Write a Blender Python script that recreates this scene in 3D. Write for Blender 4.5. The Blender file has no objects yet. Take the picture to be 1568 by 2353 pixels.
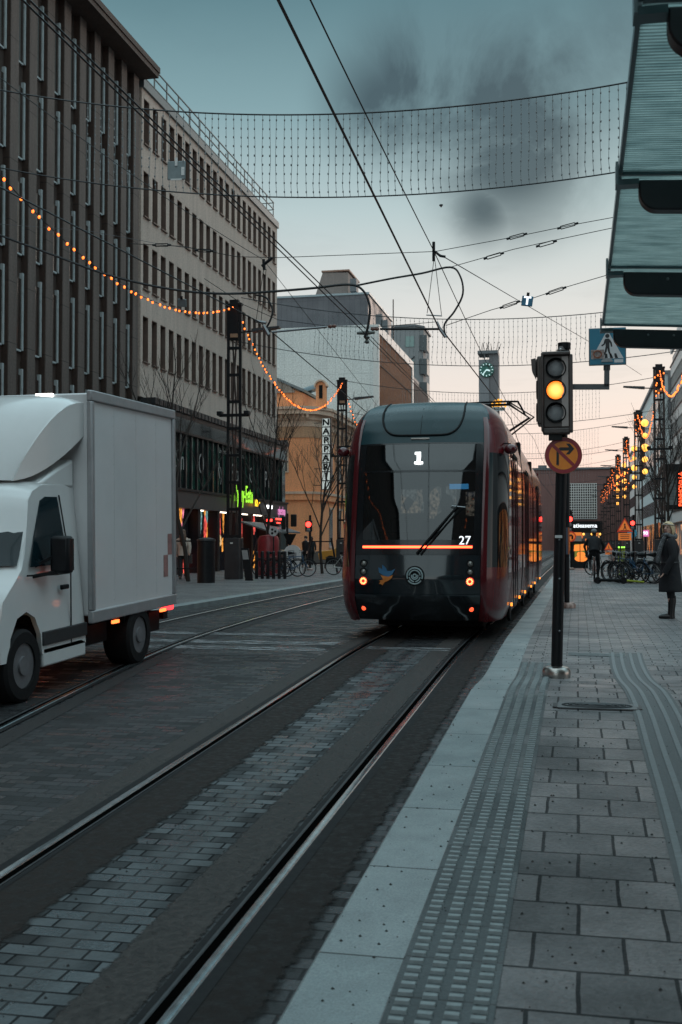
import bpy, bmesh, math, random
from mathutils import Vector, Matrix
R = math.radians
rnd = random.Random(7)
scene = bpy.context.scene
COL = scene.collection
# ------------------------------------------------------------------ camera
FD = 2527.0                       # focal length in units of a 1568 x 2353 picture
CAM = Vector((0, 0, 1.45))
YAW, PITCH = math.atan2(544, 2527), R(1.62)
fw = Vector((-math.sin(YAW) * math.cos(PITCH), math.cos(YAW) * math.cos(PITCH), math.sin(PITCH)))
rt = Vector((math.cos(YAW), math.sin(YAW), 0))
up = rt.cross(fw)
cd = bpy.data.cameras.new('camera'); cam = bpy.data.objects.new('camera', cd); COL.objects.link(cam)
cam.location = CAM; cam.rotation_euler = (R(90) + PITCH, 0, YAW)
cd.sensor_fit = 'VERTICAL'; cd.sensor_height = 36; cd.lens = 36 * FD / 2353
cd.clip_start = .05; cd.clip_end = 3000
cd.dof.use_dof = True; cd.dof.focus_distance = 14.5; cd.dof.aperture_fstop = 5
scene.camera = cam
def ray(u, v): return fw * FD + rt * (u - 784) - up * (v - 1176.5)
def at_y(u, v, Y): d = ray(u, v); return CAM + d * ((Y - CAM.y) / d.y)
def at_x(u, v, X): d = ray(u, v); return CAM + d * ((X - CAM.x) / d.x)
def at_z(u, v, z): d = ray(u, v); return CAM + d * ((z - CAM.z) / d.z)
def road_z(Y):
    Y = max(Y, -3)
    if Y >= 17: return 0.0
    if Y >= 13: return -.033 * (17 - Y) ** 2 / 8
    return -.033 * (15 - Y)
def walk_z(Y):
    t = min(1, max(0, (12.2 - Y) / 1.9)); t = t * t * (3 - 2 * t)
    return road_z(Y) + .12 + .10 * t
def on_walk(u, v):
    p = at_z(u, v, .1)
    for _ in range(30): p = at_z(u, v, walk_z(p.y))
    return p
# ------------------------------------------------------------------ objects
def tag(o, label=None, cat=None, group=None, kind=None):
    if label: o['label'] = label
    if cat: o['category'] = cat
    if group: o['group'] = group
    if kind: o['kind'] = kind
    return o
def thing(name, label, cat, loc=(0, 0, 0), rz=0, group=None, rot=None):
    o = bpy.data.objects.new(name, None); COL.objects.link(o)
    o.location = loc; o.rotation_euler = rot or (0, 0, rz); o.empty_display_size = .1
    return tag(o, label, cat, group)
def copy_tree(o, parent=None):
    c = o.copy(); COL.objects.link(c)
    if parent is not None: c.parent = parent
    for ch in list(o.children): copy_tree(ch, c)
    return c
def link(name, me, mat=None, parent=None, loc=None, rot=None):
    o = bpy.data.objects.new(name, me); COL.objects.link(o)
    if mat and not me.materials: me.materials.append(mat)
    if parent: o.parent = parent
    if loc: o.location = loc
    if rot: o.rotation_euler = rot
    return o
class MB:
    def __init__(s): s.v = []; s.f = []
    def add(s, vs, fs):
        n = len(s.v); s.v += [tuple(p) for p in vs]; s.f += [tuple(i + n for i in f) for f in fs]; return s
    def box(s, c, d, rz=0, M=None):
        x, y, z = d[0] / 2, d[1] / 2, d[2] / 2
        ps = [Vector(p) for p in ((-x, -y, -z), (x, -y, -z), (x, y, -z), (-x, y, -z), (-x, -y, z), (x, -y, z), (x, y, z), (-x, y, z))]
        m = M or Matrix.Rotation(rz, 3, 'Z'); c = Vector(c)
        return s.add([c + m @ p for p in ps], [(0, 3, 2, 1), (4, 5, 6, 7), (0, 1, 5, 4), (1, 2, 6, 5), (2, 3, 7, 6), (3, 0, 4, 7)])
    def b2(s, a, b):   # box by corners
        return s.box([(a[i] + b[i]) / 2 for i in range(3)], [abs(b[i] - a[i]) for i in range(3)])
    def bar(s, p, q, w, h, upv=(0, 0, 1)):
        p, q = Vector(p), Vector(q); d = (q - p)
        if d.length < 1e-6: return s
        d.normalize(); u = Vector(upv)
        if abs(d.dot(u)) > .99: u = Vector((0, 1, 0))
        a = d.cross(u).normalized(); b = a.cross(d).normalized()
        vs = []
        for c in (p, q):
            for i, j in ((-1, -1), (1, -1), (1, 1), (-1, 1)): vs.append(c + a * (i * w / 2) + b * (j * h / 2))
        return s.add(vs, [(0, 3, 2, 1), (4, 5, 6, 7), (0, 1, 5, 4), (1, 2, 6, 5), (2, 3, 7, 6), (3, 0, 4, 7)])
    def tube(s, pts, r, n=8, cap=True):
        pts = [Vector(p) for p in pts]; k = len(pts)
        rs = r if isinstance(r, (list, tuple)) else [r] * k
        vs = []; prev = None
        for i, p in enumerate(pts):
            d = (pts[min(i + 1, k - 1)] - pts[max(i - 1, 0)])
            d = d.normalized() if d.length > 1e-9 else Vector((0, 0, 1))
            if prev is None:
                a = d.cross(Vector((0, 0, 1)) if abs(d.z) < .95 else Vector((1, 0, 0))).normalized()
            else:
                a = (prev - d * prev.dot(d)); a = a.normalized() if a.length > 1e-6 else d.orthogonal().normalized()
            prev = a; b = d.cross(a)
            for j in range(n):
                t = 2 * math.pi * j / n; vs.append(p + (a * math.cos(t) + b * math.sin(t)) * rs[i])
        fs = [(i * n + j, i * n + (j + 1) % n, (i + 1) * n + (j + 1) % n, (i + 1) * n + j) for i in range(k - 1) for j in range(n)]
        if cap: fs += [tuple(range(n - 1, -1, -1)), tuple((k - 1) * n + j for j in range(n))]
        return s.add(vs, fs)
    def lathe(s, prof, c=(0, 0, 0), n=20, axis='z'):
        c = Vector(c); vs = []; k = len(prof)
        for r, h in prof:
            for j in range(n):
                t = 2 * math.pi * j / n; a, b = r * math.cos(t), r * math.sin(t)
                vs.append(c + Vector({'z': (a, b, h), 'x': (h, a, b), 'y': (b, h, a)}[axis]))
        fs = [(i * n + j, i * n + (j + 1) % n, (i + 1) * n + (j + 1) % n, (i + 1) * n + j) for i in range(k - 1) for j in range(n)]
        ring = abs(prof[0][0] - prof[-1][0]) + abs(prof[0][1] - prof[-1][1]) < 1e-9
        if ring: return s.add(vs, fs)
        if prof[0][0] > 1e-6: fs.append(tuple(range(n - 1, -1, -1)))
        if prof[-1][0] > 1e-6: fs.append(tuple((k - 1) * n + j for j in range(n)))
        return s.add(vs, fs)
    def sphere(s, c, r, n=10, m=7, sc=(1, 1, 1)):
        c = Vector(c); vs = []
        for i in range(m + 1):
            t = math.pi * i / m
            for j in range(n):
                p = 2 * math.pi * j / n
                vs.append(c + Vector((r * sc[0] * math.sin(t) * math.cos(p), r * sc[1] * math.sin(t) * math.sin(p), r * sc[2] * math.cos(t))))
        return s.add(vs, [(i * n + j, (i + 1) * n + j, (i + 1) * n + (j + 1) % n, i * n + (j + 1) % n) for i in range(m) for j in range(n)])
    def prism(s, poly, fn, ext):      # poly 2D, fn(a,b)->3D, ext vector
        k = len(poly); e = Vector(ext); a = [Vector(fn(*p)) for p in poly]
        vs = a + [p + e for p in a]
        return s.add(vs, [tuple(range(k - 1, -1, -1)), tuple(range(k, 2 * k))] + [(i, (i + 1) % k, k + (i + 1) % k, k + i) for i in range(k)])
    def grid(s, fn, nu, nv, cu=False):
        vs = [fn(i / nu, j / nv) for j in range(nv + 1) for i in range(nu + (0 if cu else 1))]
        w = nu if cu else nu + 1
        return s.add(vs, [(j * w + i, j * w + (i + 1) % w, (j + 1) * w + (i + 1) % w, (j + 1) * w + i) for j in range(nv) for i in range(nu)])
    def mesh(s, name, smooth=False, off=None, fix=True):
        me = bpy.data.meshes.new(name)
        vs = s.v if off is None else [(p[0] - off[0], p[1] - off[1], p[2] - off[2]) for p in s.v]
        me.from_pydata(vs, [], s.f); me.validate()
        if fix:
            bm = bmesh.new(); bm.from_mesh(me)
            bmesh.ops.remove_doubles(bm, verts=bm.verts, dist=1e-6)
            bmesh.ops.recalc_face_normals(bm, faces=bm.faces); bm.to_mesh(me); bm.free()
        if smooth:
            me.polygons.foreach_set('use_smooth', [True] * len(me.polygons))
        me.update(); return me
    def build(s, name, mat, parent=None, smooth=False, bevel=0, world=False, auto=None, solid=0, fix=True):
        off = None
        if world and parent is not None:
            off = parent.matrix_basis.translation
            p = parent.parent
            while p is not None: off = off + p.matrix_basis.translation; p = p.parent
        me = s.mesh(name, smooth, off, fix)
        o = link(name, me, mat, parent)
        if solid: m = o.modifiers.new('solid', 'SOLIDIFY'); m.thickness = solid
        if bevel: m = o.modifiers.new('bevel', 'BEVEL'); m.width = bevel; m.segments = 2; m.limit_method = 'ANGLE'; m.angle_limit = R(35)
        if smooth or bevel: sharp(me, auto or 40)
        return o
def sharp(me, deg):
    me.polygons.foreach_set('use_smooth', [True] * len(me.polygons))
    try: me.set_sharp_from_angle(angle=R(deg))
    except Exception: pass
def text_mesh(s, size, ext=.004, bold=0, align='CENTER', sx=1):
    cu = bpy.data.curves.new('text', 'FONT'); cu.body = s; cu.size = size; cu.extrude = ext; cu.offset = bold
    cu.align_x = align; cu.align_y = 'CENTER'; cu.resolution_u = 3
    o = bpy.data.objects.new('text', cu); COL.objects.link(o)
    dg = bpy.context.evaluated_depsgraph_get()
    me = bpy.data.meshes.new_from_object(o.evaluated_get(dg))
    bpy.data.objects.remove(o); bpy.data.curves.remove(cu)
    if sx != 1:
        for v in me.vertices: v.co.x *= sx
    me.materials.clear(); return me
FACE_S = (R(90), 0, 0)            # lettering that faces -Y, the camera side
FACE_E = (R(90), 0, R(90))        # lettering that faces +X
# ------------------------------------------------------------------ materials
MATS = {}
def M(name, col, rough=.6, metal=0, var=.18, scale=6, bump=0, emit=None, es=0, coat=0, ior=1.5, spec=.5, dirt=0):
    if name in MATS: return MATS[name]
    m = bpy.data.materials.new(name); m.use_nodes = True; MATS[name] = m
    nt = m.node_tree; b = nt.nodes['Principled BSDF']; L = nt.links.new
    b.inputs['Roughness'].default_value = rough; b.inputs['Metallic'].default_value = metal
    b.inputs['IOR'].default_value = ior; b.inputs['Coat Weight'].default_value = coat; b.inputs['Coat Roughness'].default_value = .04
    b.inputs['Specular IOR Level'].default_value = spec
    b.inputs['Base Color'].default_value = (*col, 1)
    if emit: m.cycles.emission_sampling = 'NONE'; b.inputs['Emission Color'].default_value = (*emit, 1); b.inputs['Emission Strength'].default_value = es
    if var or bump:
        tc = nt.nodes.new('ShaderNodeTexCoord'); nz = nt.nodes.new('ShaderNodeTexNoise')
        nz.inputs['Scale'].default_value = scale; nz.inputs['Detail'].default_value = 6; nz.inputs['Roughness'].default_value = .65
        L(tc.outputs['Object'], nz.inputs['Vector'])
        if var:
            mr = nt.nodes.new('ShaderNodeMapRange'); L(nz.outputs['Fac'], mr.inputs[0])
            mr.inputs[1].default_value = .3; mr.inputs[2].default_value = .7; mr.inputs[3].default_value = 1 - var; mr.inputs[4].default_value = 1 + var
            mx = nt.nodes.new('ShaderNodeMix'); mx.data_type = 'RGBA'; mx.blend_type = 'MULTIPLY'; mx.inputs[0].default_value = 1
            mx.inputs[6].default_value = (*col, 1); L(mr.outputs[0], mx.inputs[7]); L(mx.outputs[2], b.inputs['Base Color'])
            m2 = nt.nodes.new('ShaderNodeMapRange'); L(nz.outputs['Fac'], m2.inputs[0])
            m2.inputs[1].default_value = .3; m2.inputs[2].default_value = .7
            m2.inputs[3].default_value = max(.02, rough * (1 - var * .6)); m2.inputs[4].default_value = min(1, rough * (1 + var * .6))
            L(m2.outputs[0], b.inputs['Roughness'])
        if bump:
            bp = nt.nodes.new('ShaderNodeBump'); bp.inputs['Strength'].default_value = bump; bp.inputs['Distance'].default_value = .01
            L(nz.outputs['Fac'], bp.inputs['Height']); L(bp.outputs[0], b.inputs['Normal'])
    return m
def nodes(m): return m.node_tree, m.node_tree.nodes, m.node_tree.links.new, m.node_tree.nodes['Principled BSDF']
def math_n(N, op, a=None, b=None):
    n = N.new('ShaderNodeMath'); n.operation = op
    if a is not None: n.inputs[0].default_value = a
    if b is not None: n.inputs[1].default_value = b
    return n
def paver(name, c1, c2, mortar, bw, bh, ms, rough=(.35, .7), bump=.5, off=.5, squash=1, grain=60, wob=0, axis='XY', patch=.25, pscale=.9, polish=None):
    m = M(name, c1, var=0); nt, N, L, b = nodes(m)
    tc = N.new('ShaderNodeTexCoord'); src = tc.outputs['Object']
    if axis != 'XY':
        sp = N.new('ShaderNodeSeparateXYZ'); cb = N.new('ShaderNodeCombineXYZ'); L(src, sp.inputs[0])
        L(sp.outputs[axis[0]], cb.inputs[0]); L(sp.outputs[axis[1]], cb.inputs[1]); src = cb.outputs[0]
    br = N.new('ShaderNodeTexBrick'); br.offset = off; br.squash = squash
    if wob:
        nw = N.new('ShaderNodeTexNoise'); nw.inputs['Scale'].default_value = 5; L(src, nw.inputs['Vector'])
        ad = N.new('ShaderNodeVectorMath'); ad.operation = 'MULTIPLY_ADD'; L(nw.outputs['Color'], ad.inputs[0]); ad.inputs[1].default_value = (wob, wob, 0); L(src, ad.inputs[2])
        L(ad.outputs[0], br.inputs['Vector'])
    else: L(src, br.inputs['Vector'])
    br.inputs['Scale'].default_value = 1; br.inputs['Brick Width'].default_value = bw; br.inputs['Row Height'].default_value = bh
    br.inputs['Mortar Size'].default_value = ms; br.inputs['Mortar Smooth'].default_value = .3; br.inputs['Bias'].default_value = 0
    br.inputs['Color1'].default_value = (*c1, 1); br.inputs['Color2'].default_value = (*c2, 1); br.inputs['Mortar'].default_value = (*mortar, 1)
    gn = N.new('ShaderNodeTexNoise'); gn.inputs['Scale'].default_value = grain; gn.inputs['Detail'].default_value = 4; L(tc.outputs['Object'], gn.inputs['Vector'])
    pn = N.new('ShaderNodeTexNoise'); pn.inputs['Scale'].default_value = pscale; pn.inputs['Detail'].default_value = 7; pn.inputs['Roughness'].default_value = .62; L(tc.outputs['Object'], pn.inputs['Vector'])
    r1 = N.new('ShaderNodeMapRange'); L(gn.outputs['Fac'], r1.inputs[0]); r1.inputs[1].default_value = .3; r1.inputs[2].default_value = .7; r1.inputs[3].default_value = .78; r1.inputs[4].default_value = 1.22
    r2 = N.new('ShaderNodeMapRange'); L(pn.outputs['Fac'], r2.inputs[0]); r2.inputs[1].default_value = .35; r2.inputs[2].default_value = .68; r2.inputs[3].default_value = 1 - patch; r2.inputs[4].default_value = 1 + patch
    mu = math_n(N, 'MULTIPLY'); L(r1.outputs[0], mu.inputs[0]); L(r2.outputs[0], mu.inputs[1])
    mx = N.new('ShaderNodeMix'); mx.data_type = 'RGBA'; mx.blend_type = 'MULTIPLY'; mx.inputs[0].default_value = 1
    L(br.outputs['Color'], mx.inputs[6]); L(mu.outputs[0], mx.inputs[7]); L(mx.outputs[2], b.inputs['Base Color'])
    # gloss: worn stones differ one from the next, and in larger patches
    sh = N.new('ShaderNodeSeparateColor'); L(br.outputs['Color'], sh.inputs[0])
    lo, hi = min(c1[1], c2[1], mortar[1]), max(c1[1], c2[1])
    r3 = N.new('ShaderNodeMapRange'); L(sh.outputs[1], r3.inputs[0]); r3.inputs[1].default_value = lo + .3 * (hi - lo); r3.inputs[2].default_value = lo + .9 * (hi - lo); r3.inputs[3].default_value = rough[1]; r3.inputs[4].default_value = rough[0]
    r4 = N.new('ShaderNodeMapRange'); L(pn.outputs['Fac'], r4.inputs[0]); r4.inputs[1].default_value = .35; r4.inputs[2].default_value = .65; r4.inputs[3].default_value = 1.2; r4.inputs[4].default_value = .8
    m3 = math_n(N, 'MULTIPLY'); m3.use_clamp = True; L(r3.outputs[0], m3.inputs[0]); L(r4.outputs[0], m3.inputs[1]); 
    rout = m3.outputs[0]
    if polish:     # stones rubbed smooth between the rails
        sx = N.new('ShaderNodeSeparateXYZ'); L(tc.outputs['Object'], sx.inputs[0])
        ad2 = math_n(N, 'ADD', b=-polish[0]); L(sx.outputs[0], ad2.inputs[0]); ab = math_n(N, 'ABSOLUTE'); L(ad2.outputs[0], ab.inputs[0])
        nn = math_n(N, 'MULTIPLY_ADD', b=.35); L(pn.outputs['Fac'], nn.inputs[0]); L(ab.outputs[0], nn.inputs[2])
        r5 = N.new('ShaderNodeMapRange'); r5.interpolation_type = 'SMOOTHSTEP'; L(nn.outputs[0], r5.inputs[0]); r5.inputs[1].default_value = .17; r5.inputs[2].default_value = .17 + polish[1]; r5.inputs[3].default_value = .42; r5.inputs[4].default_value = 1.25
        m5 = math_n(N, 'MULTIPLY'); m5.use_clamp = True; L(rout, m5.inputs[0]); L(r5.outputs[0], m5.inputs[1]); rout = m5.outputs[0]
    sl = N.new('ShaderNodeMapRange'); L(br.outputs['Fac'], sl.inputs[0]); sl.inputs[3].default_value = 1.0 if polish else (.5 if 'cobble' in name else .5); sl.inputs[4].default_value = .3; L(sl.outputs[0], b.inputs['Specular IOR Level'])
    L(rout, b.inputs['Roughness'])
    inv = math_n(N, 'MULTIPLY_ADD'); L(br.outputs['Fac'], inv.inputs[0]); inv.inputs[1].default_value = -1; L(gn.outputs['Fac'], inv.inputs[2])
    bp = N.new('ShaderNodeBump'); bp.inputs['Strength'].default_value = bump; bp.inputs['Distance'].default_value = .012
    L(inv.outputs[0], bp.inputs['Height']); L(bp.outputs[0], b.inputs['Normal'])
    return m
black = M('black_metal', (.009, .010, .012), .42, 0, .25, 9, spec=.28)
blackm = M('black_matt', (.007, .008, .009), .7, 0, .2, spec=.2)
rubber = M('rubber', (.009, .009, .010), .75, 0, .2, 20, spec=.25)
steel = M('rail_steel', (.50, .54, .56), .20, 1, .22, 14)
galv = M('galvanised_steel', (.25, .26, .27), .42, .85, .25, 30)
chrome = M('brushed_cap', (.5, .47, .44), .3, 1, .15, 20)
glassd = M('dark_glass', (.006, .008, .009), .04, 0, .0, ior=1.5)
bulbm = M('amber_bulb', (.9, .5, .2), .4, var=0, emit=(1, .155, .014), es=2.4)
globem = M('amber_globe', (.9, .55, .2), .4, var=0, emit=(1, .42, .06), es=1.6)
redl = M('red_signal', (.8, .05, .03), .4, var=0, emit=(1, .035, .025), es=4.5)
wlet = M('white_letters', (.8, .8, .8), .5, var=0, emit=(.9, .95, 1), es=.9)
wpaint = M('white_paint', (.7, .7, .69), .5, 0, .08)

def ragged(name, col, xc, hw, soft=.05, rough=.78, spec=.22, nsc=9, grain=17, var=.75, bump=1.2):
    m = M(name, col, rough, 0, var, grain, bump, spec=spec); nt, N, L, b = nodes(m)
    tc = N.new('ShaderNodeTexCoord'); sx = N.new('ShaderNodeSeparateXYZ'); L(tc.outputs['Object'], sx.inputs[0])
    a = math_n(N, 'ADD', b=-xc); L(sx.outputs[0], a.inputs[0]); ab = math_n(N, 'ABSOLUTE'); L(a.outputs[0], ab.inputs[0])
    nz = N.new('ShaderNodeTexNoise'); nz.inputs['Scale'].default_value = nsc; nz.inputs['Detail'].default_value = 6; nz.inputs['Roughness'].default_value = .7; L(tc.outputs['Object'], nz.inputs['Vector'])
    ma = math_n(N, 'MULTIPLY_ADD', b=soft * 4); L(nz.outputs['Fac'], ma.inputs[0]); L(ab.outputs[0], ma.inputs[2])
    mr = N.new('ShaderNodeMapRange'); mr.interpolation_type = 'SMOOTHSTEP'; L(ma.outputs[0], mr.inputs[0]); mr.inputs[1].default_value = hw + soft * 1.4; mr.inputs[2].default_value = hw + soft * 2.6; mr.inputs[3].default_value = 1; mr.inputs[4].default_value = 0
    L(mr.outputs[0], b.inputs['Alpha']); return m
CLOUD_SEED = (7.3, 2.2, 9)
# ------------------------------------------------------------------ sky, sun
w = bpy.data.worlds.new('World'); scene.world = w; w.use_nodes = True
nt = w.node_tree; N = nt.nodes; L = nt.links.new; bg = N['Background']; bg.inputs['Strength'].default_value = .1
sky = N.new('ShaderNodeTexSky'); sky.sky_type = 'NISHITA'; sky.sun_disc = False
SUN_EL, SUN_AZ = R(7), R(24)      # azimuth measured from +Y towards +X
sky.sun_elevation = SUN_EL; sky.sun_rotation = SUN_AZ; sky.dust_density = 2; sky.air_density = 1.4
tc = N.new('ShaderNodeTexCoord'); sp = N.new('ShaderNodeSeparateXYZ'); L(tc.outputs['Generated'], sp.inputs[0])
rp = N.new('ShaderNodeValToRGB'); L(sp.outputs[2], rp.inputs[0]); cr = rp.color_ramp
stops = [(0, (.78, .57, .50)), (.06, (.76, .58, .52)), (.13, (.66, .59, .55)), (.21, (.54, .55, .54)), (.29, (.36, .45, .465)), (.37, (.17, .28, .31)), (.46, (.075, .16, .19)), (.58, (.30, .50, .58)), (.72, (.72, 1.02, 1.12)), (1, (.85, 1.15, 1.25))]
cr.elements[0].position = 0; cr.elements[0].color = (*stops[0][1], 1); cr.elements[1].position = 1; cr.elements[1].color = (*stops[-1][1], 1)
for p, c in stops[1:-1]: e = cr.elements.new(p); e.color = (*c, 1)
# cloud deck: noise over the plane of the clouds, denser towards one bank
dv = N.new('ShaderNodeVectorMath'); dv.operation = 'DIVIDE'; L(tc.outputs['Generated'], dv.inputs[0])
mz = math_n(N, 'MAXIMUM', b=.06); L(sp.outputs[2], mz.inputs[0]); cbz = N.new('ShaderNodeCombineXYZ')
for i in range(3): L(mz.outputs[0], cbz.inputs[i])
L(cbz.outputs[0], dv.inputs[1])
cn = N.new('ShaderNodeTexNoise'); cn.inputs['Scale'].default_value = 2.1; cn.inputs['Detail'].default_value = 8; cn.inputs['Roughness'].default_value = .55; cn.inputs['Distortion'].default_value = .25
L(dv.outputs[0], cn.inputs['Vector'])
fn_ = N.new('ShaderNodeTexNoise'); fn_.inputs['Scale'].default_value = 7; fn_.inputs['Distortion'].default_value = .5; fn_.inputs['Detail'].default_value = 8; fn_.inputs['Roughness'].default_value = .6
cmp_ = N.new('ShaderNodeMapping'); cmp_.inputs['Location'].default_value = CLOUD_SEED; L(tc.outputs['Generated'], cmp_.inputs[0]); L(cmp_.outputs[0], fn_.inputs['Vector'])
tot = None
for (u, v, rad, wt) in ((880, 240, .05, .8), (980, 215, .065, 1.0), (1090, 205, .07, 1.0), (1190, 240, .075, 1.0), (1180, 340, .075, .9), (1280, 400, .05, .45), (1110, 480, .035, .75), (1040, 360, .05, .15), (1400, 130, .06, .35)):
    d = ray(u, v).normalized()
    ds = N.new('ShaderNodeVectorMath'); ds.operation = 'DISTANCE'; L(tc.outputs['Generated'], ds.inputs[0]); ds.inputs[1].default_value = d
    mr = N.new('ShaderNodeMapRange'); mr.interpolation_type = 'SMOOTHSTEP'; L(ds.outputs['Value'], mr.inputs[0])
    mr.inputs[1].default_value = 0; mr.inputs[2].default_value = rad * 1.55; mr.inputs[3].default_value = wt; mr.inputs[4].default_value = 0
    if tot is None: tot = mr.outputs[0]
    else: a = math_n(N, 'MAXIMUM'); L(tot, a.inputs[0]); L(mr.outputs[0], a.inputs[1]); tot = a.outputs[0]
nf = N.new('ShaderNodeMapRange'); L(fn_.outputs['Fac'], nf.inputs[0]); nf.inputs[1].default_value = .41; nf.inputs[2].default_value = .57; nf.inputs[3].default_value = .48; nf.inputs[4].default_value = 1.35
cm = math_n(N, 'MULTIPLY'); L(tot, cm.inputs[0]); L(nf.outputs[0], cm.inputs[1])
bn = N.new('ShaderNodeMapRange'); L(cn.outputs['Fac'], bn.inputs[0]); bn.inputs[1].default_value = .5; bn.inputs[2].default_value = .8; bn.inputs[3].default_value = 0; bn.inputs[4].default_value = .12
cs = math_n(N, 'ADD'); cs.use_clamp = True; L(cm.outputs[0], cs.inputs[0]); L(bn.outputs[0], cs.inputs[1])
cs2 = math_n(N, 'MULTIPLY', b=.93); L(cs.outputs[0], cs2.inputs[0])
mc = N.new('ShaderNodeMix'); mc.data_type = 'RGBA'; L(cs2.outputs[0], mc.inputs[0])
# the clearer, brighter half of the sky lies behind the viewer
bk_ = N.new('ShaderNodeMapRange'); bk_.interpolation_type = 'SMOOTHSTEP'; L(sp.outputs[1], bk_.inputs[0]); bk_.inputs[1].default_value = .15; bk_.inputs[2].default_value = -.5; bk_.inputs[3].default_value = 0; bk_.inputs[4].default_value = .8
mb_ = N.new('ShaderNodeMix'); mb_.data_type = 'RGBA'; L(bk_.outputs[0], mb_.inputs[0]); L(rp.outputs[0], mb_.inputs[6]); mb_.inputs[7].default_value = (.62, .76, .80, 1); L(mb_.outputs[2], mc.inputs[6]); mc.inputs[7].default_value = (.035, .066, .085, 1)
sc10 = N.new('ShaderNodeMix'); sc10.data_type = 'RGBA'; sc10.blend_type = 'MULTIPLY'; sc10.inputs[0].default_value = 1; sc10.clamp_result = False
L(mc.outputs[2], sc10.inputs[6]); sc10.inputs[7].default_value = (10, 10, 10, 1)
mxs = N.new('ShaderNodeMix'); mxs.data_type = 'RGBA'; mxs.inputs[0].default_value = .06
L(sc10.outputs[2], mxs.inputs[6]); L(sky.outputs[0], mxs.inputs[7]); L(mxs.outputs[2], bg.inputs['Color'])
ld = bpy.data.lights.new('sun', 'SUN'); ld.energy = .5; ld.angle = R(14); ld.color = (1, .78, .66)
so = bpy.data.objects.new('sun', ld); COL.objects.link(so)
sd = Vector((math.sin(SUN_AZ) * math.cos(SUN_EL), math.cos(SUN_AZ) * math.cos(SUN_EL), math.sin(SUN_EL)))
so.rotation_euler = (-sd).to_track_quat('-Z', 'Y').to_euler(); so.location = (0, 40, 60)
vs = scene.view_settings; vs.view_transform = 'Standard'; vs.look = 'None'; vs.gamma = 1; vs.exposure = .45; vs.use_curve_mapping = False
scene.cycles.max_bounces = 6; scene.cycles.use_denoising = True; scene.cycles.denoising_prefilter = 'ACCURATE'
scene.cycles.sample_clamp_indirect = 4

# ------------------------------------------------------------------ ground
cob = paver('cobble_road', (.004, .0045, .005), (.040, .041, .045), (.008, .008, .009), .205, .106, .007, (.24, .66), .5, wob=.012, patch=.5, pscale=.6)
cobt = paver('track_cobbles', (.005, .0065, .0075), (.062, .078, .086), (.007, .008, .009), .2, .106, .008, (.16, .95), .3, wob=.01, patch=.45, polish=(-2.22, .26))

tile = paver('walk_tiles', (.095, .090, .092), (.165, .155, .157), (.014, .0145, .016), .35, .352, .009, (.42, .62), .5, grain=45, patch=.42, pscale=1.1, wob=.014)
tiles_s = paver('small_tiles', (.12, .117, .12), (.18, .177, .178), (.03, .03, .032), .28, .14, .007, (.42, .65), .45, grain=45, patch=.25, pscale=.5)
kerbm = paver('kerb_granite', (.20, .238, .244), (.25, .284, .288), (.025, .028, .03), 4, 1.05, .006, (.45, .6), .35, off=0, grain=110, patch=.16, pscale=2.2)
agg = M('track_concrete', (.028, .026, .026), .8, 0, .5, 38, .9, spec=.3)
asph = M('dark_asphalt', (.011, .010, .010), .7, 0, .35, 25, .7, spec=.25)
YS = [-14, -8, -3] + [i * .5 for i in range(-5, 41)] + [22, 25, 28, 31, 34, 38, 43, 50, 60, 70, 80, 95, 110, 140, 170, 210, 260]
def strip(name, x0, x1, y0, y1, off, mat, zf=road_z, curve=None, label=None):
    b = MB(); ys = sorted(set([y0, y1] + [y for y in YS if y0 < y < y1])); c = curve or (lambda y: 0)
    vs = []; fs = []
    for y in ys: vs += [(x0 + c(y), y, zf(y) + off), (x1 + c(y), y, zf(y) + off)]
    for i in range(len(ys) - 1): fs.append((2 * i, 2 * i + 1, 2 * i + 3, 2 * i + 2))
    o = b.add(vs, fs).build(name, mat, fix=False); tag(o, kind='structure'); return o
KX = -1.0
gm = M('ground_earth', (.06, .06, .06), .9)
tag(MB().add([(-900, -300, -.72), (900, -300, -.72), (900, 1500, -.72), (-900, 1500, -.72)], [(0, 1, 2, 3)]).build('ground', gm), kind='structure')
strip('roadway', -8.3, KX, -14, 205, 0, cob)
lc = lambda y: .75 * (max(0, 30 - max(y, 0)) / 16) ** 2 if y < 30 else 0
strip('track_slab', -3.42, -3.08, -14, 205, .004, ragged('track_slab', (.045, .041, .039), -3.2, .12, .02, .85, .25, 14, 26, .8, 1.3))
strip('track_asphalt', -2.9, -2.35, -14, 205, .008, ragged('track_asphalt', (.017, .0135, .012), -2.75, .22, .05))
strip('track_paving', -2.9, -1.93, -14, 15.0, .004, cobt)
strip('track_slab', -2.03, -1.66, -14, 205, .0065, ragged('track_slab_right', (.045, .041, .039), -1.82, .14, .02, .85, .25, 14, 26, .8, 1.3))
strip('kerb_gutter', -1.50, -1.04, -14, 205, .008, ragged('kerb_gutter', (.0135, .011, .010), -1.42, .22, .05))
strip('track_slab', -6.2, -6.0, 8, 205, .004, agg, curve=lc)
strip('track_slab', -7.75, -7.55, 8, 205, .004, agg, curve=lc)
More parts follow.
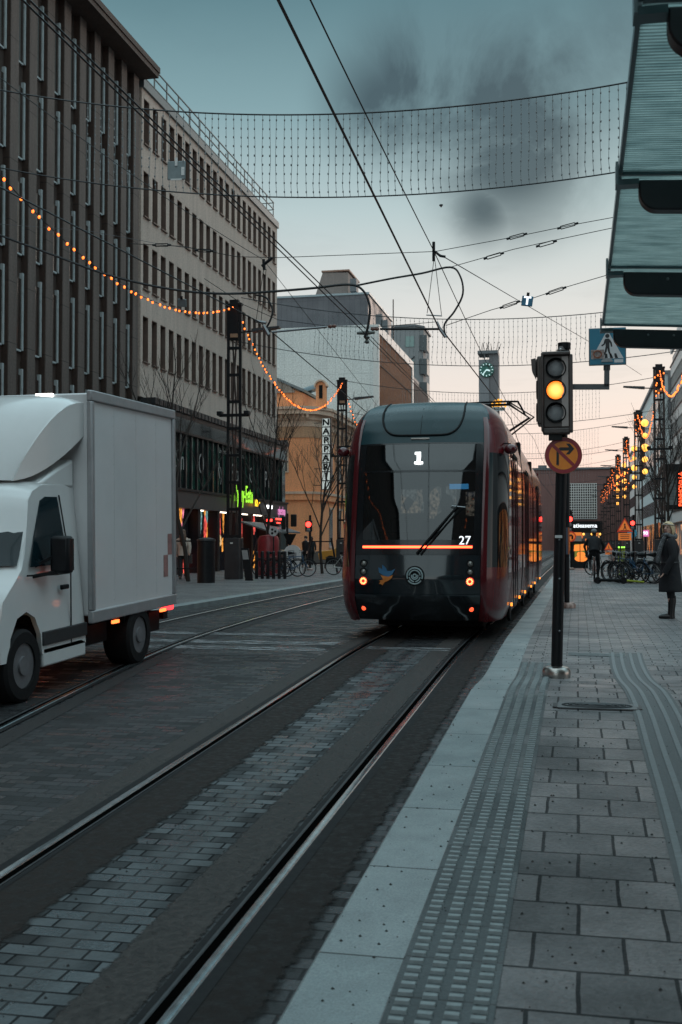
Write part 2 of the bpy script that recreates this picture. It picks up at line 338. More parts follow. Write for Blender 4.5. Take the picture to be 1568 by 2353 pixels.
# pavements with a real kerb step
def walk(name, xs, y0, y1, mat, zf, kind='structure'):
    b = MB(); ys = sorted(set([y0, y1] + [y for y in YS if y0 < y < y1]))
    vs = []; fs = []; n = len(xs)
    for y in ys: vs += [(x, y, zf(y) + dz) for x, dz in xs]
    for i in range(len(ys) - 1):
        for j in range(n - 1): fs.append((i * n + j, i * n + j + 1, (i + 1) * n + j + 1, (i + 1) * n + j))
    return tag(b.add(vs, fs).build(name, mat, fix=False), kind='structure')
walk('kerb', [(KX, -.35), (KX, -.012), (KX + .012, 0), (KX + .34, 0)], -14, 205, kerbm, walk_z)
walk('pavement', [(KX + .34, -.002), (14, -.002)], -14, 13.1, tile, walk_z)
walk('pavement', [(KX + .34, -.002), (30, -.002)], 13.1, 215, tiles_s, walk_z)
lz = lambda y: road_z(y) + .12
walk('kerb', [(-8.3, -.35), (-8.3, -.012), (-8.315, 0), (-8.6, 0)], -14, 205, kerbm, lz)
walk('pavement', [(-8.6, -.002), (-60, -.002)], -14, 215, tiles_s, lz)
# tactile blocks: four columns of small bars beside the kerb
tm = M('tactile_stone', (.23, .265, .272), .5, 0, .22, 22, .4)
tm0 = paver('tactile_bed_shade', (.05, .06, .063), (.07, .082, .086), (.05, .05, .05), .35, .352, .006, (.45, .6), .3, off=0, grain=60)  # bed colour darkened to stand for the shade between the bars
strip('tactile_paving', KX + .345, KX + .715, -2, 13.0, .003, tm0, walk_z)
b = MB(); y = 2.9; r_ = random.Random(3); k = 0
while y < 13.0:
    for c in range(4):
        x = KX + .345 + .05 + c * .09
        yy = y + (.0 if c % 2 else .012) + r_.uniform(-.003, .003)
        z = walk_z(yy); h = .015
        b.v_n = len(b.v)
        sx, sy = .029, .0165
        t0 = [(x - sx, yy - sy, z + .002), (x + sx, yy - sy, z + .002), (x + sx, yy + sy, z + .002), (x - sx, yy + sy, z + .002)]
        t1 = [(x - sx * .88, yy - sy * .8, z + h), (x + sx * .88, yy - sy * .8, z + h), (x + sx * .88, yy + sy * .8, z + h), (x - sx * .88, yy + sy * .8, z + h)]
        b.add(t0 + t1, [(4, 5, 6, 7), (0, 1, 5, 4), (1, 2, 6, 5), (2, 3, 7, 6), (3, 0, 4, 7)])
    y += .07
tag(b.build('tactile_paving', tm, fix=False), kind='structure')
# ridged guide strip that bends towards the crossing
pts = [on_walk(*p) for p in ((1760, 2350), (1662, 2050), (1592, 1850), (1542, 1720), (1512, 1640), (1482, 1585), (1447, 1540), (1437, 1500))]
def cr_pt(t):
    n = len(pts) - 1; i = min(int(t * n), n - 1); f = t * n - i
    p0, p1, p2, p3 = pts[max(i - 1, 0)], pts[i], pts[i + 1], pts[min(i + 2, n)]
    return .5 * ((2 * p1) + (p2 - p0) * f + (2 * p0 - 5 * p1 + 4 * p2 - p3) * f * f + (3 * p1 - p0 - 3 * p2 + p3) * f ** 3)
def along(o0, o1, dz, n=60):
    vs = []
    for i in range(n + 1):
        p = cr_pt(i / n); d = cr_pt(min(1, i / n + .01)) - cr_pt(max(0, i / n - .01)); d.z = 0; d.normalize(); s_ = Vector((d.y, -d.x, 0))
        for o_ in (o0, o1): q = p + s_ * o_; vs.append((q.x, q.y, walk_z(q.y) + dz))
    return vs, [(2 * i, 2 * i + 1, 2 * i + 3, 2 * i + 2) for i in range(n)]
tag(MB().add(*along(-.2, .2, .003)).build('guide_strip', M('guide_bed', (.12, .125, .127), .7, 0, .4, 60, .6), fix=False), kind='structure')
b = MB()
for o_ in (-.155, -.055, .055, .155): b.add(*along(o_ - .018, o_ + .018, .008)); 
tag(b.build('guide_strip', M('guide_ridge', (.17, .185, .19), .55, 0, .3, 25, .4), fix=False), kind='structure')
b = MB()
p0, p1 = on_walk(1312, 1503), on_walk(1432, 1507)
n = 16
for i in range(n):
    p = p0.lerp(p1, i / (n - 1))
    for k in range(3):
        yy = p.y + k * .1 - .1; b.box((p.x, yy, walk_z(yy) + .003), (.055, .045, .012))
tag(b.build('tactile_paving', tm, fix=False), kind='structure')
# litter of winter grit on the stones
b = MB(); r_ = random.Random(5)
for i in range(2600):
    Y = 3.2 + 12 * r_.random() ** 1.6; X = r_.uniform(KX + .02, 2.6) if r_.random() < .7 else r_.uniform(-5, KX - .05)
    z = walk_z(Y) if X > KX else road_z(Y) + .006
    s_ = r_.uniform(.0025, .009); b.add([(X - s_, Y, z), (X, Y - s_, z), (X + s_, Y, z), (X, Y + s_, z), (X, Y, z + s_)], [(0, 1, 4), (1, 2, 4), (2, 3, 4), (3, 0, 4)])
tag(b.build('grit', M('grit', (.035, .034, .033), .8, var=.3, scale=3), fix=False), kind='stuff')
# rails: head, groove and check lip
def rail(xr, side, label, curve=None, y0=-12, y1=205):
    c = curve or (lambda y: 0)
    t = thing('tram_rail', label, 'rail', (0, 0, 0), group='tram rails in the street')
    def sweep(prof, name, mat, close=False):
        ys = sorted(set([y0, y1] + [y for y in YS if y0 < y < y1])); n = len(prof); vs = []; fs = []
        for y in ys: vs += [(xr + side * px + c(y), y, road_z(y) + pz) for px, pz in prof]
        for i in range(len(ys) - 1):
            for j in range(n - 1): fs.append((i * n + j, i * n + j + 1, (i + 1) * n + j + 1, (i + 1) * n + j))
        MB().add(vs, fs).build(name, mat, t, smooth=True, auto=25, fix=False)
    # px 0 = gauge face, positive outward
    sweep([(0, -.01), (0, .010), (.005, .0155), (.02, .0175), (.044, .0165), (.052, .011), (.054, -.01)], 'rail_head', steel)
    sweep([(-.0005, .0098), (-.045, .0098)], 'groove', M('groove_shade', (.002, .002, .002), .95, var=0, spec=.0))  # flat black strip on the surface, painted as the shade inside the groove
    sweep([(-.045, .0), (-.045, .010), (-.05, .0135), (-.062, .0135), (-.066, .0)], 'check_lip', M('rail_lip', (.06, .062, .066), .5, .6, .3, 18))
    sweep([(.054, .0105), (.112, .0105)], 'rubber_seal', rubber)
    sweep([(-.066, .0105), (-.098, .0105)], 'rubber_seal', rubber)
rail(-2.975, -1, 'shiny rail at the far edge of the wet cobbles ahead of the tram')
rail(-1.56, 1, 'shiny rail nearest the granite kerb and the tactile strip')
rail(-6.35, 1, 'curving rail of the other track that passes under the white truck', lc, 6)
rail(-7.785, -1, 'curving rail closest to the opposite kerb beyond the white truck', lc, 6)
# worn white crossing paint across the road
def worn(name, col, thr, sc):
    m = M(name, col, .6, var=0); nt, N, L, bs = nodes(m)
    tc = N.new('ShaderNodeTexCoord'); nz = N.new('ShaderNodeTexNoise'); nz.inputs['Scale'].default_value = sc; nz.inputs['Detail'].default_value = 8; nz.inputs['Roughness'].default_value = .75
    mp = N.new('ShaderNodeMapping'); mp.inputs['Scale'].default_value = (.35, 1, 1); L(tc.outputs['Object'], mp.inputs[0]); L(mp.outputs[0], nz.inputs['Vector'])
    mr = N.new('ShaderNodeMapRange'); L(nz.outputs['Fac'], mr.inputs[0]); mr.inputs[1].default_value = thr; mr.inputs[2].default_value = thr + .16; mr.inputs[3].default_value = 0; mr.inputs[4].default_value = .8
    L(mr.outputs[0], bs.inputs['Alpha']); return m
wm = worn('worn_marking', (.34, .35, .36), .44, 7)
for y0, y1, x0, x1 in ((14.55, 14.95, -6.0, -3.4), (15.3, 15.75, -6.4, -3.4), (14.9, 15.25, -2.9, -1.72), (16.6, 17.0, -7, -3.6)):
    strip('road_marking', x0, x1, y0, y1, .0085, wm)
strip('road_marking', -3.5, -1.7, 15.05, 15.09, .0095, M('joint_line', (.015, .015, .016), .6))
strip('road_marking', -8.2, -3.5, 14.0, 14.03, .0095, M('joint_line', (.015, .015, .016), .6))
wk = worn('kerb_paint', (.42, .44, .44), .52, 16)
strip('road_marking', KX - .07, KX - .005, 6.5, 9.0, .006, wk); strip('road_marking', KX - .09, KX - .005, 12.2, 22, .006, wk)
# ------------------------------------------------------------------ buildings
def stonem(name, col, rough=.85, streak=.25, bump=.3, jz=0, jx=0):
    m = M(name, col, rough, var=0); nt, N, L, b = nodes(m)
    tc = N.new('ShaderNodeTexCoord'); mp = N.new('ShaderNodeMapping'); mp.inputs['Scale'].default_value = (1.6, 1.6, .18)
    n1 = N.new('ShaderNodeTexNoise'); n1.inputs['Scale'].default_value = 1.3; n1.inputs['Detail'].default_value = 8; n1.inputs['Roughness'].default_value = .7
    L(tc.outputs['Object'], mp.inputs[0]); L(mp.outputs[0], n1.inputs['Vector'])
    n2 = N.new('ShaderNodeTexNoise'); n2.inputs['Scale'].default_value = 14; n2.inputs['Detail'].default_value = 5; L(tc.outputs['Object'], n2.inputs['Vector'])
    a = N.new('ShaderNodeMapRange'); L(n1.outputs['Fac'], a.inputs[0]); a.inputs[1].default_value = .3; a.inputs[2].default_value = .7; a.inputs[3].default_value = 1 - streak; a.inputs[4].default_value = 1 + streak
    c = N.new('ShaderNodeMapRange'); L(n2.outputs['Fac'], c.inputs[0]); c.inputs[1].default_value = .3; c.inputs[2].default_value = .7; c.inputs[3].default_value = .82; c.inputs[4].default_value = 1.18
    mu = math_n(N, 'MULTIPLY'); L(a.outputs[0], mu.inputs[0]); L(c.outputs[0], mu.inputs[1])
    last = mu.outputs[0]
    for ax, p in (('Z', jz), ('Y', jx)):
        if not p: continue
        s_ = N.new('ShaderNodeSeparateXYZ'); L(tc.outputs['Object'], s_.inputs[0])
        d = math_n(N, 'DIVIDE', b=p); L(s_.outputs[ax], d.inputs[0]); fr = math_n(N, 'FRACT'); L(d.outputs[0], fr.inputs[0])
        gt = math_n(N, 'GREATER_THAN', b=.03 / p); L(fr.outputs[0], gt.inputs[0])
        mm = N.new('ShaderNodeMapRange'); L(gt.outputs[0], mm.inputs[0]); mm.inputs[3].default_value = .45; mm.inputs[4].default_value = 1
        m2 = math_n(N, 'MULTIPLY'); L(last, m2.inputs[0]); L(mm.outputs[0], m2.inputs[1]); last = m2.outputs[0]
    mx = N.new('ShaderNodeMix'); mx.data_type = 'RGBA'; mx.blend_type = 'MULTIPLY'; mx.inputs[0].default_value = 1; mx.inputs[6].default_value = (*col, 1)
    L(last, mx.inputs[7]); L(mx.outputs[2], b.inputs['Base Color'])
    bp = N.new('ShaderNodeBump'); bp.inputs['Strength'].default_value = bump; bp.inputs['Distance'].default_value = .01; L(n2.outputs['Fac'], bp.inputs['Height']); L(bp.outputs[0], b.inputs['Normal'])
    return m
def litwin(name, cols, scale, dark=.5, es=1.5, stretch=(1, 1, .4)):
    # lit shop display: goods and lamps behind the pane as blocks of colour
    m = M(name, (.01, .01, .012), .08, var=0, ior=1.6); nt, N, L, b = nodes(m)
    tc = N.new('ShaderNodeTexCoord'); mp = N.new('ShaderNodeMapping'); mp.inputs['Scale'].default_value = stretch; L(tc.outputs['Object'], mp.inputs[0])
    vo = N.new('ShaderNodeTexVoronoi'); vo.inputs['Scale'].default_value = scale; L(mp.outputs[0], vo.inputs['Vector'])
    sp = N.new('ShaderNodeSeparateColor'); L(vo.outputs['Color'], sp.inputs[0])
    rp = N.new('ShaderNodeValToRGB'); L(sp.outputs[0], rp.inputs[0]); rp.color_ramp.interpolation = 'CONSTANT'
    e = rp.color_ramp.elements; e[0].position = 0; e[0].color = (.004, .004, .005, 1); e[1].position = .97; e[1].color = (*cols[-1], 1)
    for i, c in enumerate(cols): q = e.new(dark + (.97 - dark) * i / len(cols)); q.color = (*c, 1)
    n2 = N.new('ShaderNodeTexNoise'); n2.inputs['Scale'].default_value = scale * 4; L(mp.outputs[0], n2.inputs['Vector'])
    mr = N.new('ShaderNodeMapRange'); L(n2.outputs['Fac'], mr.inputs[0]); mr.inputs[1].default_value = .35; mr.inputs[2].default_value = .65; mr.inputs[3].default_value = 0; mr.inputs[4].default_value = es
    L(rp.outputs[0], b.inputs['Emission Color']); L(mr.outputs[0], b.inputs['Emission Strength']); return m
def inst(name, me, parent, loc, rot=None, mat=None): return link(name, me, mat, parent, loc, rot)
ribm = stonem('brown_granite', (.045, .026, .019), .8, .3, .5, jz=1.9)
ribs = stonem('brown_granite_wall', (.055, .038, .031), .8, .3, .5)
greym = stonem('grey_render', (.50, .41, .355), .9, .16, .4)
shop1 = litwin('shop_display', [(.9, .35, .06), (.7, .2, .3), (.9, .6, .3), (.15, .3, .3), (.8, .1, .08)], 2.6, .66, 1.3)
shop2 = litwin('shop_display_warm', [(1, .30, .05), (.9, .22, .04), (1, .5, .2)], 1.7, .78, .9)
winm = M('brown_window', (.035, .024, .02), .16, 0, .3, 2, ior=1.6)
revm = M('window_frame_dark', (.11, .074, .06), .6, 0, .2, 3)
# --- ribbed brown building on the left
X0 = -17.0
t = thing('ribbed_building', 'dark brown granite building with tall vertical ribs and a jutting flat roof', 'building', (X0, 30, 0))
MB().b2((-36, -60, 0), (X0 - .24, 40.78, 20.0)).build('wall', ribs, t, world=True)
MB().b2((-36, -60, 20.0), (X0 + .75, 40.9, 20.2)).b2((-36, -60, 20.2), (X0 + .80, 40.95, 20.42)).build('roof', stonem('soffit', (.085, .06, .05), .8, .2), t, world=True)
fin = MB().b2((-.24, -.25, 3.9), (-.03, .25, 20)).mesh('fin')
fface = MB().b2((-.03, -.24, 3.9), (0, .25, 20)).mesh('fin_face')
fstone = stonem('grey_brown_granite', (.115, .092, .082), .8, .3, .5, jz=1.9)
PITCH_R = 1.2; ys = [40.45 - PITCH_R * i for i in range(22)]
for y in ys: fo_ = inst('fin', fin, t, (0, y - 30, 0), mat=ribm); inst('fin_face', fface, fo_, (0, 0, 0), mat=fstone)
wf = MB(); wf.b2((0, -.34, 0), (.07, .34, 2.25)); wme = wf.mesh('window')
fr = MB()
for a, c in (((0, .235, -.02), (.11, .33, 2.45)), ((0, -.36, -.06), (.08, .235, -.0))): fr.b2(a, c)
fme = fr.mesh('frame')
whitef = M('window_frame_white', (.42, .47, .48), .45)
for i, y in enumerate(ys[:20]):
    for k in range(5):
        z = 4.5 + 3.05 * k
        wo = inst('window', wme, t, (-.24, y - 30 - .6, z), mat=winm); inst('frame', fme, wo, (0, 0, 0), mat=whitef)
MB().b2((X0 - .2, -60, 3.2), (X0 + .5, 40.75, 3.88)).build('fascia', M('fascia_dark', (.03, .031, .033), .4), t, world=True)
MB().b2((X0 - .24, -60, .12), (X0 - .1, 40.75, 3.2)).build('shop_window', shop1, t, world=True)
# --- grey office block
t = thing('office_block', 'pale grey rendered office block with four rows of narrow windows over a glazed shop front', 'building', (X0, 52, 0))
Y0, Y1 = 40.98, 61.3
n = 21; pit = .955; w_ = .58; yy0 = 41.5
rows = [19.4 - 2.94 * k for k in range(4)]; WH = 1.84
b = MB(); b.b2((-34, Y0, 0), (X0 - .36, Y1, 19.75))
zt = 19.75
for z in rows:
    b.b2((X0 - .36, Y0, z), (X0, Y1, zt)); e = Y0
    for i in range(n):
        a = yy0 + pit * i - w_ / 2; b.b2((X0 - .36, e, z - WH), (X0, a, z)); e = a + w_
    b.b2((X0 - .36, e, z - WH), (X0, Y1, z)); zt = z - WH
b.b2((X0 - .36, Y0, 7.3), (X0, Y1, zt))
b.build('wall', greym, t, world=True)
wm_ = MB().b2((0, -w_ / 2, 0), (.03, w_ / 2, WH)).mesh('window')
sm_ = MB().b2((.30, -w_ / 2 - .03, -.05), (.44, w_ / 2 + .03, .0)).b2((.03, -w_ / 2, .0), (.08, -w_ / 2 + .05, WH)).b2((.03, w_ / 2 - .05, 0), (.08, w_ / 2, WH)).b2((.081, w_ / 2 - .02, .001), (.352, w_ / 2 - .002, WH - .005)).b2((.081, -w_ / 2 + .002, WH - .025), (.35, w_ / 2 - .021, WH - .005)).mesh('sill')
for z in rows:
    for i in range(n):
        wo = inst('window', wm_, t, (-.36, yy0 + pit * i - 52, z - WH), mat=winm); inst('frame', sm_, wo, (0, 0, 0), mat=revm)
MB().b2((-34, Y0 - .02, 19.75), (X0 + .10, Y1 + .05, 20.1)).build('parapet', M('parapet_sheet', (.16, .19, .20), .5, .4, .2), t, world=True)
b = MB()
for i in range(15):
    y = Y0 + .3 + i * (Y1 - Y0 - .6) / 14; b.bar((X0 - .15, y, 20.1), (X0 - .15, y, 21.2), .05, .05)
for z in (20.4, 20.8, 21.2): b.bar((X0 - .15, Y0 + .2, z), (X0 - .15, Y1 - .2, z), .045, .045)
for z in (20.4, 20.8, 21.2): b.bar((X0 - .15, Y1 - .2, z), (X0 - 8, Y1 - .2, z), .045, .045)
b.build('roof_railing', M('railing', (.10, .11, .11), .5, .3), t, world=True)
XS = -16.45
MB().b2((-17.36, Y0, 6.78), (XS + .02, Y1 + .12, 6.98)).build('canopy', black, t, world=True)
b = MB(); y = Y0
while y < Y1: b.b2((X0 + .01, y, 6.99), (XS + .1, y + .34, 7.24)); y += .46
b.build('canopy_louvre', M('louvre', (.02, .022, .025), .5), t, world=True)
mir = M('mirror_panel', (.03, .036, .038), .07, 0, .25, 1.2, ior=2.6)
MB().b2((-17.36, Y0, 6.2), (XS, Y1 + .1, 6.78)).build('mirror_band', mir, t, world=True)
glz = M('shop_glazing', (.010, .014, .013), .06, var=0, ior=3.0)
nt, N, L, bs = nodes(glz)
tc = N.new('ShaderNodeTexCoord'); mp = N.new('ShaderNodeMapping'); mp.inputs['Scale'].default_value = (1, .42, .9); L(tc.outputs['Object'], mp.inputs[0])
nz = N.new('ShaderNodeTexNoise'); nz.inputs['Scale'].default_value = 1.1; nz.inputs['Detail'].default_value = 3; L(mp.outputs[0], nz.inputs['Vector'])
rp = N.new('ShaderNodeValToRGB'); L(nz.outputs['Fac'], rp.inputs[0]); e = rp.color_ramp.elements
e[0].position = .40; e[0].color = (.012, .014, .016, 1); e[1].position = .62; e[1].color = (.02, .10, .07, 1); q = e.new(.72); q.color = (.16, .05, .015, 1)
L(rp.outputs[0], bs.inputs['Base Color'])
wv = N.new('ShaderNodeTexNoise'); wv.inputs['Scale'].default_value = .55; L(tc.outputs['Object'], wv.inputs['Vector'])
bp = N.new('ShaderNodeBump'); bp.inputs['Strength'].default_value = .08; bp.inputs['Distance'].default_value = .1; L(wv.outputs['Fac'], bp.inputs['Height']); L(bp.outputs[0], bs.inputs['Normal'])
MB().b2((-17.36, Y0, 3.78), (XS - .04, Y1, 6.2)).build('glazing', glz, t, world=True)
mul = MB().b2((0, -.035, 0), (.10, .035, 2.42)).mesh('mullion')
for i in range(28): inst('mullion', mul, t, (XS - .04 - X0, Y0 + .05 + i * .712 - 52, 3.78), mat=black)
MB().b2((-17.36, Y0, 6.11), (XS + .10, Y1 + .1, 6.2)).b2((-17.36, Y0, 3.68), (XS + .14, Y1 + .1, 3.78)).build('frame', black, t, world=True)
fas = M('shop_fascia', (.045, .046, .05), .4, 0, .25, 1.5)
MB().b2((-17.36, Y0, 2.95), (XS + .05, Y1 + .1, 3.68)).build('fascia', fas, t, world=True)
MB().b2((-17.3, Y0, .12), (X0 + .0, Y1 - .1, 2.95)).build('shop_window', shop1, t, world=True)
pil = MB().b2((0, -.16, .12), (.5, .16, 2.95)).mesh('pillar')
for i in range(8): inst('pillar', pil, t, (0.005, Y0 + .2 + i * 2.72 - 52, 0), mat=black)
# striplights under the soffit, an awning, a neon box
strl = M('strip_light', (.8, .8, .8), .4, var=0, emit=(1, .86, .7), es=3)
for y in (46.6, 50.2, 53.4, 54.8, 56.2): MB().b2((XS - .3, y, 2.90), (XS - .2, y + 1.05, 2.945)).build('strip_light', strl, t, world=True)
MB().prism([(XS, 2.55), (XS + 1.5, 2.05), (XS + 1.5, 1.98), (XS, 2.48)], lambda a, c: (a, 52.6, c), (0, 6.2, 0)).build('awning', M('awning_cloth', (.12, .125, .13), .6, 0, .4, 3), t, world=True)
nb = MB().b2((XS + .05, 56.3, 2.42), (XS + .7, 58.3, 2.86)).build('sign_box', M('neon_box', (.02, .01, .01), .4, var=0), t, world=True, bevel=.12)
MB().b2((XS + .30, 56.25, 2.60), (XS + .6, 56.29, 2.72)).b2((XS + .71, 56.6, 2.70), (XS + .73, 57.8, 2.78)).b2((XS + .71, 56.8, 2.50), (XS + .73, 57.4, 2.57)).build('neon_line', redl, t, world=True)
MB().b2((XS - .5, 60.9, .5), (XS - .3, 61.22, 2.4)).build('green_light', M('green_strip', (.1, .6, .1), .4, var=0, emit=(.15, .8, .1), es=1.2), t, world=True)
# lettering on glass and fascia
gletm = M('green_letters', (.3, .8, .05), .4, var=0, emit=(.38, .95, .04), es=.8)
pletm = M('pink_letters', (.8, .35, .6), .5, var=0, emit=(.9, .28, .6), es=.55)
def east_text(name, s, size, x, y, z, mat, ext=.02, parent=None, sx=1, bold=0):
    o = link(name, text_mesh(s, size, ext, bold, sx=sx), mat, parent, None, FACE_E)
    p = Vector((x, y, z)); o.location = p - (parent.location if parent else Vector()); return o
dimw = M('window_letters', (.17, .18, .178), .5, var=0, emit=(.8, .9, .88), es=.03)
for s, y, z, sz in (('Sin', 44.0, 4.95, 1.25), ('O', 46.7, 4.95, 1.3), ('Ry', 49.3, 4.85, 1.2), ('Eetu', 51.7, 4.85, 1.2), ('O', 54.4, 4.9, 1.15), ('Punu', 57.8, 4.85, 1.25)):
    east_text('lettering', s, sz, XS + .005, y, z, dimw, .002, t, sx=.72)
east_text('lettering', 'Live musiikkia ja hyvää seuraa', .34, XS + .006, 51.2, 5.8, dimw, .002, t)
a = thing('restaurant_sign', 'bright lime green lettering Rymy-Eetu above the dark shop entrance', 'sign', (XS + .25, 53.0, 3.6))
east_text('lettering', 'Rymy-Eetu', 1.2, XS + .25, 52.35, 3.85, gletm, .008, a, bold=.004, sx=.58)
MB().bar((XS + .14, 50.5, 3.66), (XS + .14, 55.2, 3.66), .05, .05).build('rail', black, a, world=True)
east_text('lettering', 'Bar', .5, XS + .25, 54.7, 3.5, M('yellow_letters', (.9, .6, .05), .4, var=0, emit=(1, .55, .03), es=1.2), .04, a)
a = thing('shop_sign', 'pink lettering cybershop on the dark fascia near the corner', 'sign', (XS + .06, 60.1, 3.25))
east_text('lettering', 'cybershop', .68, XS + .08, 60.1, 3.25, pletm, .006, a, sx=.56)
a = thing('shop_sign', 'small white lettering on the dark fascia beside the pink sign', 'sign', (XS + .06, 57.6, 3.4))
east_text('lettering', 'PALVELU', .26, XS + .08, 57.6, 3.4, M('lit_letters', (.9, .9, .9), .4, var=0, emit=(1, 1, 1), es=2.5), .02, a)
# --- orange building
orm = stonem('orange_render', (.90, .39, .19), .9, .10, .3)
trimm = stonem('orange_trim', (.68, .50, .38), .85, .14, .2)
XO, YO, YE = -17.0, 71.6, 94.6
t = thing('orange_building', 'orange rendered corner building with pale cornice and sloping attic', 'building', (XO, YO, 0))
cx, cy = XO - .0, YO
def outline(o): return [(-34, YO - o), (XO - 1.0 + o * .2, YO - o), (XO - .35 + o * .6, YO + .25 - o * .4), (XO + o, YO + 1.3), (XO + o, YE), (-34, YE)]
def band(z0, z1, o, name, mat): MB().prism(outline(o), lambda a, c: (a, c, z0), (0, 0, z1 - z0)).build(name, mat, t, world=True)
band(0.1, 9.3, 0, 'wall', orm); band(9.3, 9.75, .10, 'frieze', trimm); band(9.75, 10.1, .25, 'cornice', trimm); band(10.1, 10.42, .62, 'cornice', trimm); band(10.42, 10.6, .72, 'cornice', trimm)
band(4.35, 4.75, .16, 'string_course', orm); band(4.75, 4.92, .22, 'string_course', trimm); band(.1, .9, .06, 'plinth', M('plinth', (.10, .085, .075), .8))
band(8.55, 9.3, .045, 'frieze', stonem('orange_light', (.55, .33, .2), .9, .1))
dme = MB().b2((0, 0, 0), (.14, .18, .24)).mesh('dentil')
for i in range(22): inst('dentil', dme, t, (-24 + i * .3 - XO, -.42, 9.86), None, trimm)
MB().prism([(-34, 10.6), (XO - 1.1, 10.6), (XO - 1.1, 11.6), (XO - 1.2, 11.62), (-22.5, 13.6), (-34, 13.6)], lambda a, c: (a, YO + .15, c), (0, 6, 0)).build('attic', orm, t, world=True)
MB().prism([(XO - 1.0, 11.64), (-22.5, 13.68), (-22.5, 13.86), (XO - .9, 11.78)], lambda a, c: (a, YO - .05, c), (0, 7, 0)).build('roof_edge', M('zinc', (.26, .31, .33), .45, .5, .2), t, world=True)
MB().prism([(XO - 1.6, 11.62), (-19.0, 12.15), (-20.2, 12.6), (-20.2, 11.75), (-20.0, 11.62)], lambda a, c: (a, YO + .05, c), (0, .09, 0)).build('relief_panel', stonem('relief', (.42, .36, .31), .9, .3, 1.0), t, world=True)
b = MB()
for r0 in (.12, .22, .32): b.tube([(-19.75 + r0 * math.cos(i * .35), YO + .04, 12.05 + r0 * math.sin(i * .35)) for i in range(18)], .025, 5)
for k in range(5): b.tube([(-19.2 + k * .28 + .1 * math.cos(i * .7), YO + .04, 11.86 - k * .02 + .09 * math.sin(i * .7)) for i in range(10)], .02, 5)
b.build('relief_ornament', stonem('relief', (.42, .36, .31)), t, world=True)
DX, DZc, DR = XO + .12, 12.0, .34
arc = [(DX + DR * math.cos(a_), DZc + DR * math.sin(a_)) for a_ in [math.pi * i / 14 for i in range(15)]]
MB().prism([(DX + DR, 10.6)] + arc + [(DX - DR, 10.6)], lambda a, c: (a, YO + .35, c), (0, .35, 0)).build('dormer_gable', orm, t, world=True)
MB().prism([(DX + .46 * math.cos(a_), DZc + .46 * math.sin(a_)) for a_ in [math.pi * i / 14 for i in range(15)]] + [(DX + .36 * math.cos(a_), DZc + .36 * math.sin(a_)) for a_ in [math.pi * i / 14 for i in range(14, -1, -1)]], lambda a, c: (a, YO + .22, c), (0, .5, 0)).build('dormer_trim', trimm, t, world=True)
MB().b2((DX - .12, YO + .3, 11.2), (DX + .12, YO + .349, 12.1)).build('dormer_opening', blackm, t, world=True)
MB().prism([(DX + .40 * math.cos(a_), DZc - .05 + .40 * math.sin(a_)) for a_ in [math.pi * i / 14 for i in range(15)]], lambda a, c: (a, YO + .72, c), (-2.6, 3.4, 0)).build('dormer_roof', M('zinc', (.26, .31, .33)), t, world=True)
for X_, z0, z1 in ((-19.62, 6.3, 8.4), (-19.62, 1.0, 3.6), (-22.2, 6.3, 8.4)):
    wo = MB().b2((X_ - .55, YO - .02, z0), (X_ + .55, YO + .1, z1)).build('window', M('old_window', (.05, .07, .075), .1, var=0, ior=1.7), t, world=True)
    MB().b2((X_ - .62, YO - .06, z0 - .1), (X_ + .62, YO - .021, z0)).b2((X_ - .55, YO - .05, (z0 + z1) / 2), (X_ + .55, YO - .021, (z0 + z1) / 2 + .07)).b2((X_ + .5, YO - .05, z0), (X_ + .6, YO - .021, z1)).build('frame', trimm, wo, world=True)
for i in range(7):
    y = 75 + i * 2.8
    for z0, z1 in ((6.0, 8.4), (1.2, 3.8)):
        wo = MB().b2((XO - .1, y, z0), (XO + .02, y + 1.1, z1)).build('window', M('old_window', (.05, .07, .075)), t, world=True)
        MB().b2((XO + .021, y - .12, z0 - .12), (XO + .1, y + 1.22, z0)).b2((XO + .021, y - .12, z1), (XO + .12, y + 1.22, z1 + .14)).build('frame', trimm, wo, world=True)
    MB().b2((XO + .005, y - .85, 4.92), (XO + .18, y - .4, 9.3)).build('pilaster', trimm, t, world=True)
# vertical lit sign of letter boxes
p0 = at_y(739.5, 961, 70.9); p1 = at_y(760, 1125, 70.9)
t = thing('vertical_sign', 'tall white letter box sign reading NAPPARI on the orange corner', 'sign', (p0.x, 70.9, p1.z))
wbox = M('sign_white', (.62, .64, .62), .5, 0, .08, 3, emit=(.8, .9, .85), es=.25)
MB().b2((p0.x, 70.9, p1.z), (p1.x, 71.2, p0.z)).build('box', black, t, world=True)
ch = (p0.z - p1.z) / 8; cw = p1.x - p0.x
for i in range(8):
    zc = p0.z - ch * (i + .5)
    c_ = MB().b2((p0.x + .05, 70.87, zc - ch / 2 + .035), (p1.x - .05, 70.897, zc + ch / 2 - .035)).build('panel', wbox, t, world=True)
    if i < 7:
        o = link('letter', text_mesh('NAPPARI'[i], .56, .006, .022, sx=1.15), blackm, c_, None, FACE_S); o.location = Vector(((p0.x + p1.x) / 2, 70.862, zc)) - Vector(t.location)
for z in (p0.z - .3, p1.z + 1.4, p1.z + .3): MB().bar((p0.x - .55, 71.05, z), (p0.x, 71.05, z), .04, .04).build('bracket', black, t, world=True)
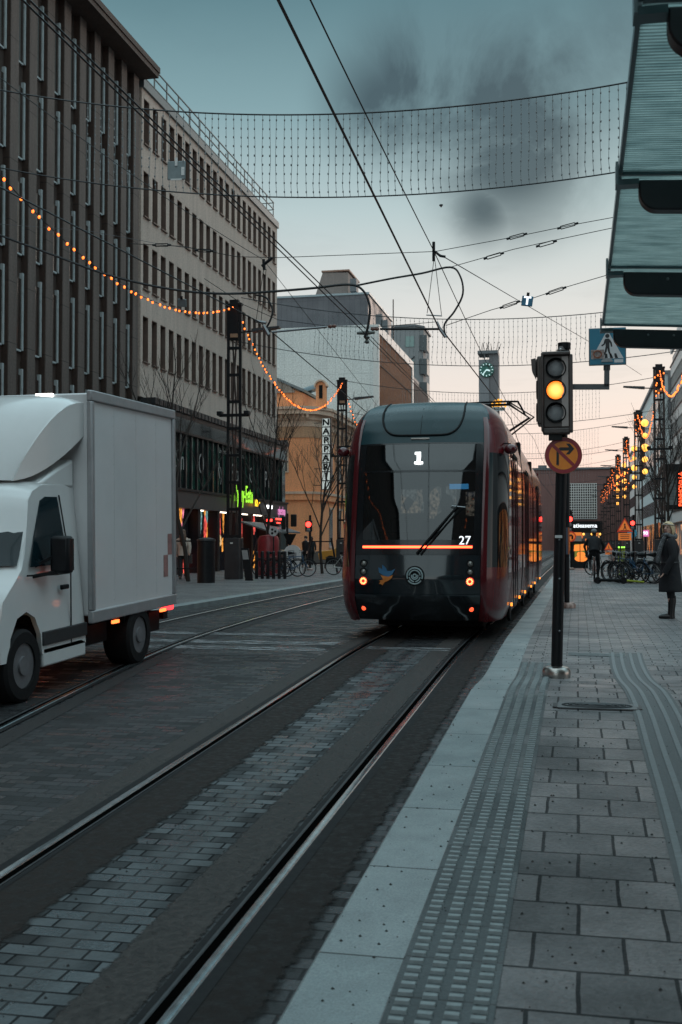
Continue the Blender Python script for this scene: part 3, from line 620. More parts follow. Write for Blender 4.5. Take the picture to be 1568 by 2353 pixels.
# --- white panel building with rust slats
pan = paver('white_panels', (.50, .54, .54), (.55, .59, .585), (.34, .375, .38), .78, 2.05, .012, (.35, .5), .1, off=0, grain=8, axis='XZ', patch=.06, pscale=.3)
YW, YX = 94.8, 115.8; zr = 20.7
t = thing('panel_building', 'white panelled building whose street side is clad in rusty brown slats', 'building', (X0, YW, 0))
MB().b2((-46, YW, 0), (X0 - .5, YX, zr)).build('wall', pan, t, world=True)
b = MB(); b.b2((X0 - .5, YW, zr - .75), (X0, YX, zr)).b2((X0 - .5, YW, 0), (X0, YW + .3, zr - .75)).b2((X0 - .5, YX - .9, 0), (X0, YX, zr - .75)).b2((X0 - .5, YW + .3, 5), (X0, YX - .9, 5.5))
b.build('frame', M('white_frame', (.55, .56, .55), .5, 0, .1), t, world=True)
b = MB(); i = 0; y = YW + .5
while y < YX - 1: b.b2((X0 - .42, y, 5.5), (X0 - .12, y + .13, zr - .76)); y += .36
b.build('slat_screen', M('rust_slats', (.26, .10, .045), .7, 0, .4, 3), t, world=True)
MB().b2((X0 - .498, YW + .3, 5.5), (X0 - .47, YX - .9, zr - .75)).build('screen_back', M('screen_back', (.05, .025, .016), .8), t, world=True)
b = MB()
for z in (9.5, 13.4, 17.2): b.b2((X0 - .1, YW + .3, z), (X0 - .06, YX - .9, z + .1))
b.build('screen_rail', M('screen_back', (.05, .025, .016)), t, world=True)
dg = paver('dark_cladding', (.085, .085, .095), (.10, .10, .11), (.06, .06, .07), .5, 6, .012, (.5, .6), .1, off=0, grain=20, axis='XZ', patch=.1)
a0, a1 = at_y(630, 738, 99), at_y(846, 676, 99)
MB().b2((-46, 99, zr), (a1.x, 112, a1.z)).build('roof_block', dg, t, world=True)
MB().b2((-46, 98.9, a1.z), (a1.x + .15, 112, a1.z + .18)).build('roof_edge', M('zinc', (.26, .31, .33)), t, world=True)
q0, q1, q2 = at_y(722, 672, 101), at_y(742, 626, 101), at_y(800, 626, 101)
tw = stonem('tower_render', (.22, .185, .17), .85, .15)
MB().prism([(q0.x, a1.z + .18), (q1.x, q1.z), (q2.x, q2.z), (q2.x, a1.z + .18)], lambda a, c: (a, 101, c), (0, 5, 0)).build('stair_tower', tw, t, world=True)
MB().b2((q1.x - .1, 100.9, q1.z), (q2.x + .15, 106, q1.z + .15)).build('roof_edge', M('rust_edge', (.25, .14, .1), .6), t, world=True)
for u, vv in ((812, 640), (871, 722), (884, 735)):
    p = at_y(u, vv, 100); MB().b2((p.x - .3, 100, p.z - 1.2), (p.x + .3, 101, p.z)).build('roof_unit', M('roof_unit', (.12, .13, .14), .6), t, world=True)
p = at_y(904, 688, 108); MB().tube([(p.x, 108, zr), (p.x, 108, p.z)], .06, 6).build('flagpole', black, t, world=True)
# --- brown building and glazed tower behind
YB, YC = 115.85, 139
t = thing('dark_brown_building', 'dark brown building beyond the rusty slats, roof stepping down', 'building', (X0, YB, 0))
bm_ = stonem('dark_brown', (.075, .042, .034), .85, .2)
MB().b2((-46, YB, 0), (X0 + .05, 127, 18.6)).b2((-46, 127, 0), (X0 + .05, YC, 17.3)).build('wall', bm_, t, world=True)
wq = MB().b2((0, 0, 0), (.02, .8, 1.9)).mesh('window')
for k in range(4):
    for i in range(16): inst('window', wq, t, (.05, 1 + i * 1.35, 4 + 3.3 * k), None, M('far_glass', (.02, .022, .025), .1, var=0, ior=1.7))
MB().b2((-24, 120, 18.6), (-17.6, 124, 19.8)).build('roof_unit', M('roof_unit', (.12, .13, .14)), t, world=True)
p0, p1 = at_y(922, 752, 132), at_y(970, 860, 132)
t = thing('glazed_tower', 'grey tower with faceted corner bays and greenish windows above the slatted block', 'building', (p0.x, 132, 0))
gt = stonem('tower_grey', (.24, .25, .255), .8, .1)
xm = (p0.x + p1.x) / 2
MB().prism([(p0.x - 6, 132), (p1.x - .8, 132), (p1.x, 133.2), (p1.x, 139), (p0.x - 6, 139)], lambda a, c: (a, c, 0), (0, 0, p0.z)).build('wall', gt, t, world=True)
MB().prism([(p0.x - 6.2, 131.8), (p1.x - .7, 131.8), (p1.x + .2, 133.1), (p1.x + .2, 139.2), (p0.x - 6.2, 139.2)], lambda a, c: (a, c, p0.z), (0, 0, .25)).build('roof', M('roof_unit', (.12, .13, .14)), t, world=True)
for k in range(3):
    z = p0.z - 1.9 - 2.9 * k
    MB().b2((xm - .75, 131.93, z - .55), (xm + .35, 131.99, z + .75)).build('window', M('green_window', (.20, .30, .28), .2, var=0), t, world=True)
    MB().prism([(p1.x - .3, 132.55), (p1.x + .5, 132.9), (p1.x + .5, 135), (p1.x + .01, 135)], lambda a, c: (a, c, z - .9), (0, 0, 1.9)).build('bay_window', M('bay_glass', (.05, .065, .07), .15, var=0), t, world=True)
o = MB().prism([(-.35, -.1), (.3, .45), (.3, .62), (-.35, .1)], lambda a, c: (xm + .1 + a, 131.9, p0.z - 4.2 + c), (0, .03, 0)).build('emblem', black, t, world=True)
MB().lathe([(.12, 0), (.2, 0), (.2, .03), (.12, .03)], (xm + .15, 131.9, p0.z - 4.5), 14, 'y').build('emblem', black, t, world=True)
# --- far left block hidden for the most part by the tram
t = thing('far_left_building', 'plain dark building behind the tram, seen only between tram and signal pole', 'building', (X0, 141, 0))
MB().b2((-40, 140, 0), (X0, 196, 12)).build('wall', bm_, t, world=True)
MB().b2((X0, 141, 4), (X0 + .03, 195, 6)).build('window', M('far_glass', (.02, .022, .025)), t, world=True)
# --- station clock tower
YT = 216
p0, p1 = at_y(1100.5, 862, YT), at_y(1145, 862, YT); zt = at_y(1120, 806, YT).z
xa, xb = p0.x, p1.x; xm = (xa + xb) / 2
t = thing('clock_tower', 'slim grey station clock tower with green clock face', 'tower', (xm, YT, 0))
cgrey = stonem('tower_concrete', (.20, .205, .215), .85, .12); cg2 = stonem('tower_concrete_dark', (.155, .15, .155), .85, .12)
zc = at_y(1120, 826, YT).z
MB().b2((xa, YT, 0), (xa + (xb - xa) * .53, YT + 4, zc)).build('shaft', cgrey, t, world=True)
MB().b2((xa + (xb - xa) * .53, YT + .25, 0), (xb, YT + 4.2, zt - .6)).build('shaft', cg2, t, world=True)
MB().prism([(xa - .2, YT - .4), (xb, YT - .4), (xb, YT + 4.4), (xa - .2, YT + 4.4)], lambda a, c: (a, c, zt - .6), (0, 0, .6)).build('roof', M('roof_unit', (.12, .13, .14)), t, world=True)
MB().b2((xa + 1.05, YT + .1, zc), (xa + 1.25, YT + .3, zt - .6)).build('post', cgrey, t, world=True)
pc = at_y(1118.5, 850.5, YT); rad = 27 / 2 * 2.0 / FD * YT * .62
f_ = MB().lathe([(0, .25), (rad, .25), (rad, 0), (rad * .94, -.06), (0, -.06)], (pc.x, YT - .3, pc.z), 32, 'y').build('clock_face', M('clock_green', (.02, .12, .095), .5, var=.2), t, world=True)
hm = M('clock_marks', (.6, .75, .75), .4, var=0, emit=(.7, .95, .95), es=.4)
b = MB()
for i in range(12):
    a_ = i * math.pi / 6; d = Vector((math.sin(a_), 0, math.cos(a_))); c = Vector((pc.x, YT - .40, pc.z)); b.bar(c + d * rad * .72, c + d * rad * .9, .16, .05, (0, 1, 0))
b.build('hour_mark', hm, f_, world=True)
for ang, ln, wd in ((R(104), .58, .3), (R(219), .88, .2)):
    d = Vector((math.sin(ang), 0, math.cos(ang))); c = Vector((pc.x, YT - .46, pc.z)); MB().bar(c, c + d * rad * ln, wd, .05, (0, 1, 0)).build('hand', hm, f_, world=True)
b = MB(); r_ = random.Random(2)
for i in range(16): x = xa + (xb - xa) * r_.random(); b.tube([(x, YT + 1, zt), (x + r_.uniform(-.6, .6), YT + 1, zt + r_.uniform(.6, 2.2))], .05, 5)
b.tube([(xm, YT + 1, zt), (xm, YT + 1, zt + 3.2)], .06, 5)
b.build('antenna', black, t, world=True)
# sunflower sign
p = at_y(1146, 934, 190)
t = thing('sunflower_sign', 'half round orange sunflower sign standing before the clock tower', 'sign', (p.x, 190, 0))
om = M('sun_orange', (.8, .3, .02), .5, var=0, emit=(1, .42, .02), es=.9)
hp = lambda r0: [(p.x + r0 * math.cos(math.pi * i / 16), p.z + r0 * math.sin(math.pi * i / 16)) for i in range(17)]
MB().prism(hp(.75), lambda a, c: (a, 190, c), (0, .2, 0)).build('disc', om, t, world=True)
b = MB()
for i in range(9): a_ = math.pi * (i + .0) / 8; b.sphere((p.x + 1.15 * math.cos(a_), 190.1, p.z + 1.15 * math.sin(a_)), .2, 8, 6, (1, .4, 1))
b.build('petals', om, t, world=True)
s_ = MB().b2((p.x - 1.1, 190, p.z - .75), (p.x + 1.1, 190.2, p.z - .15)).build('name_panel', M('sign_pale', (.5, .55, .55), .5), t, world=True)
o = link('lettering', text_mesh('NRGOUO', .5, .01, .02), blackm, s_, None, FACE_S); o.location = Vector((p.x, 189.98, p.z - .45)) - t.location
MB().tube([(p.x, 190.1, 0), (p.x, 190.1, p.z - .1)], .12, 8).build('pole', black, t, world=True)
# --- station hall closing the street
YH = 211
a0, a1 = at_y(1225, 1080, YH), at_y(1500, 1080, YH)
t = thing('station_hall', 'long dark brown station hall with a white window grid closing the street', 'building', ((a0.x + a1.x) / 2, YH, 0))
hallm = stonem('hall_brick', (.19, .10, .09), .85, .15)
MB().b2((a0.x - 8, YH, 0), (a1.x + 4, YH + 20, a0.z)).build('wall', hallm, t, world=True)
MB().b2((a0.x - 8.2, YH - .3, a0.z), (a1.x + 4.2, YH + 20, a0.z + .35)).build('roof', M('roof_unit', (.12, .13, .14)), t, world=True)
for u in (1247, 1296, 1300): p = at_y(u, 1070, YH + 3); MB().b2((p.x - .8, YH + 2, a0.z), (p.x + .8, YH + 4, p.z)).build('roof_unit', M('roof_unit', (.12, .13, .14)), t, world=True)
g0, g1 = at_y(1303, 1112, YH), at_y(1371.5, 1192, YH)
MB().b2((g0.x, YH - .12, g1.z), (g1.x, YH - .002, g0.z)).build('window', M('hall_glass', (.03, .022, .02), .15, var=.5, scale=.6), t, world=True)
b = MB(); nx, nz_ = 13, 14
for i in range(nx + 1): x = g0.x + (g1.x - g0.x) * i / nx; b.b2((x - .06, YH - .3, g1.z), (x + .06, YH - .125, g0.z))
for i in range(nz_ + 1): z = g1.z + (g0.z - g1.z) * i / nz_; b.b2((g0.x - .06, YH - .28, z - .055), (g1.x + .06, YH - .127, z + .055))
b.build('window_grid', M('grid_white', (.62, .60, .57), .5, 0, .1), t, world=True)
z0 = at_y(1340, 1224, YH).z
MB().b2((g0.x - 2, YH - 2.5, z0), (g1.x + 1, YH - .31, at_y(1340, 1198, YH).z)).build('canopy', blackm, t, world=True)
MB().b2((g0.x - 2, YH - .2, 0), (g1.x + 1, YH - .1, z0)).build('entrance_glass', shop2, t, world=True)
o = link('lettering', text_mesh('Rautatieasema', 1.1, .05, .02), wlet, t, None, FACE_S); e = at_y(1332, 1208, YH - 2.6); o.location = Vector((e.x, YH - 2.6, e.z)) - t.location
for i in range(5): MB().sphere((g0.x + i * 1.5, YH - 3, z0 - .3), .22, 8, 6).build('lamp', globem, t, world=True)
# --- right side buildings
XR = 11.2
t = thing('banded_building', 'pale office building with horizontal bands of striped windows along the pavement', 'building', (XR, 100, 0))
wband = stonem('pale_band', (.74, .67, .64), .8, .08, .15)
MB().b2((XR + .25, 28, 3.9), (34, 139.5, 24.2)).b2((XR + .6, 28, 0), (34, 139.5, 3.9)).build('wall', M('striped_back', (.30, .30, .305), .4, var=.2), t, world=True)
b = MB()
for k in range(8): z = 3.9 + 2.95 * k; b.b2((XR, 28, z), (XR + .25, 139.5, z + 1.35))
b.build('spandrel', wband, t, world=True)
b = MB()
for k in range(7): z = 3.9 + 2.95 * k + 1.35; b.b2((XR - .12, 28, z - .12), (XR + .0, 139.4, z))
b.build('sun_shade', black, t, world=True)
for k in range(6):
    b = MB(); y = 60.1; z = 3.9 + 2.95 * k + 1.35
    while y < 139: b.b2((XR + .06, y, z), (XR + .25, y + .16, z + 1.6)); y += .62
    b.build('window_grille', M('window_fins', (.36, .35, .34), .6), t, world=True)
MB().b2((XR + .5, 28.2, .1), (XR + .6, 139.5, 3.6)).build('shop_window', shop2, t, world=True)
c0, c1 = at_y(1522, 1076, 104), at_y(1562, 1160, 104)
MB().b2((c0.x + .3, 104, c1.z), (XR - .01, 109, c0.z - .3)).build('entrance_box', paver('perforated', (.16, .18, .18), (.2, .22, .22), (.1, .11, .11), .3, .3, .02, (.5, .6), .2, off=0, axis='XZ'), t, world=True)
MB().b2((c0.x, 103.6, c0.z - .3), (XR - .01, 109.4, c0.z + .35)).b2((c0.x + .2, 103.8, c1.z - .4), (XR - .01, 109.2, c1.z)).build('entrance_roof', black, t, world=True)
t = thing('white_building', 'white building further along with strip windows and a teal end wall', 'building', (10, 160, 0))
MB().b2((10.0, 139.6, 0), (34, 187, 22.2)).build('wall', stonem('white_wall', (.66, .70, .70), .8, .08), t, world=True)
wq = MB().b2((0, 0, 0), (.05, 1.3, 1.8)).mesh('window')
for k in range(5):
    for i in range(19): inst('window', wq, t, (-.06, -19.4 + i * 2.42, 5.2 + 3.3 * k), None, M('far_glass2', (.06, .06, .065), .12, var=.3))
MB().b2((9.7, 139.4, 22.2), (34, 187.2, 22.6)).b2((10.9, 139.3, 16.5), (12.5, 139.58, 22.2)).build('roof', M('roof_grey', (.2, .2, .21), .6), t, world=True)
MB().b2((9.9, 141, .1), (9.98, 186, 4)).build('shop_window', shop2, t, world=True)
t = thing('pale_building', 'small pale building at the far end on the right between white block and station', 'building', (9.5, 195, 0))
MB().b2((9.3, 188, 0), (34, 209, 17)).build('wall', wband, t, world=True)
wq = MB().b2((0, 0, 0), (.04, 1.2, 1.7)).mesh('window')
for k in range(4):
    for i in range(10): inst('window', wq, t, (-.25, -6 + i * 2, 4.5 + 3.1 * k), None, M('far_glass2', (.06, .06, .065)))
MB().b2((9.1, 187.9, 17), (34, 209, 17.4)).build('roof', M('roof_grey', (.2, .2, .21)), t, world=True)
t = thing('brick_building', 'plain dark building behind the viewer, mirrored at the edge of the tram windscreen', 'building', (9, -30, 0))
MB().b2((9, -70, -.5), (30, 6, 17)).build('wall', bm_, t, world=True)
MB().b2((8.8, -70.2, 17), (30, 6.2, 17.5)).build('roof', M('roof_grey', (.2, .2, .21), .6), t, world=True)
# vertical signs on the right
p0, p1 = at_y(1482, 975 + 40, 132), at_y(1503, 1135, 132)
def vsign(s, u0, v0, u1, v1, Y, back, letm, label, size):
    a, c = at_y(u0, v0, Y), at_y(u1, v1, Y)
    t = thing('vertical_sign', label, 'sign', ((a.x + c.x) / 2, Y, c.z))
    MB().b2((a.x, Y, c.z), (c.x, Y + .2, a.z)).build('box', back, t, world=True)
    o = link('lettering', text_mesh(s, size, .02, .01), letm, t, None, (R(90), R(-90), 0)); o.location = Vector(((a.x + c.x) / 2, Y - .025, (a.z + c.z) / 2)) - t.location
    MB().bar((c.x, Y + .1, a.z - .4), (XR if Y < 139 else 10, Y + .1, a.z - .4), .08, .08).bar((c.x, Y + .1, c.z + .4), (XR if Y < 139 else 10, Y + .1, c.z + .4), .08, .08).build('bracket', black, t, world=True)
vsign('PIZZA ESTORIL', 1470.5, 978 , 1482.5, 1102, 137, M('sign_brown', (.05, .03, .028), .6), M('sign_letters_dim', (.22, .10, .08), .6), 'dark brown vertical sign with dim letters PIZZA ESTORIL', .82)
vsign('PANHOVILLA', 1556, 1080, 1574, 1168, 72, blackm, M('neon_red', (.8, .1, .05), .4, var=0, emit=(1, .10, .03), es=1.6), 'black vertical sign with glowing red neon letters behind the woman', .36)
# ------------------------------------------------------------------ lattice lamp posts
H_ = 10.2
rustm = M('post_brown', (.045, .030, .026), .5, .2, .35, 4)
def post_proto(arm_side):
    t = thing('lamp_post', 'lattice lamp post', 'lamp post', (0, 0, 0))
    for s in (-1, 1): MB().bar((s * .23, 0, 0), (s * .23, 0, H_), .10, .10, (0, 1, 0)).build('chord', rustm if arm_side < 0 else black, t)
    rm_ = MB().box((0, 0, 0), (.52, .13, .10)).mesh('rung')
    for k in range(1, 10): inst('rung', rm_, t, (0, 0, .6 + k * 1.0), None, black)
    b = MB()
    for s in (-1, 1): b.bar((s * .15, .03 * s, 1.4), (-s * .10, .03 * s, 6), .055, .05, (0, 1, 0)).bar((-s * .10, .03 * s, 6), (s * .13, .03 * s, H_ - .1), .055, .05, (0, 1, 0))
    b.build('bracing', rustm, t)
    MB().box((0, 0, H_ - .55), (.34, .2, 1.5)).box((0, 0, H_ + .03), (.60, .22, .08)).build('top_box', black, t)
    MB().box((.02, -.12, H_ - 1.15), (.28, .06, .14)).build('name_plate', M('brass_plate', (.35, .2, .12), .5), t)
    br = MB().box((0, 0, 6.1), (1.15, .16, .10)).build('bracket', black, t)
    for s in (-1, 1): MB().box((s * .52, -.1, 6.16), (.20, .26, .16)).build('floodlight', black, br, bevel=.02)
    a = arm_side
    MB().bar((a * .2, 0, H_ - 1.02), (a * .8, 0, H_ - .98), .05, .05).build('arm', black, t)
    MB().prism([(.7, -.06), (1.75, .06), (1.75, .12), (.7, .06)], lambda x, z: (a * x, -.16, H_ - .98 + z), (0, .32, 0)).build('lamp_head', M('lamp_grey', (.05, .055, .06), .4, .3), t)
    MB().box((0, 0, .78), (.56, .56, 1.52)).build('base_box', M('base_box', (.028, .028, .031), .45, 0, .3, 3), t, bevel=.015)
    MB().box((0, -.3, 1.35), (.10, .02, .05)).build('label_plate', wpaint, t)
    return t
XL, XRP = -12.45, 4.06
lp = post_proto(1)
ords = ['first', 'second', 'third', 'fourth', 'fifth', 'sixth', 'seventh', 'eighth', 'ninth']
lp.location = (XL, 39, .1); lp['label'] = 'tall lattice lamp post on the far pavement in front of the grey office block'; lp['group'] = 'lattice lamp posts'
c_ = copy_tree(lp); c_.location = (XL - .1, 58.6, .1); c_['label'] = 'tall lattice lamp post beside the NAPPARI sign and orange building'
rp0 = post_proto(-1)
RY = [57.6, 77.2, 96.3, 115.5, 134.5, 153, 171, 190]
for i, Y in enumerate(RY):
    o = rp0 if i == 0 else copy_tree(rp0)
    o.location = (XRP, Y, .1); o['group'] = 'lattice lamp posts'
    o['label'] = '%s lattice lamp post in the row along the right pavement, counted from the woman' % ords[i]
# ------------------------------------------------------------------ garlands of amber bulbs
bme = MB().sphere((0, 0, -.03), .034, 8, 6, (1, 1, 1.25)).mesh('bulb', True)
sme = MB().tube([(0, 0, 0), (0, 0, .05)], .018, 6).mesh('socket')
def garland(X, ya, yb, za, zb, sag, step, label, wire=.012, sc=1.0, x1=None):
    x1 = X if x1 is None else x1
    t = thing('string_lights', label, 'string lights', ((X + x1) / 2, (ya + yb) / 2, min(za, zb) - sag), group='garlands of amber bulbs')
    def P(f): return Vector((X + (x1 - X) * f, ya + (yb - ya) * f, za + (zb - za) * f - sag * 4 * f * (1 - f)))
    MB().tube([P(i / 24) for i in range(25)], wire, 5).build('wire', black, t, world=True)
    n = min(100, int(math.hypot(yb - ya, x1 - X) * 1.03 / step)); r_ = random.Random(int(ya * 7))
    for i in range(n):
        p = P((i + .5 + r_.uniform(-.2, .2)) / n) - Vector(t.location); p.x += r_.uniform(-.03, .03)
        o = inst('bulb', bme, t, p, (r_.uniform(-.4, .4), r_.uniform(-.4, .4), 0), bulbm); o.scale = (sc,) * 3
    return t
garland(XL, 19.6, 38.9, 10.3, 10.25, 1.6, .46, 'amber bulb garland sagging across the brown ribbed building to the first far post')
garland(XL, 39.2, 58.4, 10.25, 10.25, 2.55, .32, 'amber bulb garland hanging in a deep curve before the orange building')
garland(XL - .1, 58.8, 78, 10.25, 10.25, 3.0, .36, 'amber bulb garland running from the NAPPARI post behind the tram')
for i, Y in enumerate([38.2] + RY[:-1]):
    garland(XRP, Y + .1, RY[i] - .1, 10.2, 10.2, 2.4, (.36, .40, .5, .75, .9, 1, 1.1, 1.2)[i], 'amber bulb garland reaching the %s lamp post of the right row' % ords[i], sc=1.0)
for i, Y in enumerate(RY):
    t = thing('string_lights', 'amber bulbs wound round the top of the %s lamp post of the right row' % ords[i], 'string lights', (XRP, Y, 8.6), group='bulbs wound round the posts')
    r_ = random.Random(i); pts = [(.2 * math.sin(k * 1.7) + r_.uniform(-.05, .05), -.16, 1.55 - k * (.10 if i < 2 else .30)) for k in range((12, 12, 14, 12, 9, 8, 7, 7)[i])]
    MB().tube(pts, .01, 4).build('wire', black, t)
    for p in pts:
        o = inst('bulb', bme, t, p, None, bulbm); o.scale = (1.1,) * 3
gme = MB().sphere((0, 0, 0), .2, 16, 10).mesh('globe', True)
for k, (Y, u) in enumerate(((71, 1482), (90, 1452), (109, 1430), (128, 1413))):
    p = at_y(u, 981, Y) if k == 0 else Vector((XRP + .35, Y, 8.6)); X = p.x if k == 0 else XRP + .35
    t = thing('globe_string', 'five round amber globes %s' % ('hung between first and second right post' if k == 0 else 'before the %s lamp post of the right row' % ords[k + 1]), 'string lights', (X, Y, 4.5), group='hanging amber globes')
    MB().tube([(0, 0, 4.9), (0, 0, .3)], .012, 5).build('wire', black, t)
    for i, (v, s) in enumerate(((981, 1.15), (1009, .85), (1036, 1.2), (1062, .9), (1089, .85))):
        z = CAM.z + (1248 - v) * 71 / FD - 4.5; o = inst('globe', gme, t, (0, 0, z), None, globem); o.scale = (s,) * 3
garland(XL, .3, 19.3, 10.3, 10.3, 1.8, .46, 'amber bulb garland on the left outside the view, mirrored in the tram windscreen')
garland(XRP, 19.3, 38.0, 10.2, 10.2, 2.0, .46, 'amber bulb garland above the shelter outside the view, mirrored in the tram side')
garland(XRP + .8, -20, 10, 8.5, 8.5, 1.6, .5, 'amber bulb garland behind the viewer on the right, mirrored in the tram windscreen')
garland(XL + 1, -24, -.3, 10.3, 10.3, 1.8, .46, 'amber bulb garland behind the viewer on the left, mirrored in the tram windscreen')
# ------------------------------------------------------------------ light nets across the street
netm = M('net_cable', (.010, .013, .016), .5, var=0); netb = M('net_bulb', (.22, .24, .245), .35, var=0)
def net(Y, label, u0, v0, u1, v1, sg, hh, xl, xr, pitch, lx, rx, nb=9):
    pa, pb = at_y(u0, v0, Y), at_y(u1, v1, Y)
    def top(x):
        f = (x - pa.x) / (pb.x - pa.x); return pa.z + (pb.z - pa.z) * f - sg * 4 * f * (1 - f)
    def bot(x): return top(x) - hh
    t = thing('light_net', label, 'light net', ((xl + xr) / 2, Y, bot((xl + xr) / 2)), group='light nets over the street')
    xs = [lx + (rx - lx) * i / 40 for i in range(41)]
    MB().tube([(x, Y, top(x)) for x in xs], .016, 5).build('top_cable', netm, t, world=True)
    MB().tube([(x, Y, bot(x)) for x in xs], .014, 5).build('bottom_cable', netm, t, world=True)
    r_ = random.Random(int(Y)); n = min(98, int((xr - xl) / pitch)); k = 4
    mes = []
    for q in range(k):
        w_ = r_.uniform(-.03, .03); b = MB(); b.tube([(0, 0, 0), (.012 * (q - 1.5), 0, -hh * .55), (w_ - .03, 0, -hh * .86), (w_ * .4, 0, -hh)], .0048, 4)
        for j in range(nb): z = -(j + .6) / (nb + .2); f = -z; xo = (w_ - .03) * max(0, min(1, (f - .5) / .36)) * (1 if f < .86 else (1 - f) / .14); b.sphere((xo, 0, z * hh), .016, 5, 4, (1, 1, 1.6))
        mes.append(b.mesh('strand'))
    for i in range(n):
        x = xl + (xr - xl) * (i + .5) / n + r_.uniform(-.015, .015); inst('strand', mes[r_.randrange(k)], t, Vector((x, Y, top(x))) - Vector(t.location), None, netb)
net(20.0, 'nearest light net strung over the street, widest and highest in view', 0, 207, 1450, 188, .55, 1.58, -9.5, 1.25, .142, -12.4, 1.7)
net(39.0, 'second light net, ending beside the blue crossing sign', 545, 682, 1590, 690, .75, 1.66, -9.45, 1.4, .165, -12.2, 4.0)
net(58.6, 'third light net, in front of the clock tower', 776, 872, 1510, 866, .8, 1.7, -9.3, 1.2, .165, -12.4, 4.0, 7)
net(77.5, 'fourth light net, beyond the amber traffic light', 912, 968, 1456, 967, .9, 1.75, -9.3, 1.5, .19, -12.4, 4.0, 6)
net(96.5, 'fifth light net, seen small above the no right turn sign', 1002, 1022, 1433, 1016, .9, 1.75, -9.3, 1.3, .22, -12.4, 4.0, 5)
net(115.7, 'farthest light net above the station hall roof', 1056, 1058, 1414, 1055, .9, 1.75, -9.3, 1.3, .26, -12.4, 4.0, 4)
# ------------------------------------------------------------------ overhead wires
def wire(name, label, pts, r, mat=black, n=5, group='overhead wires', cat='wire', sag=0):
    pts = [Vector(p) for p in pts]
    t = MB().tube(pts, r, n).build(name, mat, None, smooth=True, fix=False); return tag(t, label, cat, group)
def seg(p, q, sag=0, n=12): return [Vector(p).lerp(Vector(q), i / n) - Vector((0, 0, sag * 4 * (i / n) * (1 - i / n))) for i in range(n + 1)]
A = at_y(1003, 741, 20.2)
wire('contact_wire', 'thick contact wire running down the middle of the sky to the tram roof', [(at_y(500, -240, 5.5).x, -2, A.z + .05), at_y(640, 0, (A.z - 1.45) * FD / 1248), A, (-2.1, 36, A.z - .05), (-2.6, 56, A.z), (-2.2, 95, A.z), (-2.2, 190, A.z)], .014)
Bm = at_y(998, 578, 20.2)
wire('carrier_wire', 'thin carrier wire higher than the contact wire over the tram track', seg((-2.35, -6, Bm.z - .1), Bm, .15) + seg(Bm, (-2.3, 40, 6.2), .1) + seg((-2.3, 40, 6.2), (-2.2, 58, Bm.z), .0) + [(-2.2, 120, 6.6)], .009)
L1 = at_y(600, 742, 20.2)
wire('contact_wire', 'contact wire of the other track, crossing the grey office block', [(-6.4, -4, L1.z), at_y(0, 430, (L1.z - 1.45) * FD / 818), L1, (-6.9, 40, L1.z), (-7, 59, L1.z), (-7, 190, L1.z)], .012)
L2 = at_y(606, 597, 20.2)
wire('carrier_wire', 'thin carrier wire over the other track in front of the ribbed building', seg(at_y(-50, 140, 12.2), L2, .1) + [(-6.9, 40, 6.1), (-6.9, 59, L2.z), (-7, 120, 6.4)], .006)
E_ = at_y(838, 768, 23.5)
for k, dx in enumerate((0, .09)):
    p0 = at_y(52 + k * 16, 0, (E_.z - 1.45) * FD / 1248); wire('feeder_cable', '%s of the twin feeder cables slanting across both left buildings' % ('lower' if k == 0 else 'upper'), [p0 + (p0 - (E_ + Vector((dx, 0, .03)))) * .4, p0, E_ + Vector((dx, 0, .03 + k * .03))], .011)
    wire('feeder_cable', '%s of the twin cables continuing past the insulator towards the tram' % ('lower' if k == 0 else 'upper'), [E_ + Vector((dx, .3, 0)), (-4.6 + dx, 39, E_.z), (-4.6 + dx, 100, E_.z)], .009)
MB_ = MB().lathe([(.02, -.14), (.06, -.1), (.03, -.05), (.07, 0), (.03, .05), (.06, .1), (.02, .14)], E_ + Vector((.03, .12, -.05)), 10, 'z').lathe([(.03, -.2), (.05, 0), (.03, .2)], E_ + Vector((.03, 0, .03)), 8, 'x')
tag(MB_.build('insulator', M('insulator_grey', (.12, .13, .12), .4), smooth=True), 'ribbed insulator joining the twin feeder cables before the white panels', 'insulator')
def P20(*uv, Y=20.2): return [at_y(u, v, Y) for u, v in uv]
def smooth_pts(pts, n=6):
    out = []; k = len(pts) - 1
    for i in range(k):
        p0, p1, p2, p3 = pts[max(i - 1, 0)], pts[i], pts[i + 1], pts[min(i + 2, k)]
        for j in range(n):
            f = j / n; out.append(.5 * ((2 * p1) + (p2 - p0) * f + (2 * p0 - 5 * p1 + 4 * p2 - p3) * f * f + (3 * p1 - p0 - 3 * p2 + p3) * f ** 3))
    return out + [pts[-1]]
cab = M('black_cable', (.012, .014, .016), .55, var=0)
wire('power_cable', 'thick black power cable sagging across the left facades, with two looped ends', smooth_pts(P20((-60, 510), (0, 540), (120, 585), (250, 632), (390, 664), (525, 675), (700, 664), (800, 654), (835, 668), (850, 705), (846, 750), (838, 775)), 5), .024, cab, 6)
wire('power_cable', 'black power cable climbing right and looping down to the contact wire', smooth_pts(P20((820, 656), (900, 640), (970, 628), (1035, 614), (1058, 635), (1064, 675), (1045, 715), (1022, 745), (1024, 772)), 5), .019, cab, 6)
wire('power_cable', 'short black cable loop beside the first far lamp post', smooth_pts(P20((588, 678), (612, 684), (626, 710), (622, 735), (607, 762)), 5), .019, cab, 6)
wire('span_wire', 'thin span wire crossing the sky highest above the cable loop', P20((300, 560), (420, 566), (545, 590), (640, 592), (1000, 578), (1180, 545), (1320, 516), (1440, 494)), .007)
wire('span_wire', 'thin span wire slanting from the cable loop to the shelter roof', P20((1035, 614), (1180, 573), (1270, 553), (1440, 517)), .007)
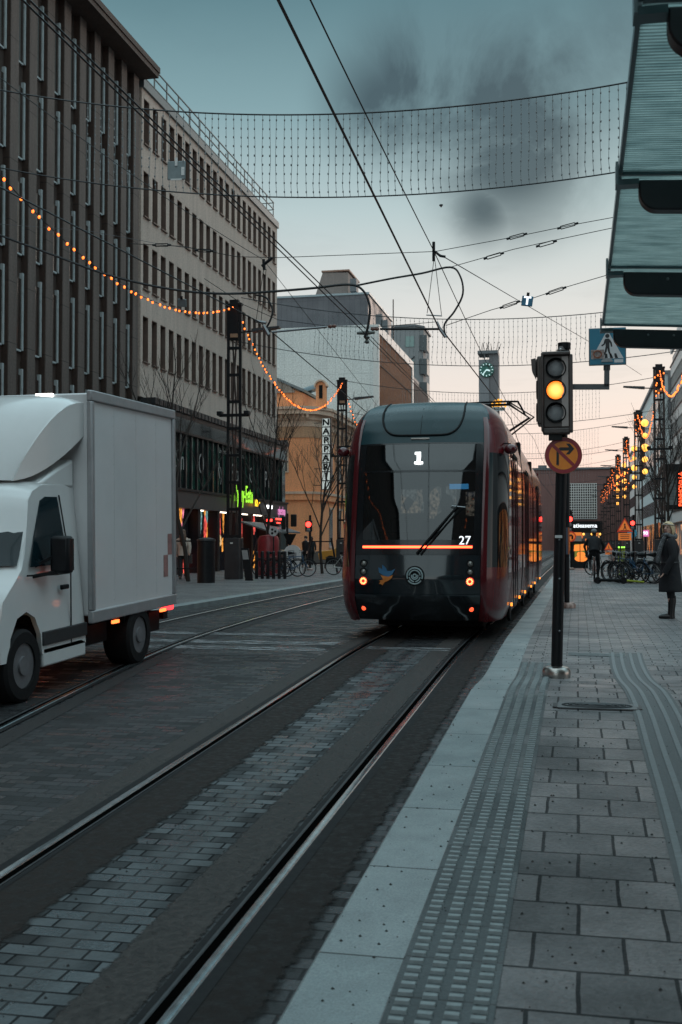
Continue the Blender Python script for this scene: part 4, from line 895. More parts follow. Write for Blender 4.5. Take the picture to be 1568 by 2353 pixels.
wire('span_wire', 'thin span wire holding the small blue T plate', P20((1025, 748), (1130, 712), (1210, 690), (1300, 660), (1420, 625)), .007)
wire('span_wire', 'thin wire falling from the wire crossing down past the blue crossing sign', [at_y(1003, 580, 20.2), at_y(1170, 678, 30), at_y(1380, 800, 45), at_y(1475, 862, 57)], .010)
wire('span_wire', 'faint thin wire before the ribbed building above the bulbs', P20((0, 515), (200, 530), (380, 563), (500, 578)), .004, M('thin_wire', (.12, .13, .14), .5, var=0))
wire('span_wire', 'low span wire carrying the two pull off rods', P20((470, 640), (560, 700), (640, 735), (760, 750), (860, 752), (1000, 740)), .006)
tb = MB().tube([(-.16, 0, 0), (-.10, 0, 0)], .018, 6).tube([(.10, 0, 0), (.16, 0, 0)], .018, 6).bar((-.11, 0, .022), (.11, 0, .022), .012, .012).bar((-.11, 0, -.022), (.11, 0, -.022), .012, .012).mesh('turnbuckle')
for k, (u, v, a_, lb) in enumerate(((1188, 543, 12, 'on the highest span wire'), (1305, 519, 12, 'on the highest span wire close to the shelter roof'), (1256, 560, 13, 'on the middle span wire'), (1135, 588, 14, 'on the middle span wire near the cable loop'), (1278, 668, 17, 'right of the blue T plate'), (1172, 700, 17, 'left of the blue T plate'), (372, 563, -3, 'over the window rows of the office block'), (470, 576, -5, 'on the faint wire close to the first far post'))):
    o = inst('turnbuckle', tb, None, at_y(u, v, 20.15), (0, R(-a_), 0), black); tag(o, 'small turnbuckle ' + lb, 'turnbuckle', 'turnbuckles in the span wires'); o.scale = (1.2,) * 3
# registration rods
def rod(label, a, c, side):
    p, q = at_y(*a, 20.2), at_y(*c, 20.2)
    t = thing('pull_off_rod', label, 'rod', p, group='pull off rods')
    MB().tube([p, q], .022, 7).build('tube', galv if side else black, t, world=True)
    d = (q - p).normalized(); e = q if side else p; s = 1 if side else -1
    MB().tube([e + d * s * .02, e + d * s * .06, e + d * s * .1, e + d * s * .14, e + d * s * .18], [.02, .04, .025, .04, .02], 8).build('insulator', M('insulator_red', (.18, .08, .06), .4), t, world=True)
rod('grey steel rod reaching right from the office block corner', (625, 763), (752, 751), True)
rod('dark steel rod reaching left from the contact wire', (874, 756), (1010, 756), False)
# droppers at the wire crossing
t = thing('wire_hanger', 'wire hanger with two thin droppers above the contact wire', 'hanger', at_y(998, 560, 20.2))
MB().tube(P20((997, 556), (997, 600)), .03, 6).tube(P20((1000, 578), (1012, 588), (1024, 590)), .025, 6).build('clamp', black, t, world=True)
MB().tube(P20((997, 600), (982, 720)), .006, 4).tube(P20((1000, 600), (1015, 724)), .006, 4).build('dropper', black, t, world=True)
MB().tube(P20((980, 724), (1016, 726)), .012, 5).tube(P20((1004, 740), (1012, 758), (1024, 775)), .03, 6).build('spreader', galv, t, world=True)
t = thing('wire_hanger', 'wire hanger over the other track before the office block corner', 'hanger', at_y(606, 598, 20.2))
MB().tube(P20((606, 596), (608, 620)), .03, 6).tube(P20((602, 612), (626, 592)), .03, 6).build('clamp', black, t, world=True)
MB().tube(P20((606, 620), (588, 742)), .006, 4).tube(P20((612, 618), (600, 740)), .006, 4).build('dropper', black, t, world=True)
MB().tube(P20((588, 738), (612, 742)), .03, 6).tube(P20((606, 748), (618, 770)), .04, 6).build('spreader', galv, t, world=True)
def plate(name, label, u, v, wd, hd, Y, rot, mat, txt=None):
    p = at_y(u, v, Y); t = thing(name, label, 'sign', p, rot=rot)
    MB().box((0, 0, 0), (wd, .03, hd)).build('plate', mat, t, bevel=.03 if wd > .3 else .01)
    MB().bar((0, -.02, hd / 2 - (.1 if wd > .3 else .01)), (0, -.02, hd / 2 + .06), .05, .02).build('clip', wpaint if wd > .3 else black, t)
    if txt: o = link('lettering', text_mesh(txt, .2, .004, .008), wlet, t, (0, -.02, 0), FACE_S)
    return t
t = plate('wire_plate', 'large pale grey plate clipped to the twin feeder cables', 406, 392, .36, .37, 20, (0, 0, .1), M('plate_back', (.20, .24, .25), .5, .3))
MB().box((.13, -.02, -.02), (.06, .01, .16)).build('sticker', wpaint, t); MB().box((0, -.02, -.18), (.22, .012, .03)).build('rib', wpaint, t)
plate('wire_plate', 'small grey plate on a wire above the lights at the first far post', 419, 696, .20, .16, 21, (.3, .15, -.2), M('plate_back', (.20, .24, .25), .5, .3))
plate('wire_sign', 'small blue T plate hung on a span wire', 1212, 692, .20, .185, 20.1, (0, R(8), 0), M('sign_blue', (.03, .16, .27), .45), 'T')
wire('bird', 'small dark bird flying in the sky under the nearest net', [at_y(1010, 471, 60), at_y(1014, 473, 60), at_y(1018, 470, 60)], [.04, .1, .03], black, 6, None, 'bird')
# ------------------------------------------------------------------ shelter roof
t = thing('stop_shelter', 'tram stop shelter roof of ribbed glass panels on dark rounded beams', 'shelter', (1.7, 6, walk_z(6)))
zE = lambda Y: 3.42
Xe = at_z(1430, 398, 3.42).x
ye = [at_z(1390, 745, 3.42).y, at_z(1406, 612, 3.42).y, at_z(1430, 398, 3.42).y, at_z(1474, -2, 3.42).y]; ye.append(2 * ye[3] - ye[2])
gl = M('ribbed_glass', (.30, .37, .37), .35, var=0); nt, N, L, bs = nodes(gl)
bs.inputs['Transmission Weight'].default_value = 0; bs.inputs['Specular IOR Level'].default_value = .3
tr = N.new('ShaderNodeBsdfTranslucent'); tp = N.new('ShaderNodeBsdfTransparent'); ms = N.new('ShaderNodeMixShader'); ms2 = N.new('ShaderNodeMixShader')
tc = N.new('ShaderNodeTexCoord'); mp = N.new('ShaderNodeMapping'); mp.inputs['Scale'].default_value = (1.2, 9, 1); L(tc.outputs['Object'], mp.inputs[0])
nz = N.new('ShaderNodeTexNoise'); nz.inputs['Scale'].default_value = 3.2; nz.inputs['Detail'].default_value = 9; nz.inputs['Roughness'].default_value = .7; L(mp.outputs[0], nz.inputs['Vector'])
wv = N.new('ShaderNodeTexWave'); wv.wave_type = 'BANDS'; wv.bands_direction = 'Y'; wv.inputs['Scale'].default_value = 11; wv.inputs['Distortion'].default_value = .4; L(tc.outputs['Object'], wv.inputs['Vector'])
rp = N.new('ShaderNodeValToRGB'); L(nz.outputs['Fac'], rp.inputs[0]); e = rp.color_ramp.elements
e[0].position = .33; e[0].color = (.38, .48, .48, 1); e[1].position = .72; e[1].color = (.85, .95, .93, 1)
mw = N.new('ShaderNodeMapRange'); L(wv.outputs['Fac'], mw.inputs[0]); mw.inputs[3].default_value = .5; mw.inputs[4].default_value = 1.1
mx = N.new('ShaderNodeMix'); mx.data_type = 'RGBA'; mx.blend_type = 'MULTIPLY'; mx.inputs[0].default_value = 1; L(rp.outputs[0], mx.inputs[6]); L(mw.outputs[0], mx.inputs[7])
L(mx.outputs[2], tr.inputs[0]); L(mx.outputs[2], bs.inputs['Base Color']); L(mx.outputs[2], tp.inputs[0])
ms.inputs[0].default_value = .72; ms2.inputs[0].default_value = .45
L(bs.outputs[0], ms.inputs[1]); L(tr.outputs[0], ms.inputs[2]); L(ms.outputs[0], ms2.inputs[1]); L(tp.outputs[0], ms2.inputs[2]); L(ms2.outputs[0], N['Material Output'].inputs['Surface'])
edge = M('glass_edge', (.05, .10, .11), .3, var=0)
zr_ = lambda x: 3.42 - .06 * (x - Xe)
for i in range(4):
    a, c = ye[i] - .02, ye[i + 1] + .04
    pn = MB().prism([(Xe, zr_(Xe)), (2.0, zr_(2.0)), (2.0, zr_(2.0) + .012), (Xe, zr_(Xe) + .012)], lambda x, z: (x, c, z), (0, a - c, 0)).build('glass_panel', gl, t, world=True)
    MB().b2((Xe - .02, c, zr_(Xe) - .02), (Xe - .001, a, zr_(Xe) + .03)).build('edge_trim', edge, pn, world=True)
    MB().prism([(Xe, 0), (2.0, 0), (2.0, -.025), (Xe, -.025)], lambda x, z: (x, a + .001, zr_(x) + .010 + z), (0, .025, 0)).build('glass_edge', edge, pn, world=True)
beam = M('beam_dark', (.018, .02, .024), .42, 0, .2, 8)
for i in range(4):
    Y = ye[i]; x0 = Xe + .085 if i else Xe + .08
    zt_ = lambda x: zr_(x) - .045
    h = .165
    prof = [(x0, zt_(x0))] + [(x0 + .10 - .10 * math.cos(a_), zt_(x0) - h + .10 - .10 * math.sin(a_)) for a_ in [math.pi / 2 * k / 6 for k in range(7)]] + [(2.0, zt_(2.0) - h), (2.0, zt_(2.0))]
    bo = MB().prism(prof, lambda x, z: (x, Y - .03, z), (0, .09, 0)).build('beam', beam, t, world=True, bevel=.008)
    MB().b2((Xe - .035, Y - .06, zr_(Xe) - .075), (Xe - .021, Y + .05, zr_(Xe) + .045)).b2((Xe - .021, Y - .04, zr_(Xe) - .075), (x0, Y + .04, zr_(Xe) - .045)).build('clip', edge, bo, world=True)
    bl_ = MB()
    for bx_ in (.30, .52, .74): bl_.sphere((x0 + bx_, Y - .034, zt_(x0 + bx_) - .05), .011, 8, 5)
    bl_.build('bolts', galv, bo, world=True)
    MB().tube([(1.75, Y + .01, walk_z(Y)), (1.75, Y + .01, zt_(1.75) - .05)], .06, 12).build('post', beam, t, world=True)
MB().b2((1.98, ye[4], 3.0), (2.1, ye[0], 3.4)).build('gutter', beam, t, world=True)
# ------------------------------------------------------------------ signal pole with signs
PY = 11.55
base = on_walk(1279, 1556); PY = base.y
top = at_y(1297, 792, PY)
t = thing('traffic_light', 'amber traffic light on a black pole with crossing and no right turn signs', 'traffic light', base)
def PP(f): return base.lerp(top, f)
MB().tube([PP(0), PP(.62), PP(1)], [.060, .058, .058], 20).build('pole', black, t, smooth=True, world=True)
MB().lathe([(.145, 0), (.150, .03), (.147, .075), (.125, .105), (.07, .118), (.06, .12)], (0, 0, .0), 28).build('base_cap', chrome, t, smooth=True)
MB().sphere((0.0, -.148, .06), .008, 8, 5).build('cap_screw', wpaint, t)
tp_ = PP(.995); MB().tube([tp_ - Vector((0, 0, .03)), tp_ + Vector((0, 0, .035))], .068, 20).build('pole_cap', black, t, world=True)
MB().box(at_y(1284, 1483 - 250, PY - .06) , (.075, .012, .03)).build('sticker', wpaint, t, world=True)
s = MB(); 
for v in (1240, 1330, 1450): c = at_y(1286, v, PY - .055); s.sphere(c, .012, 8, 5)
s.build('clamp_screw', galv, t, world=True)
hy = PY - .16
c0, c1 = at_y(1246, 812, hy), at_y(1316, 990, hy)
xc, zc = at_y(1277, 897, hy).x, at_y(1277, 897, hy).z
hm_ = M('signal_housing', (.075, .058, .054), .42, 0, .2, 12)
wd = .285; x0 = at_y(1247, 900, hy).x
hd_ = MB().b2((x0, hy, c1.z + .03), (x0 + wd, hy + .20, c0.z - .01)).build('signal_head', hm_, t, world=True, bevel=.02)
# curved hood frame round the head
n = 12; arcp = [(x0 - .004 + (wd + .03) * i / n, -.05 * math.sin(math.pi * i / n)) for i in range(n + 1)]
MB().prism([(a, hy - .055 - .0 + .0 * b_) for a, b_ in ()] or [(x0 - .006, hy - .05), (x0 + wd + .006, hy - .05), (x0 + wd + .006, hy + .01), (x0 - .006, hy + .01)], lambda a, c: (a, c, c0.z - .03), (0, 0, .04)).build('hood_top', hm_, hd_, world=True, bevel=.012)
MB().b2((x0 - .014, hy - .055, c1.z), (x0 + .012, hy + .08, c0.z)).build('hood_side', hm_, hd_, world=True, bevel=.01)
MB().b2((x0 + wd - .012, hy - .03, c1.z - .01), (x0 + wd + .03, hy + .12, c0.z - .02)).build('hood_side', hm_, hd_, world=True, bevel=.012)
MB().b2((x0 + .0, hy - .03, c1.z - .03), (x0 + wd, hy + .12, c1.z + .035)).build('hood_base', hm_, hd_, world=True, bevel=.015)
MB().b2((x0 + wd - .085, hy - .012, c1.z + .05), (x0 + wd - .016, hy - .003, c0.z - .04)).build('side_plate', M('pale_plate', (.42, .36, .34), .4, 0, .1, 6), hd_, world=True)
lensm = M('lens_clear', (.10, .105, .11), .18, var=0, coat=.4); nt, N, L, bs = nodes(lensm)
tc = N.new('ShaderNodeTexCoord'); wv = N.new('ShaderNodeTexWave'); wv.bands_direction = 'Z'; wv.inputs['Scale'].default_value = 26; wv.inputs['Distortion'].default_value = 1.2; L(tc.outputs['Object'], wv.inputs['Vector'])
rp = N.new('ShaderNodeValToRGB'); L(wv.outputs['Fac'], rp.inputs[0]); rp.color_ramp.elements[0].color = (.06, .062, .066, 1); rp.color_ramp.elements[1].color = (.34, .35, .36, 1); L(rp.outputs[0], bs.inputs['Base Color'])
bp = N.new('ShaderNodeBump'); bp.inputs['Strength'].default_value = .5; bp.inputs['Distance'].default_value = .004; L(wv.outputs['Fac'], bp.inputs['Height']); L(bp.outputs[0], bs.inputs['Normal'])
amb = M('amber_lens', (.9, .5, .1), .3, var=0, emit=(1, .55, .09), es=14); nt, N, L, bs = nodes(amb)
tc = N.new('ShaderNodeTexCoord'); ln = N.new('ShaderNodeVectorMath'); ln.operation = 'LENGTH'; L(tc.outputs['Object'], ln.inputs[0])
rp = N.new('ShaderNodeValToRGB'); dv_ = math_n(N, 'DIVIDE', b=.1); L(ln.outputs['Value'], dv_.inputs[0]); L(dv_.outputs[0], rp.inputs[0])
rp.color_ramp.elements[0].color = (1, .36, .075, 1); rp.color_ramp.elements[0].position = .35; rp.color_ramp.elements[1].color = (.50, .085, .004, 1); rp.color_ramp.elements[1].position = .98
wv = N.new('ShaderNodeTexWave'); wv.bands_direction = 'Z'; wv.inputs['Scale'].default_value = 26; wv.inputs['Distortion'].default_value = 1; L(tc.outputs['Object'], wv.inputs['Vector'])
mr = N.new('ShaderNodeMapRange'); L(wv.outputs['Fac'], mr.inputs[0]); mr.inputs[3].default_value = 1.5; mr.inputs[4].default_value = 2.7; L(mr.outputs[0], bs.inputs['Emission Strength']); L(rp.outputs[0], bs.inputs['Emission Color'])
lme = MB().lathe([(0, -.022), (.05, -.018), (.08, -.010), (.097, 0)], (0, 0, 0), 28, 'y').mesh('lens', True)
def visor_mesh():
    b = MB(); a0, a1 = R(-35), R(215); n = 26
    vs = []; fs = []
    for i in range(n + 1):
        a_ = a0 + (a1 - a0) * i / n; f = max(0, math.sin(a_)); d = .05 + .10 * max(0, math.sin((a_ + R(35)) * 180 / 250)) ** 1
        for rr, y in ((.106, .0), (.106, -d), (.101, -d), (.101, 0)): vs.append((rr * math.cos(a_), y, rr * math.sin(a_)))
    for i in range(n):
        for k in range(3): fs.append((i * 4 + k, i * 4 + k + 1, (i + 1) * 4 + k + 1, (i + 1) * 4 + k))
    return b.add(vs, fs).mesh('visor', True)
vme = visor_mesh()
rng = MB().lathe([(.097, .003), (.097, -.014), (.108, -.014), (.108, .003)], (0, 0, 0), 28, 'y').mesh('lens_ring')
for v, mt in ((846.5, lensm), (896.8, amb), (948.5, lensm)):
    p = at_y(1277.6, v, hy); p.y = hy - .004
    lo = inst('lens', lme.copy(), hd_, p - Vector(t.location), None, mt)
    inst('lens_ring', rng, lo, (0, 0, 0), None, blackm)
    if mt is not amb: vo_ = inst('visor', vme, lo, (0, 0, 0), None, blackm); vo_.scale = (1, .45, 1)
    else: vo_ = inst('visor', vme, lo, (0, 0, 0), None, blackm); vo_.scale = (1, .35, 1)
# second head turned to the side street
s0, s1 = at_y(1235, 822, PY + .05), at_y(1262, 977, PY + .05)
sh = MB().b2((s0.x, PY - .06, s1.z), (s1.x, PY + .24, s0.z)).build('side_head', hm_, t, world=True, bevel=.015)
b = MB()
for v in (846, 896, 948):
    c = at_y(1234, v, PY + .09); b.tube([c + Vector((-.005, 0, 0)), c + Vector((.02, 0, 0))], .10, 18)
b.build('side_lens_ring', blackm, sh, world=True)
c = at_y(1232, 850, PY + .09); MB().prism([(0, .11), (-.05, .10), (-.04, -.02), (0, -.10)], lambda a, z: (c.x + a, PY - .02, c.z + z), (0, .2, 0)).build('side_visor', hm_, sh, world=True)
b = MB()
for dx in (.012, .035): b.b2((s0.x + dx, PY - .068, s1.z + .03), (s0.x + dx + .008, PY - .061, s0.z - .03))
b.build('side_seam', M('housing_edge', (.12, .09, .075), .4), sh, world=True)
MB().tube([at_y(1290, 806, PY - .05), at_y(1290, 796, PY - .05)], [.05, .025], 10).build('head_bracket', hm_, t, world=True)
p = at_y(1289, 803, PY - .08); MB().sphere(p, .016, 8, 6).build('bracket_bolt', wpaint, t, world=True)
MB().b2((x0 + .06, hy + .03, c1.z - .09), (x0 + .2, hy + .12, c1.z - .02)).build('head_bracket', black, t, world=True)
# arm and crossing sign
a0, a1, a2 = at_y(1314, 889, PY), at_y(1394.5, 889, PY), at_y(1395, 838, PY)
MB().bar(a0, a1 + Vector((.028, 0, 0)), .05, .055).build('arm', M('arm_steel', (.10, .105, .11), .4, .6, .2, 20), t, world=True)
MB().bar(a1, a2, .055, .05, (0, 1, 0)).tube([a1.lerp(a2, .75), a2 + Vector((0, 0, .012))], .036, 14).build('arm', M('arm_steel', (.10, .105, .11)), t, world=True)
s0, s1 = at_y(1353, 755, PY - .05), at_y(1439.5, 838, PY - .05)
sx, sz = (s0.x + s1.x) / 2, (s0.z + s1.z) / 2; sw, shh = (s1.x - s0.x), (s0.z - s1.z)
ys_ = PY - .06
cs = MB().box((sx, ys_ + .012, sz), (sw, .018, shh)).build('crossing_sign', M('sign_rim', (.16, .20, .22), .4, .4), t, world=True, bevel=.006)
blue = M('sign_blue_face', (.012, .20, .31), .38, 0, .06, 4)
MB().box((sx, ys_ + .0015, sz), (sw * .95, .002, shh * .95)).build('face', blue, cs, world=True)
wh = M('sign_white_face', (.72, .73, .74), .4, 0, .05, 4)
k = sw / 2
MB().prism([(sx - .86 * k, sz - .68 * k), (sx + .86 * k, sz - .68 * k), (sx, sz + .92 * k)], lambda a, c: (a, ys_ - .0005, c), (0, -.0015, 0)).build('triangle', wh, cs, world=True)
def blob(b, pts, y): b.prism([(sx + a * k, sz + c * k) for a, c in pts], lambda a, c: (a, y, c), (0, -.0015, 0))
ink = M('sign_black', (.006, .008, .012), .4, var=0)
b = MB(); ya = ys_ - .0022
b.prism([(sx + (.0 + .115 * math.cos(i * .449)) * k, sz + (.58 + .115 * math.sin(i * .449)) * k) for i in range(14)], lambda a, c: (a, ya, c), (0, -.0015, 0))
blob(b, [(-.10, .42), (.06, .43), (.12, .38), (.24, .20), (.26, -.02), (.19, -.03), (.15, .16), (.11, .22), (.11, -.06), (.14, -.30), (.25, -.56), (.19, -.58), (.05, -.34), (-.01, -.10), (-.05, -.32), (-.22, -.58), (-.28, -.52), (-.15, -.28), (-.10, -.02), (-.10, .20), (-.14, .10), (-.29, .0), (-.33, .07), (-.21, .16), (-.16, .34)], ya)
for a, c in ((-.16, .03), (.16, .14), (.42, .15)): blob(b, [(a - .02, -.66), (a + c, -.66), (a + c - .10, -.40), (a - .06, -.40)] if a > 0 else [(-.16, -.66), (.02, -.66), (-.02, -.40), (-.12, -.40)], ya)
b.build('walking_figure', ink, cs, world=True)
MB().box((sx - .53 * k, ys_ - .0045, sz - .42 * k), (.70 * k, .001, .50 * k)).build('sticker', M('worn_sticker', (.34, .27, .25), .5, 0, .8, 28), cs, world=True)
MB().tube([(sx - .53 * k + .21 * k * math.cos(i * .42), ys_ - .006, sz - .42 * k + .19 * k * math.sin(i * .42)) for i in range(16)], .007, 5).build('sticker_ring', M('sticker_red', (.30, .09, .04), .5, 0, .5, 40), cs, world=True)
MB().box((sx + .60 * k, ys_ - .0015, sz - .82 * k), (.48 * k, .001, .18 * k)).build('label', wh, cs, world=True)
cl = MB(); pc_ = Vector((sx + .03 * k, 0, sz - .98 * k))
cl.prism([(a2.x + .062 * math.cos(a_), a2.z + .02 + .04 * math.sin(a_)) for a_ in [math.pi * i / 8 for i in range(9)]], lambda a, c: (a, ys_ - .002, c), (0, -.006, 0)).build('clamp', galv, cs, world=True)
# no right turn sign
ct = at_y(1295, 1046.6, PY - .075); rr = 41.5 * (PY - .07) / FD
ns = MB().lathe([(0, .01), (rr, .01), (rr, 0), (0, 0)], ct, 40, 'y').build('turn_sign', M('sign_rim_orange', (.45, .16, .06), .4), t, world=True)
MB().lathe([(0, -.003), (rr * .975, -.003), (rr * .975, -.0005), (0, -.0005)], ct, 40, 'y').build('red_ring', M('sign_maroon', (.34, .014, .028), .35, 0, .12, 8), ns, world=True)
yf = M('sign_orange', (.98, .285, .022), .38, 0, .12, 9)
MB().lathe([(0, -.005), (rr * .77, -.005), (rr * .77, -.0032), (0, -.0032)], ct, 36, 'y').build('face', yf, ns, world=True)
def onsign(b, pts, dy): b.prism([(ct.x + a * rr, ct.z + c * rr) for a, c in pts], lambda a, c: (a, ct.y + dy, c), (0, -.0012, 0))
b = MB(); onsign(b, [(-.38, -.54), (-.33, -.49), (-.29, -.58), (-.24, -.50), (-.23, .18), (-.16, .26), (.30, .26), (.13, .05), (.32, .05), (.58, .35), (.34, .64), (.15, .64), (.30, .44), (-.18, .44), (-.36, .30)], -.0052)
b.build('arrow', ink, ns, world=True)
b = MB(); onsign(b, [(-.62, .50), (-.50, .62), (.60, -.48), (.48, -.60)], -.0068)
b.build('bar', M('sign_maroon', (.34, .014, .028)), ns, world=True)
# second black pole close behind
p = on_walk(1303, 1397)
t = thing('signal_pole', 'plain black pole with pale foot cap standing behind the amber traffic light', 'pole', p)
MB().tube([(0, 0, 0), (.02, 0, 3.1)], .055, 16).build('pole', black, t, smooth=True)
MB().lathe([(.15, 0), (.15, .07), (.12, .11), (.055, .115)], (.03, 0, 0), 24).build('base_cap', M('pale_cap', (.34, .25, .22), .4, .5, .2, 12), t, smooth=True)
MB().b2((.03, -.075, 1.1), (.065, -.055, 1.65)).build('reflector', M('reflector_orange', (.45, .12, .04), .4), t)
MB().b2((-.01, -.075, 1.1), (.029, -.055, 1.65)).build('reflector', M('reflector_blue', (.06, .09, .13), .4), t)
# ------------------------------------------------------------------ far signals and signs
def far_signal(label, u, v, Y, lens_r=.12, ped=False, no_left=False):
    p = at_y(u, v, Y); t = thing('traffic_light', label, 'traffic light', (p.x, Y, walk_z(Y)), group='far traffic lights')
    MB().tube([(p.x + .05, Y + .15, walk_z(Y)), (p.x + .05, Y + .15, p.z + .45)], .06, 10).build('pole', black, t, world=True)
    h = MB().b2((p.x - .17, Y, p.z - (.35 if ped else .72)), (p.x + .17, Y + .14, p.z + .2)).build('signal_head', black, t, world=True, bevel=.03)
    MB().lathe([(0, -.03), (lens_r, 0)], (p.x, Y - .005, p.z), 16, 'y').build('lens', redl, h, world=True)
    for k in ((1,) if ped else (1, 2)): MB().lathe([(0, -.03), (.1, 0)], (p.x, Y - .005, p.z - .27 * k), 14, 'y').build('lens', lensm, h, world=True)
    MB().lathe([(.16, 0), (.16, .07), (.1, .11), (.06, .115)], (p.x + .05, Y + .15, walk_z(Y)), 16).build('base_cap', M('pale_cap', (.34, .25, .22)), t, world=True)
    if no_left:
        c = at_y(1312, 1233, Y - .2); r = .26
        s_ = MB().lathe([(0, .01), (r, .01), (r, 0), (0, 0)], c, 24, 'y').build('turn_sign', M('sign_red', (.5, .03, .02), .4, emit=(1, .1, .03), es=.12, var=0), t, world=True)
        MB().lathe([(0, -.004), (r * .76, -.004), (0, -.003)], c, 24, 'y').build('face', M('sign_orange_lit', (.75, .2, .04), .4, emit=(1, .25, .04), es=.25, var=0), s_, world=True)
        MB().tube([c + Vector((x * r, -.02, z * r)) for x, z in ((.3, -.5), (.3, .1), (.1, .3), (-.3, .15))], .05, 6).build('arrow', ink, s_, world=True)
        MB().bar(c + Vector((-.2, -.012, .22)), c + Vector((.22, -.012, -.22)), .05, .01).build('bar', M('sign_red', (.5, .03, .02)), s_, world=True)
    return t
far_signal('red traffic light with a small no left turn sign, right behind the black pole', 1310, 1193, 56, .13, no_left=True)
far_signal('red pedestrian signal left of the small tree near the bicycles', 1454, 1202, 62, .12, True)
far_signal('red pedestrian signal at the orange building corner', 709, 1205, 52, .14, True)
t = thing('traffic_light', 'dark unlit traffic light seen from behind at the shop corner', 'traffic light', at_y(671, 1290, 56)); p = at_y(671, 1195, 56)
MB().tube([(p.x - .25, 56, .1), (p.x - .25, 56, p.z + .35)], .06, 8).build('pole', black, t, world=True)
MB().b2((p.x - .05, 55.9, p.z - .35), (p.x + .25, 56.1, p.z + .3)).b2((p.x - .55, 55.9, p.z - .5), (p.x - .35, 56.1, p.z + .2)).build('signal_head', black, t, world=True, bevel=.04)
q = at_y(668, 1240, 56); MB().prism([(q.x - .35, q.z + .3), (q.x + .35, q.z + .3), (q.x, q.z - .4)], lambda a, c: (a, 55.85, c), (0, .04, 0)).build('yield_sign', blackm, t, world=True)
def tri_sign(label, u, v, s, Y, plate_):
    p = at_y(u, v, Y); t = thing('road_sign', label, 'road sign', (p.x, Y, walk_z(Y)), group='orange triangular signs')
    MB().tube([(p.x + .02, Y + .06, walk_z(Y)), (p.x + .02, Y + .06, p.z + .1)], .04, 8).build('pole', galv, t, world=True)
    def T(k): return [(p.x - s * k, p.z - s * .8 * k), (p.x + s * k, p.z - s * .8 * k), (p.x, p.z + s * k)]
    f = MB().prism(T(1), lambda a, c: (a, Y, c), (0, .03, 0)).build('red_border', M('sign_red', (.5, .03, .02)), t, world=True)
    MB().prism(T(.74), lambda a, c: (a, Y - .004, c), (0, .003, 0)).build('face', M('sign_orange_lit', (.75, .2, .04)), f, world=True)
    b = MB(); b.sphere((p.x, Y - .01, p.z + .16 * s), .10 * s, 8, 5, (1, .2, 1)); b.prism([(p.x + a * s, p.z + c * s) for a, c in ((-.06, .05), (.08, .05), (.14, -.2), (.22, -.5), (.12, -.5), (.03, -.25), (-.1, -.5), (-.2, -.5), (-.06, -.2))], lambda a, c: (a, Y - .012, c), (0, .006, 0)); b.b2((p.x - .5 * s, Y - .012, p.z - .62 * s), (p.x + .5 * s, Y - .006, p.z - .56 * s))
    b.build('walking_figure', ink, f, world=True)
    if plate_:
        pl = MB().b2((p.x - s * .8, Y, p.z - s * 1.85), (p.x + s * .8, Y + .03, p.z - s * .95)).build('text_plate', M('sign_orange_lit', (.75, .2, .04)), t, world=True)
        b = MB()
        for k in range(3): b.b2((p.x - s * .55, Y - .008, p.z - s * (1.2 + .22 * k)), (p.x + s * .55, Y - .002, p.z - s * (1.12 + .22 * k)))
        b.build('text_line', ink, pl, world=True)
tri_sign('larger orange crosswalk warning triangle with text plate above the bicycles', 1436, 1208, .43, 62, True)
tri_sign('smaller orange crosswalk warning triangle behind the cyclist', 1399, 1256, .36, 96, True)
p = at_y(1453, 1225, 74); t = thing('road_sign', 'round blue bicycle sign beside the red pedestrian signal', 'road sign', (p.x, 74, walk_z(74)))
MB().tube([(p.x, 74.08, walk_z(74)), (p.x, 74.08, p.z)], .04, 8).build('pole', galv, t, world=True)
f = MB().lathe([(0, .02), (.31, .02), (.31, 0), (0, 0)], (p.x, 74, p.z), 24, 'y').build('disc', M('sign_blue_round', (.03, .22, .34), .4, var=0, emit=(.05, .35, .5), es=.12), t, world=True)
b = MB()
for s in (-1, 1): b.tube([(p.x + s * .12 + .08 * math.cos(i * .52), 73.985, p.z - .05 + .08 * math.sin(i * .52)) for i in range(13)], .014, 5)
b.tube([(p.x - .12, 73.985, p.z - .05), (p.x - .03, 73.985, p.z + .09), (p.x + .07, 73.985, p.z + .08), (p.x + .12, 73.985, p.z - .05)], .014, 5).build('bicycle_symbol', wpaint, f, world=True)
# advertising stand and small notice boards in the distance
p0, p1 = at_y(1319, 1250, 60), at_y(1347.5, 1296, 60)
t = thing('advert_stand', 'lit advertising stand with an orange and green food poster', 'advertising stand', ((p0.x + p1.x) / 2, 60, walk_z(60)))
MB().b2((p0.x - .1, 60, walk_z(60)), (p1.x + .1, 60.3, p0.z + .15)).build('case', black, t, world=True)
po = M('poster_green', (.10, .12, .02), .4, 0, .3, 2, emit=(.35, .36, .06), es=.28); ps = MB().b2((p0.x + .04, 59.98, p1.z + .25), (p1.x - .04, 59.999, p0.z)).build('poster', po, t, world=True)
og = M('poster_orange', (.7, .2, .04), .4, 0, .4, 9, emit=(1, .26, .04), es=.75); xm = (p0.x + p1.x) / 2; zm = (p0.z + p1.z) / 2
for z_, s_ in ((zm + .42, 'BEEF'), (zm + .22, 'MIX')): pass
b = MB(); b.prism([(xm - .32, zm + .15), (xm + .36, zm + .2), (xm + .34, zm + .55), (xm - .3, zm + .48)], lambda a, c: (a, 59.97, c), (0, .008, 0))
b.sphere((xm + .05, 59.98, zm - .02), .2, 12, 8, (1.1, .05, .75)).sphere((xm + .05, 59.98, zm - .25), .3, 12, 8, (1.1, .05, .55)).build('poster_food', og, ps, world=True)
MB().bar((xm, 59.965, p0.z), (xm, 59.965, p1.z), .04, .02).build('frame_bar', black, t, world=True)
